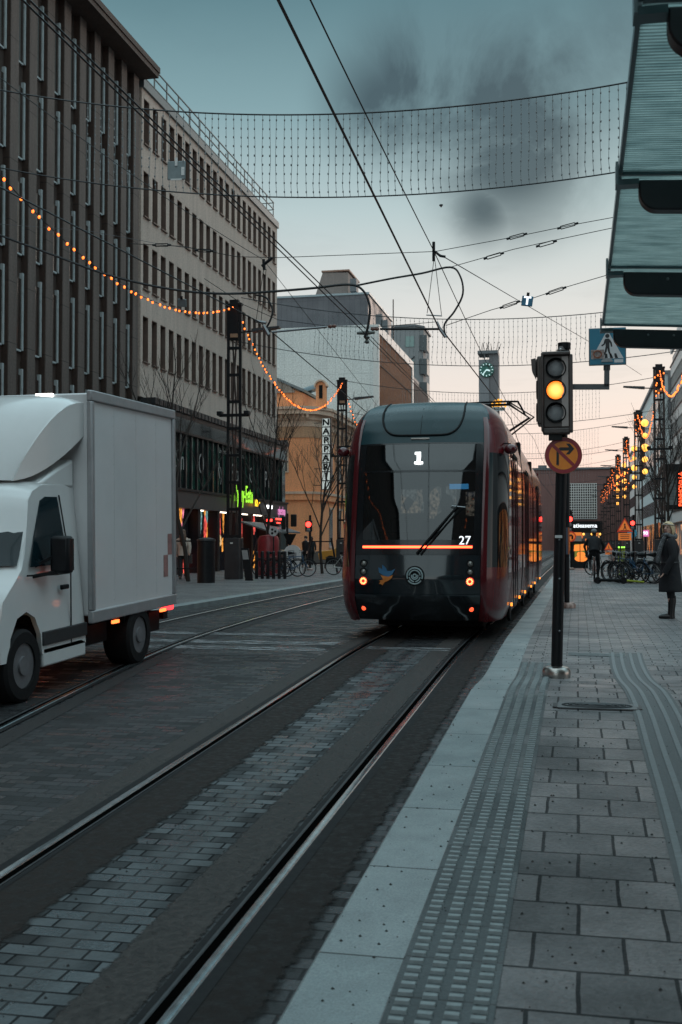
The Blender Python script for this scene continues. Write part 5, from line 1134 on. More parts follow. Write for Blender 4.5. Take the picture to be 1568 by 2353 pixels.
for u0, v0, u1, v1, Y, m_, lb in ((1318, 1227, 1337, 1251, 70, M('board_paper', (.45, .35, .30), .6, 0, .2), 'pale paper board with an orange top edge near the station'), (1345, 1238, 1366, 1258, 72, M('board_orange', (.75, .2, .04), .5, var=0, emit=(1, .25, .04), es=.4), 'square orange board behind the cyclist'), (1332, 1266, 1342, 1274, 66, M('board_blue', (.1, .4, .7), .5, var=0, emit=(.1, .55, 1), es=.9), 'small blue lit panel above the poster stand'), (1475, 1218, 1492, 1233, 85, M('board_pink', (.6, .15, .4), .5, var=0, emit=(.9, .2, .5), es=.5), 'small pink lit board reading 90 beyond the bicycles')):
    p0, p1 = at_y(u0, v0, Y), at_y(u1, v1, Y); t = thing('notice_board', lb, 'board', ((p0.x + p1.x) / 2, Y, .1), group='lit boards in the distance')
    f = MB().b2((p0.x, Y, p1.z), (p1.x, Y + .1, p0.z)).build('panel', m_, t, world=True)
    MB().tube([((p0.x + p1.x) / 2, Y + .15, .1), ((p0.x + p1.x) / 2, Y + .15, p0.z)], .06, 6).build('pole', black, t, world=True)
    if 'pink' in lb: o = link('lettering', text_mesh('90', .36, .005, .01), wlet, f, None, FACE_S); o.location = Vector(((p0.x + p1.x) / 2, Y - .02, (p0.z + p1.z) / 2)) - Vector(t.location)
    if 'square orange' in lb: MB().lathe([(.1, -.02), (.17, -.02), (.17, 0), (.1, 0)], ((p0.x + p1.x) / 2, Y, p1.z + .25), 14, 'y').build('emblem', M('sign_blue_round', (.03, .22, .34)), f, world=True)
    if 'paper' in lb: MB().b2((p0.x, Y - .02, p0.z - .1), (p1.x, Y - .001, p0.z + .1)).build('top_edge', M('board_orange', (.75, .2, .04)), f, world=True)
# manhole cover
mc_ = on_walk(1372, 1624)
t = thing('manhole_cover', 'rectangular iron manhole cover with swirled rings set in the paving', 'manhole cover', mc_)
MB().box((0, 0, .004), (.66, .30, .010)).build('frame', M('iron_frame', (.14, .145, .15), .5, .3, .2, 20), t)
b = MB()
for k in range(5): b.tube([(.29 * (1 - k * .19) * math.cos(i * .262), .125 * (1 - k * .19) * math.sin(i * .262), .011) for i in range(25)], .008, 5)
for s in (-1, 1): b.box((s * .345, 0, .004), (.05, .24, .008))
b.build('cover_rings', M('iron', (.05, .052, .055), .5, .4), t)
# ------------------------------------------------------------------ tram
def lerp_t(tab, z):
    if z <= tab[0][0]: return tab[0][1]
    for (a, p), (c, q) in zip(tab, tab[1:]):
        if z <= c:
            f = (z - a) / (c - a); return p + (q - p) * f
    return tab[-1][1]
FT = [(.30, .22), (.42, .12), (.55, .06), (.70, .02), (.95, 0), (1.28, .07), (1.40, .10), (2.0, .25), (2.6, .43), (2.95, .57), (3.15, .68), (3.32, .80), (3.46, .95), (3.57, 1.15), (3.65, 1.42), (3.70, 1.8), (3.72, 2.3)]
WS = [(.30, 1.20), (.5, 1.27), (.9, 1.30), (2.6, 1.30), (2.95, 1.285), (3.2, 1.25), (3.4, 1.18), (3.55, 1.08), (3.66, .94), (3.72, .80)]
WM = [(.30, .90), (.6, .95), (2.9, .97), (3.2, .955), (3.4, .925), (3.55, .87), (3.66, .78), (3.72, .66)]
SAG = .20
def TP(s, z):
    f, ws, wm = lerp_t(FT, z), lerp_t(WS, z), lerp_t(WM, z); a = abs(s); sg = 1 if s >= 0 else -1
    if a <= .5: q = a / .5; return Vector((sg * wm * q, f + SAG * q ** 2.2, z))
    t = (a - .5) / .5 * math.pi / 2
    return Vector((sg * (wm + (ws - wm) * math.sin(t)), f + SAG + 1.03 * (1 - math.cos(t)), z))
TX, TY = -2.36, 16.15
tram = thing('tram', 'dark red and black tram showing line 1 and number 27 on its front', 'tram', (TX, TY, -.045)); tram.scale = (1, 1, 1.03)
redp = M('tram_red', (.075, .006, .009), .16, 0, .12, 2, coat=.6); redd = M('tram_dark_red', (.10, .006, .009), .24, 0, .12, 2, coat=.2)
teal = M('tram_hood', (.008, .036, .044), .26, 0, .14, 1.5, ior=1.4)
nosem = M('tram_nose', (.010, .016, .020), .12, 0, .1, 2, coat=.6, ior=1.6)
bump_ = M('tram_bumper', (.006, .008, .010), .2, 0, .2, 3, coat=.5)
wsg = M('tram_windscreen', (.004, .006, .007), .03, var=0); nt, N, L, bs = nodes(wsg)
bs.inputs['IOR'].default_value = 2.25
tpn = N.new('ShaderNodeBsdfTransparent'); tpn.inputs[0].default_value = (.30, .38, .40, 1); mxs = N.new('ShaderNodeMixShader'); mxs.inputs[0].default_value = .38
L(bs.outputs[0], mxs.inputs[1]); L(tpn.outputs[0], mxs.inputs[2]); L(mxs.outputs[0], N['Material Output'].inputs['Surface'])
def patch(name, s0, s1, z0, z1, mat, parent=tram, nu=24, nv=14, dy=0, zt=None):
    def fn(u, v):
        s = s0 + (s1 - s0) * u; z = z0 + (z1 - z0) * v
        p = TP(s, z); p.y -= dy; p.x *= 1 + dy * .3; return p
    return MB().grid(fn, nu, nv).build(name, mat, parent, smooth=True, auto=50)
patch('bumper', -.5, .5, .33, .695, bump_); patch('bumper_lip', -.49, .49, .675, .715, nosem, dy=.03)
patch('nose_panel', -.5, .5, .715, 1.275, nosem)
ws_ = patch('windscreen', -.5, .5, 1.29, 2.93, wsg, nv=20)
patch('screen_surround', -.5, .5, 1.27, 1.295, bump_, nv=2); patch('screen_surround', -.5, .5, 2.925, 2.955, bump_, nv=2)
patch('screen_mask', -.5, -.44, 1.29, 2.93, bump_, dy=.004, nu=4); patch('screen_mask', .44, .5, 1.29, 2.93, bump_, dy=.004, nu=4); patch('screen_mask', -.44, .44, 1.29, 1.50, bump_, dy=.004, nv=3)
hood = patch('hood', -.5, .5, 2.95, 3.72, teal, nv=24)
for s in (-1, 1):
    patch('pillar', s * .497, s * .575, .31, 3.36, redp, dy=.012, nu=6, nv=30)
    patch('cheek_lower', s * .575, s * 1, .30, 1.10, redd, nu=12); patch('cheek_window', s * .575, s * 1, 1.10, 2.80, glassd, nu=14)
    patch('cheek_upper', s * .575, s * 1, 2.80, 3.72, redd, nu=12, nv=16); patch('cheek_edge', s * .50, s * .61, 3.30, 3.72, teal, nu=5, nv=12)
# hood panel seam, handle and wiper
def surf(x, z, off=.012):
    wm = lerp_t(WM, z); q = min(1, abs(x) / wm); return Vector((x, lerp_t(FT, z) + SAG * q ** 2.2 - off, z))
seam = [surf(-.62, 3.66, .0), surf(-.63, 3.58, .006), surf(-.64, 3.45), surf(-.62, 3.3), surf(-.55, 3.16), surf(-.42, 3.08), surf(-.2, 3.065), surf(0, 3.065), surf(.2, 3.065), surf(.42, 3.08), surf(.55, 3.16), surf(.62, 3.3), surf(.64, 3.45), surf(.63, 3.58, .006), surf(.62, 3.66, .0)]
MB().tube(smooth_pts(seam, 4), .016, 6).build('hood_seam', blackm, hood)
MB().tube([surf(0, z, .004) for z in (3.07, 3.2, 3.35, 3.5, 3.6, 3.68)], .004, 4).build('hood_seam', blackm, hood)
MB().tube([surf(-.14, 3.01, .012), surf(.14, 3.01, .012)], .014, 6).build('hood_handle', M('handle_pale', (.45, .40, .36), .4), hood)
# light bar
lbm = M('light_bar', (.9, .3, .1), .3, var=0, emit=(1, .17, .045), es=2.4)
lbh = M('light_bar_glow', (.5, .02, .03), .3, var=0, emit=(1, .02, .04), es=.55)
patch('light_bar', -.43, .43, 1.382, 1.41, lbm, dy=.022, nv=2); patch('light_bar_lens', -.433, .433, 1.372, 1.42, lbh, dy=.014, nv=3)
# destination screen, numbers and interior
patch('destination_screen', -.33, .33, 2.56, 2.86, M('screen_grey', (.05, .06, .065), .25, 0, .1), dy=-.03)
patch('screen_divider', -.46, .46, 2.50, 2.53, bump_, dy=.005, nv=2)
lw = M('led_white', (.9, .9, .9), .4, var=0, emit=(.95, 1, 1), es=4)
def on_front(s, size, x, z, mat, name='lettering', off=.02, bold=.0, parent=tram, sx=1):
    o = link(name, text_mesh(s, size, .003, bold, sx=sx), mat, parent); p = surf(x, z, off); o.location = p
    sl = (lerp_t(FT, z + .1) - lerp_t(FT, z - .1)) / .2; o.rotation_euler = (R(90) - math.atan(sl), 0, 0); return o
b = MB(); 
for a, c, d, e in ((-.035, .035, -.115, .115), (-.085, .085, -.115, -.075), (-.08, -.035, .07, .115)): b.b2((a * .75, -.003, d * .8), (c * .75, .003, e * .8))
o = b.build('line_number', lw, tram); p = surf(.0, 2.71, .03); o.location = p; o.rotation_euler = (-math.atan(.3), 0, 0)
on_front('27', .18, .72, 1.485, wlet, bold=0, off=.035)
# inside of the cab seen through the screen
MB().b2((-1.15, 2.6, .5), (1.15, 2.65, 3.2)).build('cab_wall', M('cab_wall', (.05, .05, .05), .7), tram)
MB().b2((-1.15, .95, .5), (1.15, 2.6, 1.35)).build('cab_floor', blackm, tram)
MB().b2((-.9, .55, 1.4), (.9, .85, 1.62)).build('dashboard', blackm, tram)
iw = litwin('cab_light', [(.42, .30, .23), (.2, .17, .15), (.6, .40, .28), (.3, .28, .26)], 5.5, .25, .75, (1, 1, .8))
for a, c, d, e in ((-.62, -.22, 1.95, 2.35), (-.12, .08, 1.85, 2.4), (.16, .34, 2.1, 2.4), (.5, .72, 1.9, 2.3)): MB().b2((a, 2.585, d), (c, 2.599, e)).build('cab_window', iw, tram)
MB().b2((.38, 1.2, 2.28), (.68, 1.22, 2.36)).build('route_display', M('blue_display', (.1, .3, .6), .4, var=0, emit=(.08, .4, .8), es=1.2), tram)
b = MB(); b.tube([(.30, 1.5, 1.3), (.30, 1.5, 1.6), (.30, 1.5, 1.86), (.30, 1.5, 1.95)], [.24, .26, .2, .07], 12).sphere((.30, 1.48, 2.08), .12, 12, 8, (.9, 1, 1.15)).build('driver_seat', M('dark_cloth', (.02, .02, .022), .8), tram)
for x in (-.55, -.05): MB().b2((x - .2, 2.2, 1.4), (x + .2, 2.3, 1.85)).build('seat_back', M('seat_grey', (.13, .15, .16), .7), tram, bevel=.05)
# wiper
w0, w1 = surf(.02, 1.30, .05), surf(.60, 1.98, .06)
MB().tube([w0, surf(.3, 1.63, .07), w1], .016, 6).build('wiper', blackm, tram)
MB().tube([w0 + Vector((.06, 0, -.01)), surf(.36, 1.62, .05), w1 + Vector((.05, .01, -.02))], .010, 6).tube([surf(.25, 1.52, .03), surf(.74, 2.02, .035)], .010, 5).build('wiper', blackm, tram)
MB().tube([surf(.52, 1.99, .05), surf(.72, 1.97, .05)], .010, 5).build('wiper_joint', galv, tram)
# nose lamps, emblem, bird
lampg = M('lamp_glass', (.30, .29, .27), .12, .5, .1, 20)
for s in (-1, 1):
    for z, m_, r in ((1.155, lampg, .045), (1.035, lampg, .045)):
        p = surf(s * .80, z, .004); MB().lathe([(0, -.025), (r * .6, -.02), (r, 0)], p, 16, 'y').build('headlight', m_, tram, smooth=True)
        MB().lathe([(r, .0), (r, -.02), (r + .012, -.02), (r + .012, .01)], p, 16, 'y').build('lamp_ring', blackm, tram)
    p = surf(s * .80, .90, .012); tl = MB().lathe([(0, -.01), (.06, -.008), (.062, .02)], p, 18, 'y').build('tail_light', M('lamp_dark_red', (.10, .006, .008), .3, emit=(1, .03, .02), es=.5, var=0), tram)
    b = MB()
    for i in range(12): a_ = i * math.pi / 6; b.bar(p + Vector((.026 * math.cos(a_), -.014, .026 * math.sin(a_))), p + Vector((.05 * math.cos(a_), -.014, .05 * math.sin(a_))), .010, .006, (0, 1, 0))
    b.build('led_ring', M('led_orange', (.9, .4, .1), .3, var=0, emit=(1, .30, .10), es=4), tl)
    p = surf(s * .81, .50, .006); MB().lathe([(0, -.02), (.036, 0)], p, 14, 'y').build('marker_light', M('marker_red', (.6, .03, .02), .3, var=0, emit=(1, .09, .03), es=1.4), tram)
ep = surf(0, .98, .014); em = MB().lathe([(0, -.004), (.145, -.004), (.145, .02)], ep, 28, 'y').build('emblem', blackm, tram)
pe = M('emblem_pale', (.33, .42, .43), .4, 0, .05); b = MB()
def arcp(r, a0, a1, n=12): return [ep + Vector((r * math.cos(R(a0 + (a1 - a0) * i / n)), -.010, r * math.sin(R(a0 + (a1 - a0) * i / n)))) for i in range(n + 1)]
b.tube(arcp(.115, -20, 200), .011, 6).tube(arcp(.115, 215, 325), .011, 6).tube(arcp(.082, 5, 175), .010, 6).tube(arcp(.082, 190, 262), .010, 6).tube(arcp(.082, 278, 350), .010, 6).tube(arcp(.048, 160, 380), .010, 6).tube(arcp(.026, 0, 360), .010, 6)
b.build('emblem_line', pe, em)
bl, bo_ = M('bird_blue', (.02, .11, .22), .4, var=.1), M('bird_orange', (.62, .20, .04), .4, var=.1)
def onn(b, pts, off): b.prism([(x, z) for x, z in pts], lambda a, c: surf(a, c, off), (0, -.003, 0))
b = MB(); onn(b, [(-.55, 1.03), (-.56, 1.10), (-.50, 1.075), (-.50, 1.14), (-.44, 1.09), (-.42, 1.05), (-.36, 1.05), (-.30, 1.08), (-.34, 1.0), (-.40, .965), (-.48, .985)], .014); b.build('bird_wing', bl, tram)
b = MB(); onn(b, [(-.52, .985), (-.40, .965), (-.33, .99), (-.35, .945), (-.40, .91), (-.46, .885), (-.49, .84), (-.52, .86), (-.55, .86), (-.52, .895), (-.55, .905), (-.48, .925)], .014); b.build('bird_body', bo_, tram)
# sides in three modules
def side_grid(s, y0, y1, z0, z1, front, mat, name, par, nz=8, off=0.0):
    def fn(u, v):
        z = z0 + (z1 - z0) * v; ya = lerp_t(FT, z) + 1.23 if front else y0
        return Vector((s * (lerp_t(WS, z) + off), ya + (y1 - ya) * u, z))
    return MB().grid(fn, 1, nz).build(name, mat, par, smooth=True, auto=50)
mods = [(1.2, 5.4, True), (5.75, 10.6, False), (10.95, 17.6, False)]
fasc = M('tram_fascia_glow', (.40, .014, .022), .10, 0, .1, 2, coat=1, ior=1.8)  # red body paint, deepened in colour for the glow of red signals
swin = M('tram_side_glass_glow', (.24, .009, .014), .04, var=0, ior=1.55)  # filmed glass with the red signal glow put into its base colour
for s in (-1, 1):
    for y0, y1, fr_ in mods:
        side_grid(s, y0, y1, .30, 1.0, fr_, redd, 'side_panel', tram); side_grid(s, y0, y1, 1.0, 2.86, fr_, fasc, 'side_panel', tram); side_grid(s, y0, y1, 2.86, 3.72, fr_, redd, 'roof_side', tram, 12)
        y = y0 + (.95 if fr_ else .15)
        while y + 1.1 < y1 + .05:
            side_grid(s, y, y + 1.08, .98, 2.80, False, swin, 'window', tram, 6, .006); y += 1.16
    for y0 in (2.4, 6.9, 13.2):
        d = MB(); X_ = s * 1.308
        for yy in (y0, y0 + .62, y0 + 1.24): d.b2((X_ - .004, yy - .022, .42), (X_ + .01, yy + .022, 2.9))
        d.b2((X_ - .004, y0, 2.86), (X_ + .01, y0 + 1.24, 2.92)).build('door_frame', rubber, tram)
    for y0 in (5.4, 10.6): MB().b2((s * .9, y0 - .02, .35), (s * 1.27, y0 + .37, 3.35)).build('gangway', blackm, tram)
    for y0 in (1.9, 4.4, 6.6, 9.6, 11.8, 15.5):
        MB().b2((s * 1.285, y0, .46), (s * 1.315, y0 + .09, .51)).build('side_marker', M('side_marker', (.7, .25, .03), .3, var=0, emit=(1, .28, .03), es=1.6), tram)
    for y0 in (2.2, 6.7, 9.9, 12.9): MB().prism([(y0, .45), (y0 + .5, .45), (y0 + .42, .18), (y0 + .1, .26)], lambda a, c: (s * 1.20, a, c), (s * .05, 0, 0)).build('step_cover', blackm, tram)
    pod = MB().sphere((s * 1.34, 1.22, 2.88), .085, 12, 8, (1.2, .8, .9)).build('camera_pod', redp, tram, smooth=True)
    MB().bar((s * 1.2, 1.3, 2.98), (s * 1.34, 1.24, 2.96), .03, .02).build('camera_arm', black, pod)
    MB().b2((s * 1.302, 1.75, 1.28), (s * 1.306, 2.02, 1.36)).build('small_plate', M('plate_dim', (.12, .12, .12), .5), tram)
MB().grid(lambda u, v: Vector(((u * 2 - 1) * .82, 2.28 + v * 15.3, 3.715)), 1, 1).build('roof', blackm, tram)
MB().b2((-.9, 3.2, 3.70), (.9, 7.5, 3.78)).build('roof_equipment', M('roof_box', (.03, .02, .02), .5), tram)
MB().b2((-.9, 11.5, 3.7), (.9, 15.5, 3.78)).build('roof_equipment', M('roof_box', (.03, .02, .02), .5), tram)
MB().b2((-1.2, 17.55, .35), (1.2, 17.65, 3.5)).build('rear_wall', redd, tram)
MB().b2((-.85, 1.7, .15), (.85, 17.2, .40)).build('underframe', blackm, tram)
for y0 in (2.6, 4.2, 7.4, 9.0, 12.4, 14.4):
    for s in (-1, 1): MB().lathe([(0, -.06), (.28, -.06), (.30, 0), (.30, .06), (0, .06)], (s * .75, y0, .30), 18, 'x').build('wheel', blackm, tram, smooth=True)
# pantograph
pg = MB(); zp = at_y(1140, 934, TY + 9).z; px = at_y(1140, 934, TY + 9).x - TX
pb = Vector((px - .1, 9.6, 3.75)); 
pg.tube([pb, Vector((px + .75, 9.0, 4.2)), Vector((px + .25, 9.0, zp - .02))], .03, 6).tube([pb + Vector((.2, .1, 0)), Vector((px + .85, 9.05, 4.22)), Vector((px + .3, 9.0, zp))], .02, 6)
pg.tube(smooth_pts([Vector((px - .85, 9, zp - .3)), Vector((px - .68, 9, zp - .04)), Vector((px - .5, 9, zp)), Vector((px + .4, 9, zp + .01)), Vector((px + .52, 9, zp - .04)), Vector((px + .66, 9, zp - .3))], 4), .024, 6)
pg.bar((px - .6, 9.05, zp - .05), (px + .3, 9.05, zp - .05), .05, .05).build('pantograph', blackm, tram)
# ------------------------------------------------------------------ white delivery truck
tz = road_z(12.2) - .015
truck = thing('delivery_truck', 'white box delivery truck with rounded cab fairing, heading towards the viewer', 'truck', (-6.53, 12.0, tz), rot=(math.atan(.030), 0, 0)); truck.scale = (1.045,) * 3
wh_ = M('truck_white', (.64, .655, .655), .22, 0, .05, 1.2, coat=.5); boxm = M('truck_box', (.68, .675, .68), .16, 0, .04, 1.5, coat=.3)
trimw = M('truck_trim', (.36, .36, .37), .4, .3, .1, 6); tglass = M('truck_glass', (.006, .016, .021), .06, var=0, ior=1.4)
bx = MB().b2((-1.05, -.28, .70), (1.05, 2.24, 3.14)).build('cargo_box', boxm, truck, bevel=.02)
for s in (-1, 1):
    for z0, z1 in ((.62, .76), (3.05, 3.17)): MB().b2((s * 1.05 - .03, -.30, z0), (s * 1.05 + .035, 2.26, z1)).build('edge_profile', trimw, bx, bevel=.015)
    for y in (-.30, 2.18): MB().b2((s * 1.05 - .03, y, .761), (s * 1.05 + .036, y + .08, 3.049)).build('edge_profile', trimw, bx, bevel=.015)
MB().b2((1.051, 1.88, 1.0), (1.054, 2.03, 1.28)).b2((1.051, 2.03, 1.28), (1.054, 2.17, 1.55)).build('worn_label', M('worn_label', (.30, .16, .15), .5, 0, .5, 12), bx)
b = MB()
for y in (.34, .98, 1.62):
    for z in [.84 + .11 * k for k in range(20)]: b.sphere((1.0505, y, z), .007, 6, 4, (.4, 1, 1))
b.build('rivets', boxm, bx)
b = MB()
for y in (.35, .99, 1.63): b.b2((1.0505, y + .014, .80), (1.0515, y + .019, 3.03))
b.build('panel_joint', M('panel_joint', (.58, .58, .585), .4), bx)
# cab from lofted sections
cabp = [(-2.32, .42), (-2.36, .72), (-2.28, 1.0), (-1.92, 1.28), (-1.66, 1.62), (-1.42, 1.98), (-1.28, 2.10), (-1.05, 2.17), (-.32, 2.20)]
def cab_sec(x, tuck):
    return [(x, y + tuck, z) for y, z in cabp]
def cfac(z): return .2 + .8 * min(1, max(0, (2.12 - z) / .7))
def cabfn(u, v):
    # u across, v along the profile
    i = min(int(v * (len(cabp) - 1)), len(cabp) - 2); f = v * (len(cabp) - 1) - i
    y = cabp[i][0] + (cabp[i + 1][0] - cabp[i][0]) * f; z = cabp[i][1] + (cabp[i + 1][1] - cabp[i][1]) * f
    hw = 1.0 - max(0, z - 1.25) * .17; a = (u * 2 - 1); return Vector((hw * a, y + .22 * abs(a) ** 3.2 * cfac(z), z - .05 * abs(a) ** 6 * min(1, max(0, (z - 1.9) / .2))))
cabo = MB().grid(cabfn, 16, 24).build('cab_front', wh_, truck, smooth=True, auto=50)
def cside(y, z, off=0): 
    hw = 1.0 - max(0, z - 1.25) * .17; return Vector((hw + off, y, z))
for s in (-1, 1):
    poly = [(y + .22 * cfac(z) - .004, z - .05 * min(1, max(0, (z - 1.9) / .2))) for y, z in cabp] + [(-.30, .42), (-1.30, .42), (-1.33, .62), (-1.45, .80), (-1.62, .87), (-1.80, .82), (-1.93, .64), (-1.96, .42)]
    MB().prism(poly, lambda y, z: Vector((s * cside(y, z).x, y, z)), (-s * .05, 0, 0)).build('cab_side', wh_, truck, smooth=True, auto=35)
    wp = [(-1.52, 1.30), (-1.36, 1.58), (-1.10, 1.96), (-.98, 2.0), (-.72, 2.0), (-.70, 1.30)]
    MB().prism(wp, lambda y, z: Vector((s * (cside(y, z).x + .006), y, z)), (-s * .01, 0, 0)).build('side_window', tglass, truck)
    b = MB(); 
    for q in ([(-.66, 2.02), (-.66, 1.25), (-.66, .46)],): b.tube([Vector((s * (cside(y, z).x + .002), y, z)) for y, z in q], .008, 5)
    b.tube([Vector((s * (cside(y, z).x + .002), y, z)) for y, z in ((-1.60, 1.22), (-1.0, 1.2), (-.66, 1.2))], .010, 5).build('door_seam', blackm, truck)
    MB().box((s * 1.01, -.82, 1.06), (.03, .17, .05)).build('door_handle', blackm, truck, bevel=.012)
    MB().b2((s * .985, -1.30, .50), (s * 1.02, -.30, .64)).build('side_moulding', M('moulding', (.025, .027, .03), .6), truck, bevel=.01)
    MB().b2((s * .90, -1.28, .28), (s * 1.0, -.30, .48)).build('sill', wh_, truck, bevel=.02)
    mo = MB().b2((s * 1.05, -1.24, 1.22), (s * 1.26, -1.10, 1.60)).build('mirror', black, truck, bevel=.035)
    MB().bar((s * .95, -1.42, 1.20), (s * 1.12, -1.18, 1.24), .05, .035).bar((s * .95, -1.36, 1.30), (s * 1.12, -1.18, 1.42), .035, .03).build('mirror_arm', black, mo)
    MB().b2((s * 1.06, -1.10, 1.25), (s * 1.25, -1.095, 1.57)).build('mirror_glass', tglass, mo)
    for y, r, nm in ((-1.68, .355, 'front_wheel'), (1.05, .355, 'rear_wheel')):
        wo = thing('wheel', None, None, (s * .90, y, .355)); wo.parent = truck; wd_ = .11 if nm == 'front_wheel' else .17
        MB().lathe([(.22, -wd_), (r - .03, -wd_), (r, -wd_ + .03), (r, wd_ - .03), (r - .03, wd_), (.22, wd_), (.22, -wd_)], (0, 0, 0), 30, 'x').build('tyre', rubber, wo, smooth=True)
        b = MB().lathe([(.225, s * (wd_ - .02)), (.215, s * (wd_ - .05)), (.10, s * (wd_ - .055)), (.09, s * (wd_ + .0)), (0, s * (wd_ + .0))], (0, 0, 0), 24, 'x')
        b.build('rim', M('rim_grey', (.16, .16, .17), .5, .2, .2, 10), wo, smooth=True)
        b = MB()
        for k in range(8): a_ = k * math.pi / 4; b.tube([(s * (wd_ - .054), .16 * math.cos(a_), .16 * math.sin(a_)), (s * (wd_ - .048), .16 * math.cos(a_), .16 * math.sin(a_))], .026, 8)
        b.build('rim_holes', blackm, wo)
    for y in (.30, 1.78): MB().b2((s * 1.03, y, .56), (s * 1.06, y + .16, .595)).build('side_marker', M('side_marker_red', (.8, .15, .03), .3, var=0, emit=(1, .14, .03), es=3), truck)
    MB().b2((s * .9, 2.14, .55), (s * 1.04, 2.28, .68)).build('tail_light', M('truck_tail', (.7, .03, .03), .3, var=0, emit=(1, .05, .06), es=1.6), truck, bevel=.02)
    MB().sphere((s * .86, -2.12, .86), .13, 14, 10, (.7, .6, 1)).build('headlight', M('headlight', (.9, .85, .7), .2, var=0, emit=(1, .60, .30), es=1.6), truck, smooth=True)
    MB().prism([(-.45, .92), (.05, .92), (.05, .84), (.0, .56), (-.4, .56)], lambda a, z: (s * 1.0, 1.05 + a * 1.2 + .2, z - .22), (-s * .04, 0, 0)).build('mudguard', blackm, truck)
# windscreen
def wsf(u, v):
    y, z = -1.89 + .60 * v, 1.31 + .70 * v; hw = (1.0 - max(0, z - 1.25) * .17) * .965; a = u * 2 - 1
    return Vector((hw * a, y + .22 * abs(a * .965) ** 3.2 * cfac(z) - .03, z + .014))
MB().grid(wsf, 14, 8).build('windscreen', tglass, truck, smooth=True)
MB().tube([(-.1, -1.95, 1.30), (.45, -1.90, 1.36), (.78, -1.78, 1.34)], .012, 5).build('wiper', blackm, truck)
MB().b2((-.95, -2.36, .30), (.95, -2.05, .46)).build('bumper', M('moulding', (.025, .027, .03)), truck, bevel=.05)
MB().b2((-.55, -2.385, .62), (.55, -2.33, .92)).build('grille', blackm, truck, bevel=.02)
# wind deflector on the cab roof
def wf_(u, v):
    a = u * 2 - 1; t_ = v; hw = .62 + .36 * t_ ** .8
    y = -1.20 + .92 * t_; zt2 = 2.17 + .96 * math.sin(t_ * math.pi / 2) ** .85
    return Vector((hw * a, y + .10 * abs(a) ** 3 * (1 - t_), 2.14 + (zt2 - 2.14) * (1 - .10 * abs(a) ** 4)))
MB().grid(wf_, 16, 12).build('wind_deflector', wh_, truck, smooth=True, auto=60)
for s in (-1, 1):
    DZ = lambda y: 2.17 + .50 * max(0, (y + 1.16) / .88) ** 1.5
    top_ = [(-1.20 + .92 * k / 10, (2.17 + .96 * math.sin(k / 10 * math.pi / 2) ** .85 - 2.14) * .90 + 2.14) for k in range(1, 11)]
    poly = [(-1.19, 2.16)] + top_ + [(-.28 - .088 * k, DZ(-.28 - .088 * k)) for k in range(10)]
    MB().prism(poly, lambda y, z: Vector((s * (.62 + .36 * max(0, min(1, (y + 1.20) / .92)) ** .8), y, z)), (-s * .02, 0, 0)).build('deflector_side', wh_, truck, smooth=True, auto=40)
    MB().prism([(-.98, 2.13), (-.30, 2.10), (-.30, 2.42), (-.62, 2.30)], lambda y, z: Vector((s * (.80 + .1 * (y + 1)), y, z)), (-s * .3, 0, 0)).build('roof_rise', wh_, truck, bevel=.03)
MB().b2((.42, -.30, 3.10), (.62, -.27, 3.145)).build('roof_marker', M('roof_marker', (.9, .9, .9), .3, var=0, emit=(1, .95, .85), es=3), truck)
MB().b2((-.45, -2.0, .42), (-.30, 2.4, .60)).b2((.30, -2.0, .42), (.45, 2.4, .60)).b2((-.9, 2.25, .42), (.9, 2.40, .52)).b2((.55, 1.75, .30), (.9, 2.1, .55)).b2((-.9, -.28, .60), (.9, 2.3, .70)).b2((.62, .0, .34), (.86, .55, .56)).build('chassis', blackm, truck)
# ------------------------------------------------------------------ people
def skin(name, J, E, mat, parent, sub=2, root=0):
    ks = list(J); me = bpy.data.meshes.new(name); me.from_pydata([J[k][0] for k in ks], [(ks.index(a), ks.index(c)) for a, c in E], [])
    o = bpy.data.objects.new(name, me); COL.objects.link(o)
    m = o.modifiers.new('skin', 'SKIN'); m.use_smooth_shade = True; m.branch_smoothing = .5
    for i, k in enumerate(ks):
        r = J[k][1]; sv = me.skin_vertices[0].data[i]; sv.radius = r if isinstance(r, tuple) else (r, r); sv.use_root = (i == root)
    s_ = o.modifiers.new('sub', 'SUBSURF'); s_.levels = sub; s_.render_levels = sub
    dg = bpy.context.evaluated_depsgraph_get(); m2 = bpy.data.meshes.new_from_object(o.evaluated_get(dg))
    bpy.data.objects.remove(o); m2.materials.clear(); m2.name = name
    m2.polygons.foreach_set('use_smooth', [True] * len(m2.polygons))
    return link(name, m2, mat, parent)
def hand(J, E, wrist, d, side, palm, s=1.0):
    # palm plus five bent fingers grown from it
    d = Vector(d).normalized(); n = Vector(palm).normalized(); w_ = d.cross(n).normalized() * side; c = Vector(J[wrist][0])
    J['palm' + wrist] = (tuple(c + d * .05 * s), .030 * s); E.append((wrist, 'palm' + wrist))
    for i, (o_, ln) in enumerate(((-.026, .062), (-.009, .075), (.009, .070), (.025, .054))):
        k = 'f%d%s' % (i, wrist); b_ = c + d * .095 * s + w_ * o_ * s; m_ = b_ + d * ln * .55 * s + n * .012 * s; t_ = m_ + d * ln * .4 * s + n * .026 * s
        J[k + 'a'] = (tuple(b_), .011 * s); J[k + 'b'] = (tuple(m_), .009 * s); J[k + 'c'] = (tuple(t_), .007 * s)
        E += [('palm' + wrist, k + 'a'), (k + 'a', k + 'b'), (k + 'b', k + 'c')]
    a = c + d * .03 * s - w_ * .034 * s; t_ = a + d * .045 * s - w_ * .014 * s + n * .018 * s
    J['t' + wrist] = (tuple(a), .012 * s); J['u' + wrist] = (tuple(t_), .009 * s); E += [(wrist, 't' + wrist), ('t' + wrist, 'u' + wrist)]
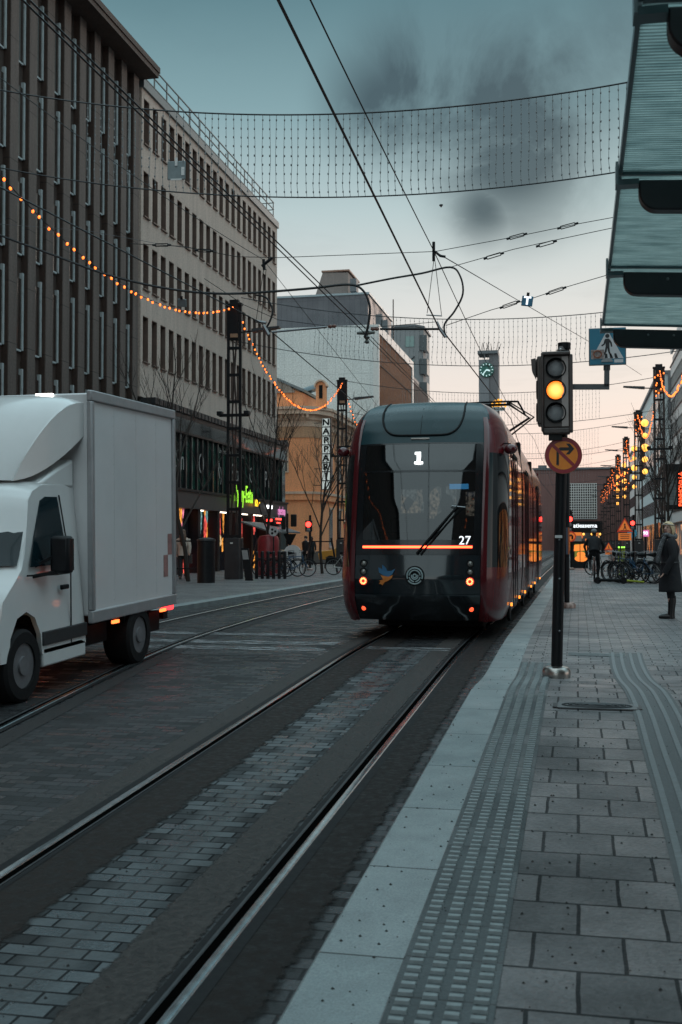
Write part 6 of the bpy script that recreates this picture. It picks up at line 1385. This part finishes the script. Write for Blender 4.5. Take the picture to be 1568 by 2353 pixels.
skinm = M('skin', (.72, .46, .36), .5, 0, .06, 8); coatm = M('black_coat', (.010, .011, .014), .85, 0, .3, 14); legm = M('black_trousers', (.008, .009, .011), .8, 0, .2, 14)
hairm = M('blonde_hair', (.62, .47, .28), .55, 0, .25, 30); bootm = M('black_boot', (.010, .009, .010), .35, 0, .2); scarfm = paver('scarf_cloth', (.10, .105, .11), (.22, .23, .24), (.07, .075, .08), .018, .018, .003, (.9, .9), .2, off=0, axis='XZ', grain=60, patch=.4, pscale=9)
# woman: upright, turned three quarter towards the left of the street, arms down
wp_ = on_walk(1541, 1421)
t = thing('person', 'blonde woman in a black knee length coat and grey scarf standing on the pavement', 'person', wp_)
E = []; J = {}
J['pelvis'] = ((0, 0, .92), (.135, .12)); J['waist'] = ((0, 0, 1.06), (.125, .105)); J['chest'] = ((-.01, 0, 1.24), (.145, .12)); J['upper'] = ((0, .005, 1.37), (.12, .09)); J['neck'] = ((-.015, 0, 1.455), .052); J['head0'] = ((-.03, -.005, 1.53), .068); J['head1'] = ((-.025, -.005, 1.60), (.082, .088)); J['crown'] = ((-.012, 0, 1.655), .062)
E += [('pelvis', 'waist'), ('waist', 'chest'), ('chest', 'upper'), ('upper', 'neck'), ('neck', 'head0'), ('head0', 'head1'), ('head1', 'crown')]
for s, k, kx, fx in ((-1, 'r', -.03, -.03), (1, 'l', .04, .05)):
    dy = .075 * s
    J['hip' + k] = ((0, dy, .87), .095); J['knee' + k] = ((kx * .4, dy, .49), .062); J['calf' + k] = ((kx * .2 + .012, dy, .34), .056); J['ank' + k] = ((fx * .5 + .01, dy, .10), .037); J['heel' + k] = ((fx * .5 + .01, dy, .045), .036); J['toe' + k] = ((fx * .5 - .16, dy, .028), .028)
    E += [('pelvis', 'hip' + k), ('hip' + k, 'knee' + k), ('knee' + k, 'calf' + k), ('calf' + k, 'ank' + k), ('ank' + k, 'heel' + k), ('heel' + k, 'toe' + k)]
    ex = (.03, s * .235, 1.10); wr = (-.10, s * .24, .88)
    J['sh' + k] = ((0, s * .165, 1.35), .062); J['el' + k] = (ex, .048); J['wr' + k] = (wr, .031)
    E += [('upper', 'sh' + k), ('sh' + k, 'el' + k), ('el' + k, 'wr' + k)]
    hand(J, E, 'wr' + k, (-.35, 0, -1), s, (-1, 0, -.2), .95)
body = skin('body', J, E, skinm, t)
# head details turned a little to the viewer
fd = Vector((-.58, -.81, 0)).normalized(); sd_ = Vector((fd.y, -fd.x, 0)); hc = Vector((-.025, -.005, 1.585))
b = MB(); b.tube([hc + fd * .070 + Vector((0, 0, .03)), hc + fd * .100 + Vector((0, 0, -.005)), hc + fd * .088 + Vector((0, 0, -.018))], [.010, .017, .010], 8)
for s in (-1, 1): b.sphere(hc + sd_ * s * .080 + Vector((0, 0, -.005)), .022, 8, 6, (.6, .6, 1.3))
b.build('nose', skinm, body, smooth=True)
b = MB()
for s in (-1, 1): b.sphere(hc + fd * .080 + sd_ * s * .032 + Vector((0, 0, .026)), .011, 8, 6)
b.build('eyes', M('eye_dark', (.03, .025, .022), .3), body)
MB().tube([hc + fd * .079 + sd_ * a + Vector((0, 0, -.052)) for a in (-.025, 0, .025)], .007, 6).build('mouth', M('lips', (.28, .09, .08), .5), body)
b = MB()
def hairfn(u, v):
    a = u * 2 * math.pi; th = v * 2.75
    back = max(0, -(math.cos(a) * fd.x + math.sin(a) * fd.y)); front = max(0, (math.cos(a) * fd.x + math.sin(a) * fd.y))
    th2 = th * (1 - .72 * front ** .8); r = .104 + .014 * back + (.03 * max(0, th2 - 1.7))
    return hc + Vector((r * math.sin(th2) * math.cos(a), r * math.sin(th2) * math.sin(a), .02 + (.112) * math.cos(th2) * (1.0 if th2 < 1.6 else 1.75)))
MB().grid(hairfn, 26, 12, cu=True).build('hair', hairm, t, smooth=True, solid=.012)
MB().tube([hc + Vector((.102 * math.cos(a), .102 * math.sin(a), .062 + .012 * (math.cos(a) * fd.x + math.sin(a) * fd.y))) for a in [i * math.pi / 9 for i in range(19)]], .010, 6).build('headband', M('headband', (.42, .38, .33), .8), t, smooth=True)
# coat: flared shell from shoulders to knee
CP = [(.47, .205, .215), (.60, .20, .21), (.80, .175, .20), (.95, .160, .19), (1.08, .145, .175), (1.22, .165, .195), (1.33, .135, .205), (1.40, .095, .15), (1.45, .075, .08)]
def coatfn(u, v):
    z = .47 + v * .98; rx = lerp_t([(a, b_) for a, b_, c in CP], z); ry = lerp_t([(a, c) for a, b_, c in CP], z); a = u * 2 * math.pi
    f = 1 + .04 * math.sin(5 * a + 2) * max(0, .95 - z) * 2
    return Vector((rx * f * math.cos(a) + .0, ry * f * math.sin(a), z))
coat = MB().grid(coatfn, 36, 26, cu=True).build('coat', coatm, t, smooth=True, solid=.008)
for s in (-1, 1): MB().tube(smooth_pts([Vector((.0, s * .15, 1.39)), Vector((.015, s * .215, 1.25)), Vector((.035, s * .25, 1.10)), Vector((-.03, s * .255, .97)), Vector((-.11, s * .24, .80))], 4), [.07, .078, .08, .078, .075, .072, .07, .068, .066, .066, .064, .062, .06, .058, .056, .055, .054][:17], 12).build('sleeve', coatm, coat, smooth=True)
MB().tube([(-.12 , -.12, 1.44)] and [Vector((.10 * math.cos(a), .11 * math.sin(a), 1.455 + .02 * math.sin(2 * a))) for a in [i * math.pi / 10 for i in range(21)]], .042, 10).build('scarf', scarfm, t, smooth=True)
MB().tube(smooth_pts([Vector((-.09, -.10, 1.44)), Vector((-.155, -.13, 1.30)), Vector((-.20, -.15, 1.12)), Vector((-.23, -.16, .98))], 4), [.035, .037, .04, .04, .042, .042, .042, .042, .04, .038, .036, .034, .02], 10).build('scarf_end', scarfm, t, smooth=True)
MB().tube([Vector((.153 * math.cos(a), .184 * math.sin(a), .985)) for a in [i * math.pi / 12 for i in range(25)]], .018, 6).build('belt', bootm, coat)
MB().sphere((-.165, -.09, .985), .014, 8, 6).build('buckle', chrome, coat)
for s, fx in ((-1, -.03), (1, .05)):
    dy = .075 * s; x = fx * .5 + .01
    MB().tube([(x + .012, dy, .40), (x + .016, dy, .30), (x + .005, dy, .16), (x, dy, .08), (x - .0, dy, .0)], [.056, .056, .047, .047, .05], 14).tube([(x + .01, dy, .035), (x - .08, dy, .04), (x - .15, dy, .034), (x - .20, dy, .028)], [.046, .048, .042, .022], 12).b2((x - .02, dy - .035, 0), (x + .045, dy + .035, .03)).build('boot', bootm, t, smooth=True)
    MB().tube([(0, dy, .62), (x * .3, dy, .49), (x * .3 + .012, dy, .36)], [.09, .072, .066], 14).build('tights', legm, t, smooth=True)
# ------------------------------------------------------------------ bicycles
def wheel_parts(t, x, r, tyrem, rimm):
    wo = MB().lathe([(r - .035, -.018), (r - .008, -.02), (r, 0), (r - .008, .02), (r - .035, .018), (r - .035, -.018)], (x, 0, r), 36, 'y').build('wheel', tyrem, t, smooth=True)
    b = MB().lathe([(r - .05, -.012), (r - .034, -.014), (r - .034, .014), (r - .05, .012), (r - .05, -.012)], (x, 0, r), 36, 'y')
    for k in range(18): a = k * math.pi / 9; b.tube([(x, .02 if k % 2 else -.02, r), (x + (r - .045) * math.cos(a), 0, r + (r - .045) * math.sin(a))], .0022, 3, False)
    b.tube([(x, -.04, r), (x, .04, r)], .018, 8); b.build('rim', rimm, wo)
def bicycle(label, framem, loc, rz, lean=.0, step=False, tyrem=None, guard=None, basket=False, name='bicycle', group='parked bicycles'):
    t = thing(name, label, 'bicycle', loc, group=group, rot=(lean, 0, rz)); r = .345
    tyrem = tyrem or rubber
    wheel_parts(t, -.52, r, tyrem, galv); wheel_parts(t, .53, r, tyrem, galv)
    bb, st, hd0, hd1 = (-.06, 0, .30), (-.20, 0, .80), (.36, 0, .60), (.32, 0, .86)
    b = MB().tube([bb, (-.22, 0, .86)], .017, 8).tube([bb, hd0], .02, 8).tube([(.37, 0, .58), hd1], .021, 8).tube([(-.52, .05, r), (-.06, .04, .30)], .011, 6).tube([(-.52, -.05, r), (-.06, -.04, .30)], .011, 6).tube([(-.52, .05, r), (-.19, .02, .76)], .009, 6).tube([(-.52, -.05, r), (-.19, -.02, .76)], .009, 6)
    if step: b.tube([(-.12, 0, .48), (.1, 0, .47), (.34, 0, .72)], .018, 8)
    else: b.tube([(-.195, 0, .77), (.325, 0, .82)], .017, 8)
    b.build('frame', framem, t, smooth=True)
    MB().tube([(.53, .055, r), (.43, .05, .56), (.37, 0, .60)], .012, 6).tube([(.53, -.055, r), (.43, -.05, .56), (.37, 0, .60)], .012, 6).build('fork', framem, t, smooth=True)
    MB().tube([(.32, 0, .86), (.30, 0, 1.0), (.33, 0, 1.02)], .014, 8).tube([(.20, -.29, 1.0), (.26, -.24, 1.02), (.34, -.1, 1.03), (.34, .1, 1.03), (.26, .24, 1.02), (.20, .29, 1.0)], .012, 8).build('handlebar', galv, t, smooth=True)
    MB().tube([(-.25, .0, .94), (-.14, 0, .95), (.02, 0, .945)], [.075, .055, .022], 10).tube([(-.22, 0, .85), (-.235, 0, .93)], .013, 6).build('saddle', blackm, t, smooth=True)
    b = MB().lathe([(.06, -.005), (.09, -.005), (.09, .005), (.06, .005), (.06, -.005)], (-.06, .06, .30), 16, 'y').tube([(-.06, .08, .30), (.05, .08, .17)], .009, 5).tube([(-.06, -.08, .30), (-.17, -.08, .43)], .009, 5).tube([(-.06, -.1, .30), (-.06, .1, .30)], .012, 6).box((.06, .12, .165), (.09, .09, .02)).box((-.18, -.12, .435), (.09, .09, .02)).tube([(-.06, .06, .39), (-.52, .06, .39)], .004, 4).tube([(-.06, .06, .22), (-.52, .06, .31)], .004, 4)
    b.build('crank', black, t)
    gm_ = guard or blackm
    for x, a0, a1 in ((-.52, 20, 190), (.53, 20, 150)): b = MB(); b.tube([(x + (r + .025) * math.cos(R(a0 + (a1 - a0) * i / 12)), 0, r + (r + .025) * math.sin(R(a0 + (a1 - a0) * i / 12))) for i in range(13)], .018, 5); b.build('mudguard', gm_, t, smooth=True)
    b = MB().tube([(-.85, -.06, .74), (-.25, -.06, .74)], .007, 5).tube([(-.85, .06, .74), (-.25, .06, .74)], .007, 5).tube([(-.85, -.06, .74), (-.85, .06, .74)], .007, 5).tube([(-.52, .06, .36), (-.6, .06, .74)], .006, 4).tube([(-.52, -.06, .36), (-.6, -.06, .74)], .006, 4)
    b.build('rack', black, t)
    if basket:
        b = MB()
        for z in (.80, .88, .97): b.tube([(.42, -.16, z), (.66, -.16, z), (.66, .16, z), (.42, .16, z), (.42, -.16, z)], .006, 4)
        for x in (.42, .50, .58, .66):
            for y in (-.16, .16): b.tube([(x, y, .78), (x, y, .97)], .004, 4)
        b.build('basket', black, t)
    return t
fr_black, fr_blue, fr_red, fr_white, fr_pink = M('paint_black', (.012, .012, .014), .3), M('paint_blue', (.02, .08, .16), .3), M('paint_red', (.18, .03, .02), .35), M('paint_white', (.5, .5, .48), .35), M('paint_rose', (.30, .15, .12), .35)
whtyre = M('pale_tyre', (.30, .29, .27), .7)
# rider heading away on the pavement
rp_ = on_walk(1367, 1339)
bk = bicycle('bicycle ridden away along the pavement by the person in black', fr_pink, (rp_.x, rp_.y + .86, rp_.z), R(90), 0, group='bicycle under the rider')
del bk['group']
t = thing('person', 'cyclist in dark jacket and pale cap riding away along the pavement', 'person', (rp_.x, rp_.y + .86, rp_.z))
J = {}; E = []
J['pelvis'] = ((0, -.20, 1.02), (.15, .13)); J['waist'] = ((0, -.13, 1.16), (.15, .12)); J['chest'] = ((0, -.03, 1.34), (.175, .13)); J['upper'] = ((0, .02, 1.47), (.14, .10)); J['neck'] = ((0, .05, 1.56), .06); J['head0'] = ((0, .07, 1.63), .075); J['head1'] = ((0, .07, 1.70), (.085, .095)); J['crown'] = ((0, .06, 1.76), .065)
E += [('pelvis', 'waist'), ('waist', 'chest'), ('chest', 'upper'), ('upper', 'neck'), ('neck', 'head0'), ('head0', 'head1'), ('head1', 'crown')]
for s, k, kn, an in ((-1, 'l', (-.15, .14, .80), (-.13, -.18, .50)), (1, 'r', (.14, .10, .58), (.12, .0, .20))):
    J['hip' + k] = ((s * .10, -.18, .98), .10); J['knee' + k] = (kn, .065); J['ank' + k] = (an, .042); J['toe' + k] = ((an[0], an[1] + .17, an[2] - .06), .035)
    E += [('pelvis', 'hip' + k), ('hip' + k, 'knee' + k), ('knee' + k, 'ank' + k), ('ank' + k, 'toe' + k)]
    J['sh' + k] = ((s * .20, .02, 1.45), .07); J['el' + k] = ((s * .33, .12, 1.22), .052); J['wr' + k] = ((s * .27, .20, 1.04), .034)
    E += [('upper', 'sh' + k), ('sh' + k, 'el' + k), ('el' + k, 'wr' + k)]
    hand(J, E, 'wr' + k, (0, .9, -.3), s, (0, -.1, -1), .9)
body = skin('body', J, E, M('dark_clothes', (.010, .010, .012), .85, 0, .3, 12), t)
MB().tube([(0, -.22, 1.03), (0, -.15, 1.16), (0, -.05, 1.36), (0, .02, 1.50), (0, .05, 1.56)], [.19, .19, .215, .17, .08], 16).build('jacket', coatm, t, smooth=True)
for s, kn, an in ((-1, (-.15, .14, .80), (-.13, -.18, .50)), (1, (.14, .10, .58), (.12, .0, .20))):
    MB().tube([(an[0], an[1] - .05, an[2] - .03), (an[0], an[1] + .08, an[2] - .06), (an[0], an[1] + .20, an[2] - .08)], [.05, .052, .03], 10).build('shoe', bootm, t, smooth=True)
MB().sphere((0, .06, 1.745), .105, 16, 10, (.95, 1.05, .75)).tube([(.0, .15, 1.72), (0, .2, 1.71)], [.08, .05], 8).build('cap', M('cap_grey', (.20, .22, .23), .8), t, smooth=True)
MB().sphere((0, -.215, 1.25), .02, 8, 6, (1, .4, 1)).build('reflector', wpaint, t)
# other walkers
def walker(label, loc, rz, topm, legm_, hairm_, h=1.0, long_hair=False, bag=False, stride=.22):
    t = thing('person', label, 'person', loc, rz); J = {}; E = []
    J['pelvis'] = ((0, 0, .94), (.13, .11)); J['waist'] = ((0, 0, 1.08), (.125, .10)); J['chest'] = ((0, .01, 1.28), (.155, .12)); J['upper'] = ((0, 0, 1.40), (.12, .09)); J['neck'] = ((0, .01, 1.48), .05); J['head0'] = ((0, .025, 1.55), .068); J['head1'] = ((0, .02, 1.62), (.08, .088)); J['crown'] = ((0, .01, 1.68), .06)
    E += [('pelvis', 'waist'), ('waist', 'chest'), ('chest', 'upper'), ('upper', 'neck'), ('neck', 'head0'), ('head0', 'head1'), ('head1', 'crown')]
    for s, k in ((-1, 'l'), (1, 'r')):
        d = s * stride
        J['hip' + k] = ((s * .09, 0, .88), .09); J['knee' + k] = ((s * .085, d * .5 + .03, .49), .062); J['ank' + k] = ((s * .08, d, .10), .042); J['toe' + k] = ((s * .09, d + .17, .035), .032)
        E += [('pelvis', 'hip' + k), ('hip' + k, 'knee' + k), ('knee' + k, 'ank' + k), ('ank' + k, 'toe' + k)]
        J['sh' + k] = ((s * .175, 0, 1.38), .062); J['el' + k] = ((s * .235, -d * .3 - .03, 1.13), .048); J['wr' + k] = ((s * .23, -d * .7 + .05, .90), .03)
        E += [('upper', 'sh' + k), ('sh' + k, 'el' + k), ('el' + k, 'wr' + k)]; hand(J, E, 'wr' + k, (0, .2, -1), s, (0, 1, 0), .9)
    bo = skin('body', J, E, skinm, t)
    MB().tube([(0, 0, .82), (0, 0, .95), (0, 0, 1.1), (0, .01, 1.28), (0, 0, 1.42), (0, 0, 1.48)], [.185, .175, .17, .20, .16, .07], 16).build('jacket', topm, t, smooth=True)
    for s, k in ((-1, 'l'), (1, 'r')):
        a = [Vector(J[q + k][0]) for q in ('sh', 'el', 'wr')]; MB().tube(a, [.075, .06, .048], 10).build('sleeve', topm, t, smooth=True)
        a = [Vector(J[q + k][0]) for q in ('hip', 'knee', 'ank')]; MB().tube(a, [.105, .078, .062], 12).build('trouser_leg', legm_, t, smooth=True)
        p = Vector(J['ank' + k][0]); MB().tube([p + Vector((0, -.04, -.05)), p + Vector((0, .08, -.06)), p + Vector((0, .2, -.07))], [.05, .05, .028], 10).build('shoe', bootm, t, smooth=True)
    b = MB().sphere((0, .0, 1.64), .10, 14, 10, (.95, 1.0, 1.0))
    if long_hair: b.tube([(0, -.05, 1.62), (0, -.11, 1.5), (0, -.16, 1.32), (0, -.17, 1.16)], [.09, .12, .11, .05], 12)
    b.build('hair', hairm_, t, smooth=True)
    if bag: MB().b2((.20, -.1, .55), (.30, .25, .86)).tube([(.24, .08, .86), (.22, .05, 1.1)], .012, 5).build('bag', bootm, t)
    t.scale = (h, h, h); return t
p = at_z(421, 1331, .12)
walker('long haired woman in a white jacket and black trousers walking by the shop front', p, R(15), M('white_jacket', (.50, .42, .36), .85, 0, .12, 12), legm, M('brown_hair', (.11, .055, .03), .6, 0, .3, 30), 1.06, True, True)
p = at_z(703, 1304, .12)
walker('person in dark clothes facing the street beside the orange building', p, R(160), coatm, legm, M('dark_hair', (.02, .016, .014), .6), 1.0)
p = at_z(716, 1299, .12); walker('second person in black partly behind the one by the orange building', p, R(20), coatm, legm, M('dark_hair', (.02, .016, .014)), 1.0)
# parked bicycles on the right, packed side by side
bx_ = [(1405, 1336, fr_pink, 8, True, 'rose bicycle with a pale wheel rim at the left end of the right bicycle row', whtyre), (1421, 1338, fr_white, 35, True, 'white step through bicycle second from the left in the right bicycle row', None), (1434, 1341, fr_black, 60, False, 'black bicycle third from the left in the right row', None), (1447, 1342, fr_blue, 48, False, 'dark blue bicycle near the middle of the right row', None), (1461, 1343, fr_black, 70, True, 'black step through bicycle with a basket in the right row', None), (1473, 1343, fr_blue, 55, True, 'dark blue step through bicycle right of the basket bicycle', None), (1486, 1343, fr_white, 66, False, 'pale framed bicycle third from the right end of the row', None), (1499, 1342, fr_black, 40, False, 'black bicycle second from the right end of the row beside the woman', None), (1515, 1342, fr_black, 20, True, 'black bicycle with thin pale tyres right behind the woman', whtyre)]
for i, (u, v, fm, rz, stp, lb, ty) in enumerate(bx_):
    p = on_walk(u, v - 2); bicycle(lb, fm, (p.x, p.y + .3, p.z), R(rz + 90), R((-1) ** i * 5), stp, ty, basket=('basket' in lb and 'with a basket' in lb))
p = on_walk(1389, 1322); bicycle('grey bicycle standing apart farther back beside the cyclist', galv, (p.x, p.y, p.z), R(20), R(4), False)
# scooters
yel = M('scooter_green', (.30, .36, .02), .35, var=.1); ye2 = M('scooter_tip', (.3, .9, .1), .4, var=0, emit=(.4, 1, .1), es=1.2)
for k, u in enumerate((1428, 1437, 1444)):
    p = on_walk(u, 1330)
    t = thing('scooter', '%s lime yellow electric scooter standing among the bicycles' % ('leftmost', 'middle', 'rightmost')[k], 'scooter', (p.x, p.y + .4, p.z), R(100 + 6 * k), 'lime yellow scooters')
    MB().tube([(.40, 0, .15), (.30, 0, 1.12)], .03, 8).build('stem', yel, t); MB().tube([(.30, -.22, 1.12), (.30, .22, 1.12)], .016, 6).build('handlebar', blackm, t)
    MB().box((0, 0, .16), (.75, .15, .05)).build('deck', yel, t, bevel=.02); MB().sphere((.30, 0, 1.17), .035, 8, 6).build('top_light', ye2, t)
    for x in (-.42, .43): MB().lathe([(.04, -.03), (.11, -.03), (.11, .03), (.04, .03)], (x, 0, .11), 18, 'y').build('wheel', rubber, t, smooth=True)
p = on_walk(1403, 1342); t = thing('scooter', 'black and lime scooter lying flat under the rose bicycle', 'scooter', (p.x, p.y + .2, p.z), R(6))
MB().box((0, 0, .12), (.75, .16, .10)).build('deck', blackm, t, bevel=.04); MB().tube([(.36, 0, .12), (1.1, .15, .06)], .03, 8).build('stem', yel, t); MB().lathe([(.03, -.05), (.11, -.05), (.11, .05), (.03, .05)], (-.40, 0, .11), 16, 'y').build('wheel', rubber, t); MB().lathe([(.03, -.05), (.11, -.05), (.11, .05), (.03, .05)], (.42, 0, .11), 16, 'y').build('wheel', rubber, t)
# left pavement: bin, tree guards, bike stands, red container, signs
p = at_z(474, 1339, .12); t = thing('litter_bin', 'round dark litter bin between the bare tree and first lamp post', 'litter bin', p)
MB().lathe([(.30, 0), (.30, 1.38), (.27, 1.40)], (0, 0, 0), 20).build('body', black, t, smooth=True); MB().lathe([(.31, 1.40), (.31, 1.46), (.12, 1.52), (0, 1.52)], (0, 0, 0), 20).build('lid', M('bin_lid', (.05, .055, .06), .4, .4), t, smooth=True)
for i in range(6):
    p = at_z(590 + i * 13, 1330, .12); t = tag(MB().b2((p.x - .06, p.y - .06, .1), (p.x + .06, p.y + .06, 1.15)).build('bike_stand', black, None, bevel=.04), '%s flat black bicycle stand in the row beside the red container' % ords[i] + ' from the left', 'bike stand', 'flat black bicycle stands')
p = at_z(598, 1325, .12); t = thing('container', 'red round container behind the black bicycle stands', 'container', (p.x, p.y + 1.2, .12))
MB().lathe([(.42, 0), (.44, .1), (.44, 1.45), (.36, 1.62), (0, 1.68)], (0, 0, 0), 22).build('body', M('red_container', (.22, .02, .025), .35, 0, .3, 4), t, smooth=True)
dsc = MB().lathe([(0, -.02), (.19, -.02), (.19, .02), (0, .02)], (.35, -.5, 1.8), 20, 'y').build('disc', M('disc_pale', (.5, .5, .5), .5), t)
b = MB()
for k in range(3): a_ = k * 2.09; b.sphere((.35 + .085 * math.cos(a_), -.53, 1.8 + .085 * math.sin(a_)), .05, 8, 6, (1, .2, 1))
b.build('disc_marks', blackm, dsc); MB().tube([(.35, -.48, 0), (.35, -.48, 1.8)], .03, 6).build('disc_pole', black, t)
p = at_z(576, 1334, .12); t = thing('board_stand', 'dark leaning board stand left of the red container', 'sign', p)
MB().prism([(-.2, 0), (.08, 0), (-.08, 1.15), (-.36, 1.15)], lambda a, z: (a, 0, z), (0, .08, 0)).build('panel', black, t); MB().prism([(-.28, .75), (-.06, .75), (-.12, 1.08), (-.33, 1.08)], lambda a, z: (a, -.01, z), (0, .008, 0)).build('notice', M('notice_grey', (.3, .3, .3), .6), t)
for u, rz, fm, lb in ((672, 14, fr_blue, 'blue bicycle leaning at the right end of the black stands'), (650, 30, fr_black, 'black bicycle locked to the flat black stands'), (624, 22, fr_red, 'red bicycle standing in front of the red container'), (792, 10, fr_white, 'pale wheeled bicycle half hidden by the tram edge')):
    p = at_z(u, 1326 if u < 700 else 1322, .12); bicycle(lb, fm, (p.x, p.y + .3, p.z), R(rz), R(6), False, basket=False)
p = at_z(672, 1315, .12); t = thing('sandwich_board', 'white rounded sandwich board behind the blue bicycle', 'sign', p)
MB().prism([(-.42, 0), (.42, 0), (.40, .9)] + [(.40 * math.cos(a_), .9 + .35 * math.sin(a_)) for a_ in [math.pi * k / 8 for k in range(1, 8)]] + [(-.40, .9)], lambda a, z: (a, 0, z), (0, .06, 0)).build('board', wpaint, t); MB().box((0, -.005, .75), (.4, .004, .3)).build('notice', M('notice_grey', (.3, .3, .3)), t)
p = at_z(748, 1303, .1)
t = thing('taxi', 'yellow orange car parked by the orange building', 'car', (p.x, 68.5, .05), R(4))
yc = M('taxi_paint', (.55, .24, .04), .25, 0, .05, coat=.6)
MB().prism([(-2.1, .35), (-2.15, .75), (-1.9, .92), (-1.2, 1.0), (-.55, 1.42), (.7, 1.45), (1.5, 1.02), (2.05, .95), (2.15, .6), (2.1, .35)], lambda a, z: (a, -.85, z), (0, 1.7, 0)).build('body', yc, t, bevel=.06)
MB().prism([(-1.05, 1.02), (-.52, 1.36), (.65, 1.38), (1.3, 1.03)], lambda a, z: (a, -.87, z), (0, 1.74, 0)).build('side_window', tglass, t)
for x in (-1.35, 1.3):
    for y in (-.8, .8): MB().lathe([(.15, -.1), (.31, -.1), (.31, .1), (.15, .1)], (x, y, .31), 20, 'y').build('wheel', rubber, t, smooth=True)
MB().box((0, 0, 1.52), (.5, .25, .12)).build('roof_sign', globem, t); MB().box((2.1, -.6, .72), (.1, .3, .14)).build('headlight', globem, t)
p = on_walk(1258, 1262); t = thing('car', 'pale car far away between tram and signal pole', 'car', (p.x - .4, 120, .02), R(90)); 
MB().prism([(-2.1, .35), (-2.15, .75), (-1.2, 1.0), (-.55, 1.42), (.9, 1.45), (1.6, 1.02), (2.1, .9), (2.1, .35)], lambda a, z: (a, -.85, z), (0, 1.7, 0)).build('body', M('car_pale', (.4, .43, .45), .25, coat=.6), t, bevel=.06)
MB().b2((-2.16, -.6, 1.0), (-2.0, .6, 1.02)).build('rear_window', tglass, t)
for x in (-1.35, 1.3):
    for y in (-.8, .8): MB().lathe([(.15, -.1), (.31, -.1), (.31, .1), (.15, .1)], (x, y, .31), 16, 'y').build('wheel', rubber, t)
for s in (-.65, .65): MB().box((-2.14, s, .8), (.06, .25, .14)).build('tail_light', redl, t)
# ------------------------------------------------------------------ bare street trees
barkm = M('bark', (.035, .027, .023), .9, 0, .3, 12)
def tree(label, loc, h, seed, spread=.34, guard=True):
    t = thing('tree', label, 'tree', loc, group='bare street trees'); r_ = random.Random(seed); tr_ = MB(); cr_ = MB()
    def grow(p, d, ln, r, lev, b):
        pts = [p]; q = p
        for k in range(4):
            d = (d + Vector((r_.uniform(-.14, .14), r_.uniform(-.14, .14), r_.uniform(-.02, .12)))).normalized(); q = q + d * ln / 4; pts.append(q)
        b.tube(pts, [r * (1 - .11 * k) for k in range(5)] if lev else [r, r * .9, r * .82, r * .72, r * .62], 6 if lev < 2 else 4, False)
        if lev >= 4: return
        n = (7, 3, 3, 2)[lev]
        for k in range(n):
            f = r_.uniform(.35, 1) if lev else .40 + .6 * k / n; i = min(int(f * 4), 3); o = pts[i].lerp(pts[i + 1], f * 4 - i)
            a = r_.uniform(0, 6.28); up_ = r_.uniform(.35, .9); dd = Vector((math.cos(a), math.sin(a), 0)) * spread * 1.6 + Vector((0, 0, up_)) + d * .5
            grow(o, dd.normalized(), ln * r_.uniform(.45, .66), max(.006, r * .46), lev + 1, cr_)
        grow(q, d, ln * .5, r * .55, lev + 1, cr_)
    grow(Vector((0, 0, 0)), Vector((0, 0, 1)), h * .62, h * .011, 0, tr_)
    tr_.build('trunk', barkm, t, smooth=True); cr_.build('crown', barkm, t, fix=False)
    if guard:
        b = MB()
        for s in (-1, 1): b.bar((s * .75, -.3, 0), (s * .42, -.1, 1.55), .06, .06)
        b.bar((-.66, -.26, .45), (.66, -.26, .45), .05, .05).bar((-.45, -.12, 1.4), (.45, -.12, 1.4), .05, .05).build('tree_guard', black, t)
    return t
p = at_z(433, 1336, .12); tree('bare young tree in a metal guard close to the white truck', p, 7.2, 4)
p = at_z(616, 1318, .12); tree('bare young tree in front of the shop awning', p, 7.2, 9)
p = at_z(741, 1318, .12); tree('bare young tree with metal guard below the NAPPARI sign', p, 6.4, 14)
p = at_y(1546, 1240, 66); tree('bare street tree on the right behind the woman', (p.x, 66, .1), 8.6, 21, guard=False)
p = at_y(1518, 1240, 84); tree('bare street tree on the right farther back beside the first lamp post', (p.x, 84, .1), 9.5, 30, guard=False)
